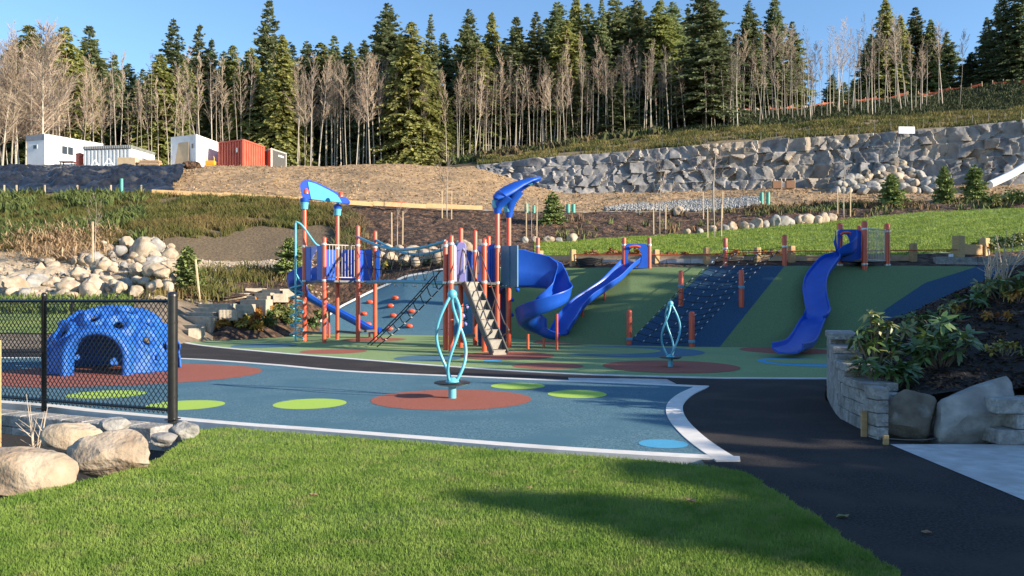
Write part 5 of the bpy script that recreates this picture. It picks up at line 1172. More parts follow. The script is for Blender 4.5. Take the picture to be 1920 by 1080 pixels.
# left: a sail seen from the side, dark rim with a sky-blue field
def cl(x, y, off=0.0): s = (x-563)/90; return P(x, y, 33.0+1.45*s-off)
out_c = [(562.5, 350), (563.5, 343), (567, 339), (578, 337.5), (590, 341), (599, 344.5), (621, 355.5), (636.5, 364), (649, 372), (654, 378), (651, 382.5), (640, 381.5), (614.5, 377.5), (584.5, 374.5), (572, 373.5), (566, 367)]
out_s = [tuple(q) for q in smooth_poly(out_c, 3, True)]
b = MB(); b.prism([cl(x, y, .02) for x, y in out_s], (.03, .20, 0)); can = b.build('canopy', M['canopy_blue'], PS, bevel=.03)
pan = [(577, 340.5), (590, 343.5), (602, 349), (615, 355.5), (626, 361.5), (634, 367), (641, 380), (628, 378.8), (610, 376.5), (583.5, 373.6), (580, 358)]
b = MB(); b.prism([cl(x, y, .05) for x, y in pan], (0, .05, 0)); b.build('canopy_panel', M['sky_panel'], can, bevel=.008)
for x, y, d in ((574, 358, 32.75), (639, 364, 33.5)):
    p = P(x, y, d); b = MB(); b.lathe((p.x, p.y, p.z), [(.12, -.12), (.11, .0), (.07, .08), (.02, .11)], 12); b.build('post_cap', M['red'], can, True)
for k in ('p1', 'p3'):
    X, Y = Lp[k]; zt = 6.0 if k == 'p1' else 5.88; b = MB(); b.lathe((X, Y, zt), [(.115, -.30), (.15, -.29), (.165, -.08), (.19, .0)], 14); b.build('canopy_collar', M['sky_blue'], PS, True)
    b = MB(); b.lathe((X, Y, zt), [(.15, -.02), (.18, .06), (.19, .16), (.12, .2)], 14); b.build('canopy_boot', M['blue'], PS, True)
# right: the same sail seen nearly end on, sweeping up to the right
spine = [(926, 372), (932, 364), (945, 354.5), (962, 346), (980, 340), (998, 336), (1013, 334)]; under = [(927, 378), (936, 379), (950, 374), (965, 365), (982, 352), (999, 342), (1014, 336)]
rows = []
for (x0, y0), (x1, y1) in zip(spine, under):
    s = (x0-926)/88; wv = .95*(1-s*.9)+.06
    a_ = P(x0, y0, 28.35); c_ = P(x1, y1, 28.35); mid_ = a_+Vector((0, 0, .02))
    rows.append([c_+Vector((0, -wv*.9, 0)), a_.lerp(c_, .5)+Vector((0, -wv*.75, 0)), a_+Vector((0, -wv*.35, 0)), mid_, a_+Vector((0, wv*.35, 0)), a_.lerp(c_, .5)+Vector((0, wv*.75, 0)), c_+Vector((0, wv*.9, 0))])
canopy(rows, .10, 'blue', 'canopy')
rows3 = [[q+Vector((.02, .12, -.14)) for q in r_[2:5]] for r_ in rows[1:6]]; canopy(rows3, .03, 'sky_panel', 'canopy_panel')
for (X, Y), x_, y0_, y1_, m_ in ((Rp['f'], 936, 397, 372, 'blue'), (Rp['g'], 957, 405, 362, 'blue')):
    zb_, zt_ = float(zof(y0_, Y)), float(zof(y1_, Y)); b = MB()
    b.tube([(X, Y, zb_-.06), (X, Y, zb_+.1), (X+.06, Y-.03, zb_+(zt_-zb_)*.6), (X+.30, Y-.1, zt_+.12)], [.13, .155, .20, .30], 12); b.build('canopy_boot', M['blue'], PS, True)
    b = MB(); b.lathe((X-.02, Y, zb_), [(.15, .12), (.175, .16), (.18, .4), (.16, .44)], 12); b.build('canopy_collar', M['sky_blue'], PS, True)

# ---------------------------------------------------------------- slides on the mound
def slide_on_mound(name, label, posts, pxpath, w, lift, entry, bars=None):
    first = mound_at(*pxpath[-1]); e = empty(name, (first.x, first.y, 0), label, 'slide')
    pts = []
    for k, (x, y, l) in enumerate(pxpath):
        m_ = mound_at(x, min(y, 660)) if y < 655 else G(x, y, .1); pts.append(m_+Vector((0, 0, l)))
    return e, pts
# first: straight chute running down to the left
e = empty('mound_slide', (5.9, 36.4, 3.2), 'straight blue slide down the mound behind the spiral slide', 'slide')
for x, yt in ((1170, 445), (1217.5, 445)):
    p = P(x, yt, 36.6); post(e, p.x, p.y, 3.0, p.z, .10); clamp(e, p.x, p.y, p.z-.42)
pA_ = P(1173, 0, 36.55); pB_ = P(1213, 0, 36.55); zt_, zb_ = float(zof(457, 36.55)), float(zof(503, 36.55))
def hood(e, xl, xr, yt, yb, d, ox0, ox1, oy0, oy1, th=.14, m='blue'):
    """upright panel with an oval opening"""
    n_ = 28; V = []; cx_ = (ox0+ox1)/2; cy_ = (oy0+oy1)/2
    for k in range(n_):
        a = 2*math.pi*k/n_; ca, sa = math.cos(a), math.sin(a)
        f_ = min((xr-cx_)/abs(ca) if ca > 0 else (cx_-xl)/max(abs(ca), 1e-6), (yb-cy_)/abs(sa) if sa > 0 else (cy_-yt)/max(abs(sa), 1e-6)) if abs(ca) > 1e-6 and abs(sa) > 1e-6 else ((xr-cx_) if ca > .5 else (cx_-xl) if ca < -.5 else (yb-cy_) if sa > 0 else (cy_-yt))
        V.append((cx_+ca*f_, cy_+sa*f_, cx_+ca*(ox1-ox0)/2, cy_+sa*(oy1-oy0)/2))
    b = MB(); W_ = []
    for dd in (0, th):
        W_ += [P(v[0], v[1], d+dd) for v in V]+[P(v[2], v[3], d+dd) for v in V]
    f = []
    for k in range(n_):
        k2 = (k+1) % n_; f += [(k, k2, n_+k2, n_+k), (2*n_+k, 3*n_+k, 3*n_+k2, 2*n_+k2), (k, 2*n_+k, 2*n_+k2, k2), (n_+k, n_+k2, 3*n_+k2, 3*n_+k)]
    b.add(W_, f); return b.build('entry_hood', M[m], e, True, 35)
hd2 = hood(e, 1172, 1215, 457, 503, 36.5, 1177, 1203, 463, 502)
tube(hd2, [P(1180, 463.5, 36.4), P(1187, 461.5, 36.38), P(1194, 461.5, 36.38), P(1200, 463.5, 36.4)], .06, 'red', 'grab_bar')
pts = []
for x, y, l in ((1189, 500, .20), (1178, 512, .26), (1164, 528, .30), (1147, 545, .30), (1122, 563, .30), (1096, 581, .30), (1076, 600, .28), (1062, 620, .26), (1052, 636, .20)):
    pts.append(mound_at(x, y)+Vector((0, 0, l)))
pts.insert(0, pts[0]+Vector((.12, .55, .06)))
chute(e, spline(pts, 5), .40, lambda t: .30+.55*max(0, 1-t*6), lambda t: .30+.45*max(0, 1-t*6), name='slide_chute')
for x, y in ((1134, 563), (1093, 593)): p = mound_at(x, y); tube(e, [p-Vector((0, 0, .1)), p+Vector((0, 0, .35))], .05, 'red', 'slide_support')
# second: wavy chute at right with a small platform
e = empty('mound_slide', (15.6, 35, 3.3), 'wide wavy blue slide at the right end of the mound', 'slide')
PP = {'l': (1575, 418, 35.3), 'm': (1621, 414, 34.6), 'r': (1663.5, 419, 35.4), 'k': (1611, 423, 36.4)}
for k, (x, yt, d) in PP.items():
    p = P(x, yt, d); mz = 1.9 if k in ('l', 'm') else 3.0; post(e, p.x, p.y, mz, p.z, .125 if k != 'k' else .11); clamp(e, p.x, p.y, p.z-.42, .14); clamp(e, p.x, p.y, 3.35, .14)
pl_ = [P(PP[k][0], 0, PP[k][2]) for k in ('l', 'm', 'r', 'k')]; b = MB(); b.prism([(p.x, p.y, 3.52) for p in pl_], (0, 0, .09)); b.build('platform', M['dark_metal'], e)
hd2 = hood(e, 1571, 1615, 430, 489, 34.9, 1574, 1593, 439, 478)
tube(hd2, [P(1576, 440, 34.7), P(1582, 436, 34.65), P(1590, 436, 34.65), P(1594, 438, 34.7)], .06, 'red', 'grab_bar')
b0, b1 = P(1627, 0, 34.75), P(1660, 0, 35.3)
for zz in (float(zof(430, 35)), float(zof(488, 35))): br2 = tube(e, [(b0.x, b0.y, zz), (b1.x, b1.y, zz)], .03, 'bars', 'barrier_rail')
for k in range(11):
    t = (k+.5)/11; tube(br2, [(b0.x+(b1.x-b0.x)*t, b0.y+(b1.y-b0.y)*t, float(zof(488, 35))), (b0.x+(b1.x-b0.x)*t, b0.y+(b1.y-b0.y)*t, float(zof(430, 35)))], .017, 'bars', 'bar', 6)
pts = [P(1588, 474, 34.9), P(1584, 477, 34.6)]
for x, y, l in ((1563, 506, .45), (1544, 522, .32), (1531, 540, .25), (1527, 565, .25), (1531, 590, .25), (1533, 608, .28), (1521, 628, .25)):
    pts.append(mound_at(x, y)+Vector((0, 0, l)))
pts += [G(1503, 650, .22), G(1476, 661, .2)]
sp = spline(pts, 6); chute(e, sp, .42, lambda t: .28+.75*max(0, 1-t*7), lambda t: .28+.75*max(0, 1-t*7), name='slide_chute')

# ---------------------------------------------------------------- rope net on the mound
e = empty('net_climber', (7.5, 31, 0), 'black rope net climber on the mound between six short coral posts', 'climber')
NP = {'bl': (1180, 645, 581, 30.8), 'br': (1297, 651, 584, 29.6), 'ml': (1277, 572, 507, None), 'mr': (1390, 574, 506, None), 'tl': (1360, 499, 446, 36.7), 'tr': (1471, 499, 440, 36.0)}
tips = {}
for k, (x, yb, yt, d) in NP.items():
    p = mound_at(x, yb) if d is None or k in ('bl', 'br') else P(x, yb, d); zt = float(zof(yt, p.y)); post(e, p.x, p.y, p.z-.2, zt, .11); tips[k] = (p, zt)
att = {'bl': .15, 'br': .15, 'ml': .55, 'mr': .52, 'tl': .62, 'tr': .62}
AT = {k: Vector((p.x, p.y, p.z+(zt-p.z)*att[k])) for k, (p, zt) in tips.items()}
for k, p in AT.items(): clamp(e, p.x, p.y, p.z-.05, .13, .10, 'rail_blue' if k[0] in 'bm' else 'galv')
L_ = spline([AT['bl'], AT['ml'], AT['tl']], 18); R2 = spline([AT['br'], AT['mr'], AT['tr']], 18); nl = len(L_)
def net_pt(i, s):
    p = L_[i].lerp(R2[i], s); f_ = i/(nl-1); p = p-Vector((0, 0, .28*math.sin(math.pi*s)*(.5+.5*abs(math.sin(2*math.pi*f_))))); return p
for k in range(6): tube(e, [net_pt(i, .04+.92*k/5) for i in range(nl)], .015, 'rope', 'long_rope', 6)
for i in range(0, nl, 2): tube(e, [net_pt(i, .04+.92*s/8) for s in range(9)], .013, 'rope', 'cross_rope', 5)
b = MB()
for k in range(6):
    for i in range(0, nl, 1):
        if (i+k) % 2 == 0: continue
        p = net_pt(i, .04+.92*k/5); q = net_pt(min(i+1, nl-1), .04+.92*k/5); b.tube([p, p.lerp(q, .5)], .019, 6)
b.build('rope_clips', M['clip'], e)['kind'] = 'stuff'
for k in AT:
    s = 0.04 if k[1] == 'l' else .96; i = {'b': 0, 'm': 18, 't': nl-1}[k[0]]; tube(e, [AT[k], net_pt(i, s)], .02, 'clip', 'anchor_link', 6)
p = P(1008.5, 445, 38.5); b = MB(); pe = empty('coral_post', (p.x, p.y, 3.3), 'single coral-red post behind the spiral slide at the mound crest', 'post'); post(pe, p.x, p.y, 3.2, p.z, .10); clamp(pe, p.x, p.y, p.z-.5)

# ---------------------------------------------------------------- climbing holds on the blue flank
for k, (x, y) in enumerate(sorted([(693, 568), (682, 590), (690, 610), (741, 560), (732, 575), (737, 593), (731, 618), (772, 585), (767, 613)])):
    p = mound_at(x, y); q = mound_at(x, y-3); up_v = (q-p).normalized(); nn = Vector((1, 0, 0)).cross(up_v).normalized(); nn = nn if nn.y < 0 else -nn
    me = rock_mesh(40+k, 2, .12, 2); me.materials.append(M['red']); o = bpy.data.objects.new('climbing_hold', me); o.location = p+nn*.06; o.scale = (.20, .12, .12); link(o, None, o.location)
    tag(o, 'red climbing hold on the blue flank of the mound, %s from the left' % ordw(k), 'climbing hold', 'climbing holds')

# ---------------------------------------------------------------- spinners
def spinner(loc, label, sc, rz):
    e = empty('spinner', loc, label, 'spinner', 'standing spinners'); L = Vector(loc)
    ps_ = lambda *v: L+Matrix.Rotation(rz, 3, 'Z') @ (Vector(v)*sc)
    b = MB(); b.lathe(L, [(.075*sc, -.01), (.075*sc, .30*sc)], 18); b.build('base_post', M['sky_blue'], e, True)
    b = MB(); b.lathe(L, [(.05*sc, .235*sc), (.27*sc, .245*sc), (.30*sc, .262*sc), (.30*sc, .272*sc)], 32); b.build('platform_rim', M['sky_blue'], e, True)
    b = MB(); b.lathe(L, [(.31*sc, .274*sc), (.345*sc, .28*sc), (.345*sc, .298*sc), (.33*sc, .305*sc), (.02, .305*sc)], 32); plt_ = b.build('platform', M['black'], e, True)
    b = MB(); b.lathe(L, [(.13*sc, .30*sc), (.12*sc, .33*sc), (.085*sc, .36*sc), (.05*sc, .39*sc)], 16); b.build('hub', M['sky_blue'], plt_, True)
    for k in range(3):
        a0 = k*2.094; pts = []
        for t in np.linspace(0, 1, 20):
            r = .05+.275*math.sin(math.pi*min(1, t*.97+.02))**.85*(1-.12*t); tw = a0+1.9*(t-.35); pts.append(ps_(r*math.cos(tw), r*math.sin(tw), .32+1.58*t))
        tube(e, pts, .030*sc, 'sky_blue', 'arm', 10)
    b = MB(); b.lathe(L, [(.05*sc, 1.86*sc), (.085*sc, 1.90*sc), (.095*sc, 1.95*sc), (.08*sc, 2.0*sc), (.04*sc, 2.035*sc)], 16); b.build('top_ball', M['sky_blue'], e, True)
    return e
p = G(848, 748); spinner((p.x, p.y, .017), 'near sky-blue spinner on the red circle of the blue surface', .965, .55)
p = G(1257, 689); spinner((p.x, p.y, .022), 'far sky-blue spinner on the red circle of the green surface', .86, 1.25)

# ---------------------------------------------------------------- dome
DC = Vector((-10.14, 19.6, 0)); DRd = 1.56; DH = 1.66
e = empty('climbing_dome', (DC.x, DC.y, .012), 'blue plastic climbing dome with round holes behind the chain-link fence', 'dome')
AX = math.radians(-90+12)                                # direction of the doorway
nu, nv = 300, 84; ths = np.linspace(0, 2*np.pi, nu, endpoint=False); phs = np.linspace(0, np.pi/2*.97, nv)
TH, PH = np.meshgrid(ths, phs)
def sph(th, ph): return np.stack([np.cos(ph)*np.cos(th), np.cos(ph)*np.sin(th), np.sin(ph)], -1)
N3 = sph(TH, PH); rad = np.ones(TH.shape)
holes = []; g = random.Random(12)
for az, el, r, op in [(-46, 36, .17, 1), (46, 28, .16, 1), (100, 30, .19, 1), (160, 26, .18, 1), (-120, 25, .19, 1), (20, 46, .17, 1), (-12, 52, .14, 1), (68, 22, .14, 1), (-85, 22, .24, 1), (-78, 14, .0, 0), (-25, 60, .12, 1), (40, 62, .15, 1), (-70, 50, .15, 1), (130, 55, .16, 1), (-130, 55, .17, 1), (180, 45, .2, 1), (58, 45, .12, 1), (-58, 18, .13, 0), (33, 15, .10, 0), (52, 12, .08, 1), (-105, 48, .15, 1), (85, 50, .15, 0)]:
    if r: holes.append((AX+math.radians(az), math.radians(el), r*.78, op))
for q in range(5): holes.append((g.uniform(0, 6.28), math.radians(g.uniform(8, 75)), g.uniform(.05, .09), 0))
cut = np.zeros(TH.shape, bool)
for az, el, r, op in holes:
    c = sph(np.array(az), np.array(el)); ang = np.arccos(np.clip((N3*c).sum(-1), -1, 1)); rr = r
    if op:
        rad += .055*np.exp(-((ang-rr*1.18)/(rr*.42))**2); rad -= .05*np.exp(-(ang/(rr*.55))**2); cut |= ang < rr*.55
    else: rad += .55*rr*np.exp(-(ang/(rr*.9))**2)
rad += .012*np.sin(7*TH)*np.cos(PH)
pos = N3*rad[..., None]*np.array([DRd, DRd, DH]); 
loc_x = pos[..., 0]*-math.sin(AX)+pos[..., 1]*math.cos(AX); loc_f = pos[..., 0]*math.cos(AX)+pos[..., 1]*math.sin(AX)
DWD, DHD = .60, .98
door = (loc_f > 0) & (np.abs(loc_x) < DWD) & (pos[..., 2] < .42+np.sqrt(np.clip(1-(loc_x/DWD)**2, 0, 1))*(DHD-.42))
for a2, w2, h2 in ((math.radians(178), .30, .34), (math.radians(85), .45, .75), (math.radians(-95), .4, .7)):
    A2 = AX+a2; lx = pos[..., 0]*-math.sin(A2)+pos[..., 1]*math.cos(A2); lf_ = pos[..., 0]*math.cos(A2)+pos[..., 1]*math.sin(A2); door |= (lf_ > 0) & (np.abs(lx) < w2) & (pos[..., 2] < h2*np.sqrt(np.clip(1-(lx/w2)**2, 0, 1)))
cut |= door
fc = []
for j in range(nv-1):
    for i in range(nu):
        i2 = (i+1) % nu
        if not (cut[j, i] and cut[j, i2] and cut[j+1, i] and cut[j+1, i2]): fc.append((j*nu+i, j*nu+i2, (j+1)*nu+i2, (j+1)*nu+i))
top_i = nu*nv; vv = np.concatenate([pos.reshape(-1, 3), [[0, 0, DH]]]); fc4 = np.array(fc)
me = mesh_from('shell', vv, fc+[((nv-1)*nu+i, (nv-1)*nu+(i+1) % nu, top_i) for i in range(nu)], True)
bm = bmesh.new(); bm.from_mesh(me); bmesh.ops.delete(bm, geom=[v for v in bm.verts if not v.link_faces], context='VERTS')
for _ in range(2):
    be = [v for v in bm.verts if any(ed.is_boundary for ed in v.link_edges)]; bmesh.ops.smooth_vert(bm, verts=be, factor=.5, use_axis_x=True, use_axis_y=True, use_axis_z=True)
bm.to_mesh(me); bm.free(); me.polygons.foreach_set('use_smooth', np.ones(len(me.polygons), dtype=bool))
sh = obj('shell', me, M['domeblue'], e); md = sh.modifiers.new('thickness', 'SOLIDIFY'); md.thickness = .05; md.offset = -1
# arched doorway collar standing proud of the shell
fv = Vector((math.cos(AX), math.sin(AX), 0)); rv = Vector((-math.sin(AX), math.cos(AX), 0)); arch = []
for q in np.linspace(0, 1, 30):
    if q < .2: arch.append((-DWD, .42*q/.2))
    elif q > .8: arch.append((DWD, .42*(1-q)/.2))
    else: a = math.pi*(1-(q-.2)/.6); arch.append((DWD*math.cos(a), .42+(DHD-.42)*math.sin(a)))
V = []; f = []
for x, z in arch:
    c = Vector((x, z)); o_ = Vector((x, z-.42)) if z > .42 else Vector((x, 0)); o_.normalize()
    base_ = math.sqrt(max(0.05, 1-(x/DRd)**2-(z/DH)**2))*DRd
    for w_, ff in ((-.02, base_-.30), (-.02, DRd*.985), (.03, DRd*1.03), (.12, DRd*1.02), (.17, DRd*.96), (.20, base_-.14)):
        q = DC+Vector((0, 0, .012))+rv*(x+o_.x*w_)+fv*ff+Vector((0, 0, max(0.0, z+o_.y*w_))); V.append(q)
for i in range(len(arch)-1):
    for j in range(5): f.append((i*6+j, i*6+j+1, (i+1)*6+j+1, (i+1)*6+j))
b = MB(); b.add(V, f); b.build('doorway_collar', M['domeblue'], e, True, 70)
# ---------------------------------------------------------------- timber rail above the mound
def rail_post(e, x, yt, d, w_=.26):
    p = T(x, d); zt = float(zof(yt, d)); b = MB(); c = Vector((p.x, p.y, 0))
    z0 = 3.0; b.box(c+Vector((0, 0, (z0+zt)/2)), (w_, w_, zt-z0), .35)
    return b.build('fence_post', M['timber'], e, bevel=.02), p
e = empty('timber_fence', tuple(T(1230, 37.9)), 'low timber rail fence along the crest of the mound', 'fence')
FP = [(1013, 470, 40.6), (1074, 468, 39.4), (1230, 468, 38.0), (1325, 464, 37.4), (1420, 464, 37.2), (1484, 461, 36.9), (1612, 470, 36.8), (1712, 456, 36.4)]
for x, y, d in FP: rail_post(e, x, y, d)
for (x0, _, d0), (x1, _, d1) in zip(FP[:-1], FP[1:]):
    a = P(x0, 485, d0+.1); c = P(x1, 484, d1+.1); b = MB(); b.bar((a.x, a.y, float(zof(484, d0))), (c.x, c.y, float(zof(483, d1))), .12, .28); b.build('rail', M['timber_grey'], e)
e = empty('timber_fence', tuple(T(1820, 37.0)), 'short bright timber rail of two posts at right above the mound', 'fence')
for x, yt, d, w_ in ((1797, 442, 36.0, .42), (1846, 447, 37.2, .36)):
    p = P(x, 0, d); zt = float(zof(yt, d)); b = MB(); b.box((p.x, p.y, (zt+3.2)/2), (w_, w_*.9, zt-3.2), .5); b.build('fence_post', M['timber'], e, bevel=.02)
a = P(1800, 467, 36.1); c = P(1846, 469, 37.3); b = MB(); b.bar(a, c, .16, .48); b.build('rail', M['timber'], e)
p = P(1783, 484, 35.8); b = MB(); b.lathe((p.x, p.y, p.z-.1), [(.10, 0), (.10, .28), (.08, .30)], 12); tag(b.build('white_cap', M['white'], smooth=True), 'small white pipe stub beside the bright timber rail', 'pipe')
# pale retaining blocks behind the crest
def ribbon_wall(name, pts, h, th, m, label):
    e = empty(name, tuple(pts[0]), label, 'wall')
    for k, (a, c) in enumerate(zip(pts, pts[1:])):
        L = (c-a).length; n_ = max(1, int(L/1.0))
        for q in range(n_):
            s = a.lerp(c, (q+.008)/n_); t = a.lerp(c, (q+.992)/n_)
            for r_ in range(max(1, int(h/.22))):
                b = MB(); z = .22*r_+.11; b.bar(s+Vector((0, 0, z)), t+Vector((0, 0, z)), th, .212); b.build('block', M[m], e)
    return e
ribbon_wall('block_wall', [P(x, y, d) for x, y, d in ((1085, 503, 39.6), (1160, 503, 38.6), (1250, 502, 38.0), (1340, 502, 37.5))], .46, .3, 'concrete', 'low pale block wall behind the timber fence at the mound crest')
ribbon_wall('block_wall', [P(x, y, d) for x, y, d in ((1752, 499, 35.9), (1830, 500, 35.7), (1920, 498, 35.5), (2050, 494, 35.3))], .46, .35, 'block', 'grey block edging wall right of the bright timber rail')
b = MB(); b.tube([P(x, y, d)+Vector((0, 0, .03*math.sin(x))) for x, y, d in ((1075, 478, 39.3), (1150, 477, 38.5), (1230, 477, 37.8), (1325, 476, 37.2), (1420, 473, 37.0), (1484, 472, 36.7), (1612, 470, 36.5), (1715, 469, 36.2), (1795, 467, 35.7))], .028, 5)
tag(b.build('warning_tape', M['orange'], smooth=True), 'orange warning tape strung along the timber fence', 'tape')
b = MB(); p = P(1105, 498, 38.9)
for q in range(5): b.tube([(p.x+(.5+.04*q)*math.cos(a), p.y+.3*math.sin(a), p.z+.08*q+.03*math.sin(3*a)) for a in np.linspace(0, 6.283, 25)[:-1]], .05, 6, closed=True)
tag(b.build('hose_coil', M['black'], smooth=True), 'black coiled pipe lying at the mound crest', 'pipe')
for k, (x, y) in enumerate(sorted([(1110, 480), (1150, 478), (1190, 476), (1215, 478), (1255, 477), (1290, 476), (1345, 475), (1380, 474), (1440, 474), (1465, 474), (1170, 484), (1240, 482)])):
    p = T(x, float(np.interp(x, [1010, 1300, 1500], [41, 38.3, 37.6]))); shrub('shrub', p, .45, .4, 14, ROS_S, [M['leaf_red'], M['leaf_orange'], M['deadleaf']], 'small russet shrub behind the timber fence, %s from left' % ordw(k), 200+k, 'shrub', 'russet shrubs behind the timber fence', 1.5, .3, False)
for k, (x, y) in enumerate(sorted([(1870, 478), (1895, 472), (1915, 466), (1850, 482), (1905, 482), (1883, 462)])):
    p = T(x, 37.6+k*.3); shrub('shrub', p, .6, .7, 22, ROS_S, [M['leaf'], M['leaf_pale']], 'leafy shrub above the grey edging wall at far right, %s from left' % ordw(k), 230+k, 'shrub', 'shrubs at the far right of the upper lawn', 1.5, .3, False)
# ---------------------------------------------------------------- boulders edging the upper lawn and behind the bridge
g = random.Random(44); ed = []
xs_ = [985, 1005, 1030, 1048, 1072]+list(np.arange(1290, 1370, 22))+[1374, 1392, 1408, 1421, 1436, 1452, 1467, 1482, 1497, 1514, 1530, 1545, 1560]
for k, x in enumerate(xs_):
    x += g.uniform(-3, 3); d = float(np.interp(x, [985, 1150, 1300, 1450, 1600], [49.9, 51.8, 54.8, 55.9, 57]))-.1; p = T(x, d); s = g.uniform(.36, .56)*(1.2 if x > 1370 else .85)
    rock('boulder', ROCKS[k % 8], (p.x, p.y, p.z+s*.35), (s*g.uniform(.85, 1.25), s*.8, s*g.uniform(.75, 1.0)), g.uniform(0, 6.28), 'boulder_grey' if g.random() < .4 else 'boulder', 'pale boulder on the back edge of the upper lawn, %s from the left' % ordw(k), group='boulders edging the upper lawn')
for k, (x, y, s) in enumerate(sorted([(706, 488, .55), (722, 474, .6), (733, 486, .45), (748, 480, .65), (763, 493, .5), (776, 478, .6), (795, 486, .75), (812, 474, .5), (826, 488, .6), (838, 474, .55), (872, 468, .6), (902, 462, .5), (690, 492, .4), (783, 495, .45)])):
    p = on_terrain(x, y+6, 42, 56); rock('boulder', ROCKS[(k*3) % 8], (p.x, p.y, p.z+s*.5), (s*1.15, s*.9, s*.85), g.uniform(0, 6.28), 'boulder', 'pale boulder seen behind the rope bridge, %s from left' % ordw(k), group='boulders behind the rope bridge', tilt=(g.uniform(-.3, .3), g.uniform(-.3, .3)))
p = on_terrain(1272, 404, 58, 70); rock('boulder', ROCKS[2], (p.x, p.y, p.z+.3), (.5, .4, .5), .5, 'boulder', 'single boulder in the mulch below the gravel strip')
for k, (x, y) in enumerate(sorted([(760, 500), (800, 498), (838, 500), (720, 508), (690, 515), (655, 500)])):
    p = on_terrain(x, y, 43, 50); shrub('shrub', p, .45, .4, 14, ROS_S, [M['leaf'], M['leaf_yellow']], 'small green shrub below the boulders behind the rope bridge, %s from left' % ordw(k), 250+k, 'shrub', 'small shrubs behind the rope bridge', 1.5, .3, False)
# low shrubs dotted over the mulch
mp = np.concatenate([zone_points(3, 1000, 1900, 260, seed=91), zone_points(3, 1400, 1920, 500, seed=92, t0=.6, t1=1)]); kk = fbm(mp[:, 0]*.4, mp[:, 1]*.6, 93, 2); mp = mp[kk > -.05]
mp = np.repeat(mp, 9, 0)+np.random.default_rng(4).normal(0, .13, (len(mp)*9, 3))*np.array([1, 1, .1])
blades('ground_cover', mp, .45, .09, mat('ground_cover', (.10, .075, .03), (.20, .115, .06), .5, .9, c3=(.10, .13, .04), s3=.3), 1.0, 15, 'low russet and green planting over the mulch below the rock wall', 'ground cover')
for k, x in enumerate(np.linspace(1860, 2010, 9)):
    p = T(x, 60+(k % 3)*1.6); shrub('shrub', p, .8, 1.0, 18, ROS_S, [M['leaf'], M['leaf_pale']], 'bushy shrub at the back right corner of the upper lawn, %s from left' % ordw(k), 270+k, 'shrub', 'shrubs at the back of the upper lawn', 2.4, .3, False)
# gravel strip
gv = zone_points(4, 1135, 1425, 5200, seed=95, t0=.02, t1=.42); x_ = px(gv[:, 0], gv[:, 1]); tv = np.interp(x_, [1135, 1200, 1300, 1425], [.12, .3, .42, .42])
ds_, zs_ = _cols(x_); t_ = (gv[:, 1]-ds_[4])/(ds_[5]-ds_[4]); gv = gv[t_ < tv]; b = MB(); g2 = np.random.default_rng(9)
for p in gv:
    s = g2.uniform(.08, .22); b.add([Vector(p)+Vector((v.x*s*g2.uniform(.7, 1.3), v.y*s, v.z*s*.8+.1)) for v in ico], [(0, 1, 2), (0, 2, 3), (0, 3, 4), (0, 4, 1), (5, 2, 1), (5, 3, 2), (5, 4, 3), (5, 1, 4)])
tag(b.build('gravel', M['gravel'], base=(0, 0, 0)), 'strip of pale broken rock on the dirt below the rock wall', 'gravel', kind='stuff')

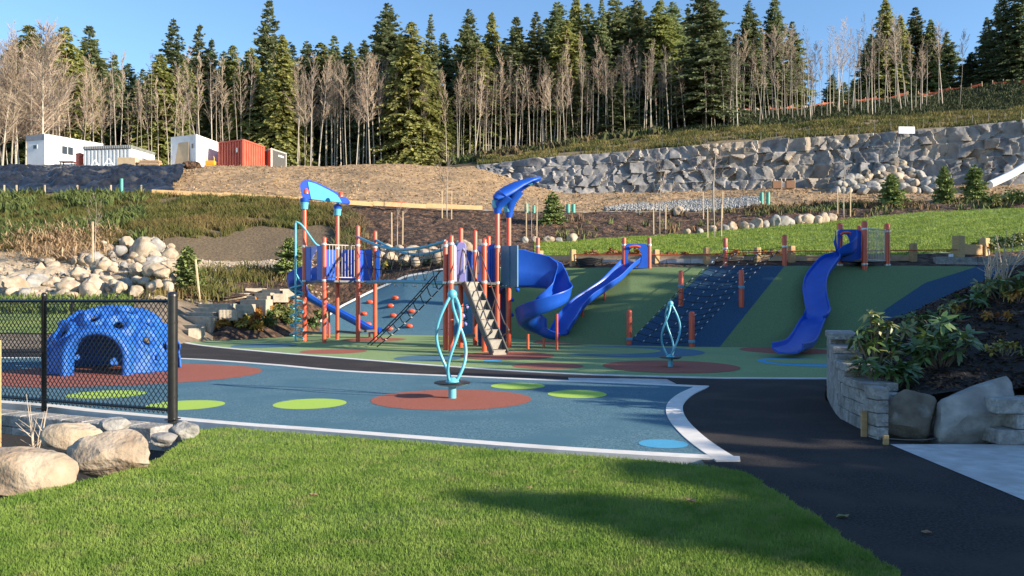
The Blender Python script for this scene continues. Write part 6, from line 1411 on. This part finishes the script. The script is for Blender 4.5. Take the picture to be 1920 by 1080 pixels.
# ---------------------------------------------------------------- sculpted rock wall, in courses
def rock_wall():
    xs_w = np.linspace(893, 2250, 640); ds, zs = _cols(xs_w)
    foot_d, top_d = ds[5], ds[6]; zf, zt = zs[5]-.6, zs[6]+.12
    X0 = (xs_w-CX)/F*foot_d; S = np.concatenate([[0], np.cumsum(np.hypot(np.diff(X0), np.diff(foot_d)))])
    e = empty('rock_wall', (X0[320], foot_d[320], zf[320]), 'long sculpted rock-face retaining wall across the hillside', 'wall')
    at = Vector(WO[e.name]); nc_ = 4; rows = 26; g = np.random.default_rng(17)
    t = np.stack([np.gradient(X0), np.gradient(foot_d)], 1); t /= np.linalg.norm(t, axis=1)[:, None]; nrm = np.stack([t[:, 1], -t[:, 0]], 1)    # towards the camera
    for c in range(nc_):
        nseed = int(S[-1]*2.0/1.15); sx = g.uniform(-1, S[-1]+1, nseed); sz = g.uniform(-.3, 2.1, nseed); tilt = g.normal(0, .25, (nseed, 2)); offs = g.uniform(0, .14, nseed); an = g.uniform(-.9, .9, nseed)
        V = []; RG = []
        for r_ in range(rows):
            v = r_/(rows-1); hgt = (zt-zf)/nc_; z = zf+hgt*(c+v); zl = hgt*v
            sk = S+ .3*fbm(S*1.1, z*1.1, 7, 3); zk = zl+.3*fbm(S*1.1, z*1.1, 27, 3)
            du = sk[:, None]-sx[None, :]; dw = zk[:, None]-sz[None, :]; d2 = (du+dw*an[None, :])**2+(dw*.5)**2
            i1 = np.argmin(d2, 1); dd = np.take_along_axis(d2, i1[:, None], 1)[:, 0]; d2c = d2.copy(); d2c[np.arange(len(S)), i1] = 1e9; dd2 = d2c.min(1)
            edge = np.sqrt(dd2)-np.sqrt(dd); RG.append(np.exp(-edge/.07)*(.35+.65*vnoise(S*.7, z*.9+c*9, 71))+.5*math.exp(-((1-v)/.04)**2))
            bulge = .10*np.clip(edge, 0, .4)**.5+offs[i1]+tilt[i1, 0]*(sk-sx[i1])+tilt[i1, 1]*(zk-sz[i1])
            bulge = bulge*(1-.2*np.exp(-((1-v)/.06)**2))+.07*fbm(S*1.4, z*1.4, 44, 4)+.03*fbm(S*6, z*6, 45, 2)+.12*(3-c)+.06*np.exp(-((v-.04)/.05)**2)
            k_ = (z-zf)/(zt-zf); dY = foot_d+(top_d-foot_d)*k_*.9; Xb = (xs_w-CX)/F*dY; bulge = np.clip(bulge, -.2, .9)
            V.append(np.stack([Xb+nrm[:, 0]*bulge-at.x, dY+nrm[:, 1]*bulge-at.y, z-at.z], 1))
        lip = V[-1].copy(); lip[:, 1] += 1.0; V.append(lip); n1 = rows+1; V = np.concatenate(V); nx_ = len(xs_w)
        i = np.arange(nx_-1)[None, :]; j = np.arange(n1-1)[:, None]
        me = mesh_from('wall_course', V, np.stack([j*nx_+i, j*nx_+i+1, (j+1)*nx_+i+1, (j+1)*nx_+i], -1).reshape(-1, 4), True, 34); RG.append(RG[-1]); me.attributes.new('sunlit_ridge', 'FLOAT', 'POINT').data.foreach_set('value', np.concatenate(RG).astype(np.float32))
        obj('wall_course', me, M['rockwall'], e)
    return e
# pale seams along the facet ridges, coloured in place of sun catching them
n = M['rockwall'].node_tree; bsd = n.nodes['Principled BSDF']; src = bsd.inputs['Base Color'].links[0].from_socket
an = n.nodes.new('ShaderNodeAttribute'); an.attribute_name = 'sunlit_ridge'; mr = n.nodes.new('ShaderNodeMath'); mr.operation = 'MULTIPLY'; mr.inputs[1].default_value = .75; mr.use_clamp = True; n.links.new(an.outputs['Fac'], mr.inputs[0])
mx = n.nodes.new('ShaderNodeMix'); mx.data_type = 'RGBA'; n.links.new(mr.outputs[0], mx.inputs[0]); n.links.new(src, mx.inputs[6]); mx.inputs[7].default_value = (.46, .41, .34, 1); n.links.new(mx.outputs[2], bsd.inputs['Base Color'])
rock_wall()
# thin wire fence posts along its top, white notice
e = empty('wire_fence', tuple(T(1400, 86.6)), 'thin dark wire fence along the top of the rock wall', 'fence')
prev = None
for k, x in enumerate(np.linspace(905, 1915, 34)):
    d = float(np.interp(x, XS, LN[6][0]))+.5; p = T(x, d); b = MB(); b.tube([p-Vector((0, 0, .2)), p+Vector((0, 0, 1.15))], .03, 4); b.build('fence_post', M['dark_metal'], e)
    if prev is not None:
        for hh in (.35, .75, 1.12): b = MB(); b.tube([prev+Vector((0, 0, hh)), p+Vector((0, 0, hh))], .012, 3); b.build('wire', M['dark_metal'], e)
    prev = p
p = P(1700, 244, 81.2); b = MB(); b.box(p, (1.75, .08, .72), .05); nb = empty('notice_board', (p.x, p.y, p.z-.9), 'blank white sign board on the rock wall top at right', 'sign'); b.build('board', M['white'], nb)
for s in (-.6, .6): b = MB(); b.tube([(p.x+s, p.y+.08, p.z-1.2), (p.x+s, p.y+.08, p.z+.3)], .04, 6); b.build('leg', M['dark_metal'], nb)
# boulder heap at the foot of the rock wall
g = random.Random(55); hb = []
for _ in range(900):
    x = g.uniform(1562, 1765); y = g.uniform(305, 360); top = np.interp(x, [1560, 1590, 1640, 1680, 1720, 1765], [347, 336, 318, 300, 322, 342])
    if y > top and all((x-a)**2+((y-c)*1.2)**2 > 9.0**2 for a, c in hb): hb.append((x, y))
    if len(hb) >= 62: break
hb.sort()
for k, (x, y) in enumerate(hb):
    d = 79.6-(y-305)/55*5.0; p = P(x, y, d); s = g.uniform(.42, .75); lean = g.uniform(-.5, .5)
    rock('boulder', ROCKS[k % 8], p, (s*g.uniform(.9, 1.5), s, s*g.uniform(.65, .95)), g.uniform(0, 6.28), g.choice(('boulder_grey', 'boulder_grey', 'boulder_dark', 'boulder')), 'boulder in the %s of the heap at the rock wall foot, %s from the left' % ('top' if y < 325 else 'middle' if y < 342 else 'base', ordw(k)), group='boulders heaped at the rock wall foot', tilt=(lean, g.uniform(-.5, .5)))
b = MB(); V = []; hx = np.linspace(1555, 1772, 24)
for t in np.linspace(0, 1, 10):
    for x in hx:
        top = np.interp(x, [1555, 1590, 1640, 1680, 1720, 1772], [352, 338, 320, 303, 325, 350]); y = 360+(top-360)*t; V.append(P(x, y, 74.8+t*5.2)-Vector((0, -.4, .35)))
b.add(V, [(j*24+i, j*24+i+1, (j+1)*24+i+1, (j+1)*24+i) for j in range(9) for i in range(23)]); o = b.build('rubble_heap', M['dirt2'], smooth=True); o['kind'] = 'structure'
# white drain pipe at right, crates at the wall foot
b = MB(); b.tube(spline([P(1856, 346, 72), P(1880, 335, 72.5), P(1905, 322, 73), P(1940, 300, 74)], 4), .36, 12); tag(b.build('drain_pipe', M['white'], smooth=True), 'fat white drain pipe sloping out of view at right', 'pipe')
for k, x in enumerate((1456, 1481)):
    p = T(x, 81.5); b = MB()
    b.box(p+Vector((0, 0, .45)), (.95, .5, .8)); 
    ce = empty('crate', tuple(p), '%s of two rusty boxes at the foot of the rock wall' % ('left' if k == 0 else 'right'), 'box', 'boxes at the wall foot'); b.build('box', mat('rusty_box', (.22, .12, .07), None, 3, .9), ce, bevel=.03)
    for s in (-.5, .5): b = MB(); b.box(p+Vector((s, -.05, .55)), (.09, .09, 1.15)); b.build('corner_post', M['stake'], ce)
# dirt piles in the middle distance
# ---------------------------------------------------------------- teal pipes
def pipe(x, y0, y1, d, r, label, grp='teal pipe stubs'):
    p = T(x, d); zt = float(zof(y0, d)); b = MB(); b.lathe((p.x, p.y, p.z-.3), [(r, 0), (r, zt-p.z+.3), (r*.8, zt-p.z+.3), (r*.78, zt-p.z+.15)], 12); return tag(b.build('pipe', M['teal_pipe'], smooth=True), label, 'pipe', grp)
pipe(228, 335, 362, 59.6, .12, 'lone teal pipe standing below the black sheeting')
pipe(987, 382, 400, 62.2, .16, 'left teal pipe of the pair by the upturned canopy'); pipe(1001, 385, 400, 62.4, .13, 'right shorter teal pipe of the pair by the upturned canopy')
pipe(1065, 383, 398, 63.4, .17, 'left teal pipe of the pair right of the bushy conifer'); pipe(1075, 383, 398, 63.6, .17, 'right teal pipe of the pair right of the bushy conifer')
pipe(1428, 361, 382, 68, .17, 'left teal pipe of the pair at the end of the gravel'); pipe(1440, 361, 382, 68.3, .17, 'right teal pipe of the pair at the end of the gravel')
# ---------------------------------------------------------------- timber board, black sheeting, stakes
b = MB(); pts = [(285, 364, 60.6), (420, 369, 60.7), (560, 377, 60.9), (700, 386, 61.4), (800, 390, 61.8), (905, 393, 62.2)]
e = empty('timber_edging', tuple(P(290, 366, 60.6)), 'long new orange timber edging along the top of the bank', 'edging')
for a, c in zip(pts, pts[1:]):
    b = MB(); pa, pc = P(a[0], a[1]-4.5, a[2]-1.1), P(c[0], c[1]-3, c[2]-1.1); b.bar(pa, pa.lerp(pc, .995), .12, .34); b.build('board', M['timber_orange'], e)
b = MB(); pts = [(-60, 368, 60.5), (285, 364.5, 60.5)]; b.bar(P(*pts[0])+Vector((0, 0, -.05)), P(*pts[1])+Vector((0, 0, -.05)), .1, .12); tag(b.build('timber_edging', M['timber_grey']), 'weathered thin edging along the bottom of the black sheeting', 'edging')
nx_, ny_ = 260, 90; xs_t = np.linspace(-200, 350, nx_); V = []
for j in range(ny_):
    t = j/(ny_-1); tt = .03+t*1.0; ds, zs = _cols(xs_t); d = ds[4]*(1-tt)+ds[5]*tt; xx = xs_t-np.clip((xs_t-300)/50, 0, 1)*22*(1-t)*(1+np.sin(t*9)*.4)
    X = (xx-CX)/F*d; z = np.array([tz(X[i], d[i]) for i in range(nx_)]) if False else zs[4]*(1-tt)+zs[5]*tt
    fold = 1.0*np.abs(fbm(X*.40+d*.25, d*.30, 61, 3))+1.1*np.abs(fbm(X*.8-d*.55, X*.25+d*.2, 62, 3))+.30*np.abs(fbm(X*2.3+d*.5, d*1.2, 64, 3))+.10*fbm(X*5, d*3, 63, 2)
    V.append(np.stack([X, d, z+(.10+.10*t)+fold*min(1, t*6)*(1.0-.65*t**3)], 1))
V = np.concatenate(V); i = np.arange(nx_-1)[None, :]; j = np.arange(ny_-1)[:, None]; at = V.mean(0); at[2] = V[:, 2].min()
me = mesh_from('tarp', V-at, np.stack([j*nx_+i, j*nx_+i+1, (j+1)*nx_+i+1, (j+1)*nx_+i], -1).reshape(-1, 4), True, 50)
tag(obj('plastic_sheet', me, M['tarp'], None, tuple(at)), 'crumpled black plastic sheeting covering the slope below the trailers', 'tarp')
# bald strip of soil showing through the sheeting's lower edge
for k, x in enumerate((8, 31, 84, 145, 208, 265)):
    p = P(x, 366, 60.4); b = MB(); b.box(p+Vector((0, 0, .30)), (.10, .06, 1.0)); tag(b.build('wooden_stake', M['stake']), 'pale stake along the foot of the black sheeting, %s from the left' % ordw(k), 'stake', 'stakes along the black sheeting')
for k, (x0, y0, x1, y1, d) in enumerate(((10, 352, 50, 334, 68), (52, 356, 82, 342, 66), (60, 322, 72, 316, 77), (150, 338, 170, 332, 72))):
    b = MB(); a = P(x0, y0, d); c = P(x1, y1, d+3); a.z += .2; c.z += .2; b.bar(a, c, .16, .06); tag(b.build('plank', M['timber']), 'loose plank weighing down the black sheeting, %s from left' % ordw(k), 'plank', 'planks on the sheeting')
p = on_terrain(470, 372, 58, 80); b = MB()
for q in range(3): b.add([Vector((p.x+v[0], p.y+v[1]+q*.3, p.z+v[2]+.25)) for v in ((-1.2, 0, 0), (1.3, .2, -.1), (.8, .6, .25), (-.7, .7, .3))], [(0, 1, 2, 3)])
b2 = on_terrain(735, 386, 60, 80)
for nm, mt_, dx, lab in (('cloth_bundle', 'orange', .5, 'crumpled orange netting lying on the dirt above the edging board'), ('cloth_bundle', 'teal_pipe', -.9, 'small teal bundle beside the crumpled orange netting')):
    rock(nm, ROCKS[5], (b2.x+dx, b2.y+.6, b2.z+.15), (.75 if dx > 0 else .5, .3, .3 if dx > 0 else .2), .2, mt_, lab, 'bundle')

# ---------------------------------------------------------------- site trailers and containers
def ground_at(x, d): return T(x, d)
def box3(e, A, B, C, z0, z1, m, name='body', inset=0.0):
    D = A+C-B; b = MB(); pts = [A, B, C, D]
    b.prism([(p.x, p.y, z0) for p in pts], (0, 0, z1-z0)); return b.build(name, M[m], e, bevel=.03)
def face_pt(A, B, s, z, out=0.05):
    t = (B-A); n_ = Vector((t.y, -t.x, 0)).normalized(); n_ = n_ if n_.y < 0 or True else n_
    p = A.lerp(B, s); return Vector((p.x, p.y, z)), n_
def on_face(e, A, B, s0, s1, z0, z1, m, name, out=.05, th=.06):
    """a plate standing proud of the upright face A-B"""
    a = A.lerp(B, s0); c = A.lerp(B, s1); t = (B-A).normalized(); n_ = Vector((t.y, -t.x, 0))
    b = MB(); b.prism([Vector((a.x, a.y, z0))+n_*(out-th), Vector((c.x, c.y, z0))+n_*(out-th), Vector((c.x, c.y, z1))+n_*(out-th), Vector((a.x, a.y, z1))+n_*(out-th)], n_*th); return b.build(name, M[m], e)
def flat(x, d): q = P(x, 0, d); return Vector((q.x, q.y, 0))
def ztop(y, d): return float(zof(y, d))
def unit3(name, xa, da, xb, db, xc, dc, ytop, label, mt, cat='container', base_lift=0.0):
    A, B, C = flat(xa, da), flat(xb, db), flat(xc, dc); z0 = min(tz(q.x, q.y) for q in (A, B, C))-.1+base_lift; z1 = ztop(ytop, db)
    e = empty(name, (B.x, B.y, z0), label, cat); return e, A, B, C, z0, z1
def ribs(e, A, B, z0, z1, m, n_, depth=.07):
    for k in range(n_): on_face(e, A, B, (k+.2)/n_, (k+.65)/n_, z0, z1, m, 'rib', depth, depth*1.6)
# office trailer
e, A, B, C, z0, z1 = unit3('site_trailer', 50, 85.2, 84, 84.2, 192, 89.5, 251, 'white office trailer with a grey roof band above the black sheeting', 'white', 'trailer')
z0b = ztop(309, 84.2); box3(e, A, B, C, z0b, z1-.5, 'white'); 
for a, c in ((A, B), (B, C)): on_face(e, a, c, -.01, 1.01, z1-.62, z1, 'roofgrey' if a is A else 'white_grey', 'roof_band', .05, .12)
box3(e, A, B, C, z1-.5, z1-.02, 'roofgrey', 'roof')
w_ = on_face(e, A, B, .36, .60, z1-1.55, z1-1.1, 'white_grey', 'window', .04); on_face(w_, A, B, .40, .56, z1-1.5, z1-1.15, 'glass', 'pane', .06, .03)
wf = on_face(e, B, C, .27, .48, z1-1.95, z1-.95, 'white_grey', 'window', .04)
for s in (.285, .385): on_face(wf, B, C, s, s+.085, z1-1.88, z1-1.02, 'glass', 'pane', .07, .03)
for q in (A, B, C, A.lerp(B, .5), B.lerp(C, .5)): b = MB(); b.box((q.x+.1, q.y+.2, (z0+z0b)/2), (.3, .3, z0b-z0+.02)); b.build('block_support', M['dark_metal'], e)
b = MB(); q = B.lerp(C, .5); b.box((q.x-.3, q.y+.4, (z0+z0b)/2), (1.0, 1.0, z0b-z0)); b.build('skirting', M['dark_metal'], e)
# red portable cabin
e, A, B, C, z0, z1 = unit3('portable_toilet', 142, 84.0, 150, 83.6, 157, 84.4, 286, 'small red portable cabin left of the pale grey container', 'container_red', 'cabin'); box3(e, A, B, C, z0, z1-.2, 'container_red')
box3(e, A.lerp(B, -.05), B+(B-A)*.05, C+(C-B)*.05, z1-.2, z1, 'container_red', 'roof'); on_face(e, A, B, .15, .85, z0+.25, z1-.35, 'container_red', 'door', .05)
# pale grey ribbed container with dark flat roof
e, A, B, C, z0, z1 = unit3('site_container', 157, 83.3, 246, 82.5, 290, 86.5, 272, 'pale grey ribbed container with a dark flat roof', 'white_grey'); box3(e, A, B, C, z0, z1-.35, 'white_grey'); ribs(e, A, B, z0+.2, z1-.45, 'white_grey', 13, .10)
box3(e, A+(A-B)*.01+Vector((0, -.15, 0)), B+(B-A)*.01+Vector((0, -.15, 0)), C+(C-B)*.03, z1-.35, z1, 'roofdark', 'roof')
on_face(e, B, C, .02, .98, z0+.1, z1-.4, 'white', 'end_wall', .04); on_face(e, B, C, .42, .68, z1-1.15, z1-.65, 'white_grey', 'air_conditioner', .35, .4)
ribs(e, A, B, z1-.33, z1-.03, 'roofgrey', 26, .20)
# white box container with a plywood sheet
e, A, B, C, z0, z1 = unit3('site_container', 321, 86.5, 368, 85.0, 411, 89.5, 252, 'white box container with a plywood sheet leaning on its end', 'white'); box3(e, A, B, C, z0, z1, 'white')
b = MB(); q0 = A.lerp(B, .24)+Vector((0, -.45, 0)); q1 = A.lerp(B, .74)+Vector((0, -.45, 0)); u0 = A.lerp(B, .30)+Vector((0, -.12, 0)); u1 = A.lerp(B, .72)+Vector((0, -.12, 0)); b.prism([Vector((q0.x-.25, q0.y, z0)), Vector((q1.x, q1.y, z0)), Vector((u1.x, u1.y, z1-.75)), Vector((u0.x, u0.y, z1-.75))], (0, .05, 0)); tag(b.build('plywood_sheet', M['plywood']), 'tall plywood sheet leaning against the white box container', 'plywood')
for a, c in ((A, B), (B, C)):
    on_face(e, a, c, -.005, .035, z0, z1, 'white', 'corner_post', .05, .08); on_face(e, a, c, .965, 1.005, z0, z1, 'white', 'corner_post', .05, .08); on_face(e, a, c, .035, .965, z1-.16, z1, 'white', 'top_rail', .045, .07)
on_face(e, A, B, .84, .88, z1-1.5, z1-1.0, 'dark_metal', 'lock', .08)
# red container
e, A, B, C, z0, z1 = unit3('site_container', 411, 86.8, 456, 85.2, 495, 89.2, 261, 'rust-red ribbed shipping container', 'container_red'); box3(e, A, B, C, z0, z1, 'container_red'); ribs(e, A, B, z0+.2, z1-.2, 'container_red', 9, .09); ribs(e, B, C, z0+.2, z1-.2, 'container_red', 9, .09)
for a, c in ((A, B), (B, C)):
    for s in (-.01, .97): on_face(e, a, c, s, s+.04, z0, z1, 'container_red', 'corner_post', .11, .14)
    on_face(e, a, c, .03, .97, z1-.18, z1, 'container_red', 'top_rail', .115, .14)
on_face(e, A, B, .74, .80, z1-1.4, z1-.9, 'galv', 'lock_plate', .12, .03)
# black cargo trailer
e, A, B, C, z0, z1 = unit3('cargo_trailer', 496, 90.0, 509, 88.8, 537, 91.8, 278, 'small black cargo trailer with pale trim right of the red container', 'black', 'trailer'); box3(e, A, B, C, z0+.35, z1, 'dark_metal')
for a, c in ((A, B), (B, C)):
    on_face(e, a, c, -.01, 1.01, z1-.16, z1+.02, 'galv', 'trim', .05); on_face(e, a, c, 0, .06, z0+.4, z1-.18, 'galv', 'corner_trim', .04); on_face(e, a, c, .94, 1.0, z0+.4, z1-.18, 'galv', 'corner_trim', .04)
on_face(e, B, C, .45, .8, z1-.7, z1-.5, 'white', 'sticker', .03); on_face(e, A, B, .1, .9, z0+.4, z1-.2, 'container_red', 'door', .035)
b = MB(); q = B.lerp(C, .5); b.tube([(q.x-.1, q.y-.25, z0+.32), (q.x+.1, q.y-.05, z0+.32)], .33, 14); b.build('wheel', M['black'], e, True)
# plywood box, lumber stack, trestles, odds and ends on the pad
q = P(236, 0, 80.6); zg = tz(q.x, q.y); e = empty('plywood_box', (q.x, q.y, zg), 'pale plywood box in front of the pale grey container', 'box'); zt_ = ztop(295, 80.6); b = MB(); b.prism([(q.x-1.0, q.y, zg-.1), (q.x+1.05, q.y-.15, zg-.1), (q.x+1.05, q.y-.15, zt_), (q.x-.85, q.y, zt_)], (.1, 1.1, 0)); b.build('box', M['plywood'], e, bevel=.02)
for s in (-.6, .6): b = MB(); b.box((q.x+s, q.y+.45, zg+.0), (.14, 1.2, .16)); b.build('skid', M['timber_grey'], e)
g = random.Random(3); q = P(279, 0, 80.4); zg = tz(q.x, q.y)
e = empty('lumber_stack', (q.x, q.y, zg), 'stack of lumber right of the plywood box', 'lumber')
for r_ in range(7):
    for k in range(4): b = MB(); b.box((q.x+g.uniform(-.06, .06), q.y+k*.24, zg+.12+r_*.15), (2.05+g.uniform(-.2, .2), .21, .11), g.uniform(-.03, .03)); b.build('board', M['timber'] if g.random() < .5 else M['timber_grey'], e)
for k, (x, lab) in enumerate(((178, 'left white A-frame trestle before the pale grey container'), (204, 'right white A-frame trestle before the pale grey container'))):
    q = P(x, 0, 80.2); zg = tz(q.x, q.y); e = empty('trestle', (q.x, q.y, zg), lab, 'trestle', 'white trestles')
    for s in (-1, 1): b = MB(); b.bar((q.x+s*.62, q.y, zg+.1), (q.x, q.y, zg+1.05), .08, .10, up=(0, 1, 0)); b.build('leg', M['white'], e); 
    b = MB(); b.box((q.x, q.y, zg+.5), (.6, .07, .08)); b.build('brace', M['white'], e)
q = P(395, 0, 82.6); zg = tz(q.x, q.y); e = empty('plate_compactor', (q.x, q.y, zg), 'small yellow site machine in front of the white box container', 'machine')
b = MB(); b.box((q.x, q.y, zg+.42), (1.0, .6, .45)); b.build('engine', M['yellow'], e, bevel=.06); b = MB(); b.box((q.x, q.y, zg+.1), (1.15, .7, .18)); b.build('base_plate', M['yellow'], e, bevel=.04)
for s in (-.4, .4): b = MB(); b.tube([(q.x+s, q.y, zg+.6), (q.x+s, q.y-.1, zg+1.0), (q.x+s*.8, q.y-.1, zg+1.12)], .05, 6); b.build('handle', M['yellow'], e, True)
q = P(127, 0, 81.0); zg = tz(q.x, q.y); e = empty('work_table', (q.x, q.y, zg), 'dark red work table in front of the white office trailer', 'table'); b = MB(); b.box((q.x, q.y, zg+.95), (1.5, .7, .10)); b.build('top', mat('dark_red_paint', (.16, .03, .03), None, 3, .6), e)
for sx in (-.6, .6):
    for sy in (-.28, .28): b = MB(); b.box((q.x+sx, q.y+sy, zg+.45), (.09, .09, .95)); b.build('leg', M['dark_metal'], e)
q = P(362, 0, 80.6); zg = tz(q.x, q.y); rock('rubble_bag', ROCKS[3], (q.x, q.y, zg+.35), (1.1, .5, .5), .2, 'mulch', 'dark heap of bags at the end of the black sheeting', 'bag')

# ---------------------------------------------------------------- orange fence along the far road
e = empty('orange_fence', tuple(T(1600, 123)), 'orange plastic construction fence along the far road on the hill', 'fence')
pts = []
for x in np.linspace(1225, 2000, 40):
    d = float(np.interp(x, XS, LN[8][0]))-.6; pts.append(T(x, d))
for k, (p, q) in enumerate(zip(pts, pts[1:])):
    hgt = .70+.15*math.sin(k*1.7)
    if k % 7 != 3:
        b = MB(); nq = 6; V = []
        for i_ in range(nq+1): c = p.lerp(q, i_/nq); sg = .12*math.sin(math.pi*i_/nq); V += [c+Vector((0, 0, .15)), c+Vector((0, 0, hgt-sg))]
        b.add(V, [(2*i_, 2*i_+2, 2*i_+3, 2*i_+1) for i_ in range(nq)]); o = b.build('netting', M['orange'], e); md = o.modifiers.new('thickness', 'SOLIDIFY'); md.thickness = .04
    b = MB(); b.tube([p-Vector((0, 0, .3)), p+Vector((0, 0, hgt+.25))], .06, 5); b.build('fence_post', M['stake'], e)
for a, c in ((0, 13), (13, 26), (26, 39)):
    b = MB(); b.bar(pts[a]+Vector((0, -.4, .05)), pts[c]+Vector((0, -.4, .05)), .2, .22); b.build('edge_board', M['timber_grey'], e)
# dark shrubs in the gap and pale blocks along that road
for k, x in enumerate((1398, 1418, 1470, 1508, 1560, 1604)):
    d = float(np.interp(x, XS, LN[8][0]))-1.0; p = T(x, d); rock('boulder', ROCKS[k % 8], (p.x, p.y, p.z+.3), (.9, .6, .6), k, 'boulder', 'pale rock pile beside the orange fence on the hill, %s from the left' % ordw(k), group='pale rocks by the far road')

# ---------------------------------------------------------------- trees out of view on the right that shade the path and bed
def shade_tree(X, Y, H, kind, label, wd=1.0, v=0):
    cm, tm, H0, mt = CM[kind][v % len(CM[kind])]; s = H/H0; tree({'cedar': 'cedar_tree', 'spruce': 'spruce_tree'}.get(kind, 'fir_tree'), tm, cm, M['bark'], mt, (X, Y, -.5), X+Y, (wd*s, wd*s, s), label, 'tree', 'trees beyond the right edge of view')
SHADE = []
g = random.Random(77)
for row in range(3):
    c = 4.3
    while c < 43:
        sb = np.interp(c, [5, 5.8, 6.4, 7.2, 8.6, 11, 20, 25, 33, 43], [1.2, 1.0, .5, .3, 2.2, 1.0, -5.5, -7.5, -11.0, -10.0]); st_ = 14+(c-6)*.36+row*3.4+g.uniform(-.6, .6)
        H = ((st_-sb)*math.tan(SUN_ELEV)+.5)*g.uniform(1.08, 1.28)*(1 if row == 0 else .95); SHADE.append((.915*st_+.403*c, -.403*st_+.915*c, H, g.choice(['cedar', 'cedar', 'spruce', 'dark']), g.uniform(1.2, 1.55)*min(1.4, 11/H)*(1.6 if c < 12 else 1.2))); c += g.uniform(1.3, 2.0)
for k, (X, Y, H, kind, wd) in enumerate(SHADE): shade_tree(X, Y, H, kind, 'conifer beyond the right edge of view shading the path, %s from the camera' % ordw(k), wd, k)

# straw, wood chips and clods over the dirt slope
cp = zone_points(4, 300, 1900, 8000, seed=97, t0=.02, t1=.99); g2 = np.random.default_rng(5); n_ = len(cp); tt_ = np.zeros(n_)
_x = px(cp[:, 0], cp[:, 1]); _d, _z = _cols(_x); _t = (cp[:, 1]-_d[4])/(_d[5]-_d[4]); cp[:, 2] += (0.55*fbm(cp[:, 0]*.22, cp[:, 1]*.22, 51, 4)+0.18*fbm(cp[:, 0]*1.1, cp[:, 1]*1.1, 52, 3))*np.sin(np.pi*_t)+.03
a = g2.uniform(0, 6.28, n_); L_ = g2.uniform(.04, .15, n_); dv = np.stack([np.cos(a)*L_, np.sin(a)*L_, g2.uniform(-.02, .12, n_)], 1); sv = np.stack([-np.sin(a)*.03, np.cos(a)*.03, g2.uniform(0, .05, n_)], 1)
o = obj('wood_chips', tris_to_mesh('wood_chips', np.stack([cp-dv-sv, cp+dv-sv, cp+dv+sv, cp-dv+sv], 1)), mat('straw_chips', (.22, .145, .078), (.38, .265, .15), .9, .95)); tag(o, 'straw and wood chips strewn over the tan dirt slope', 'chips', kind='stuff')
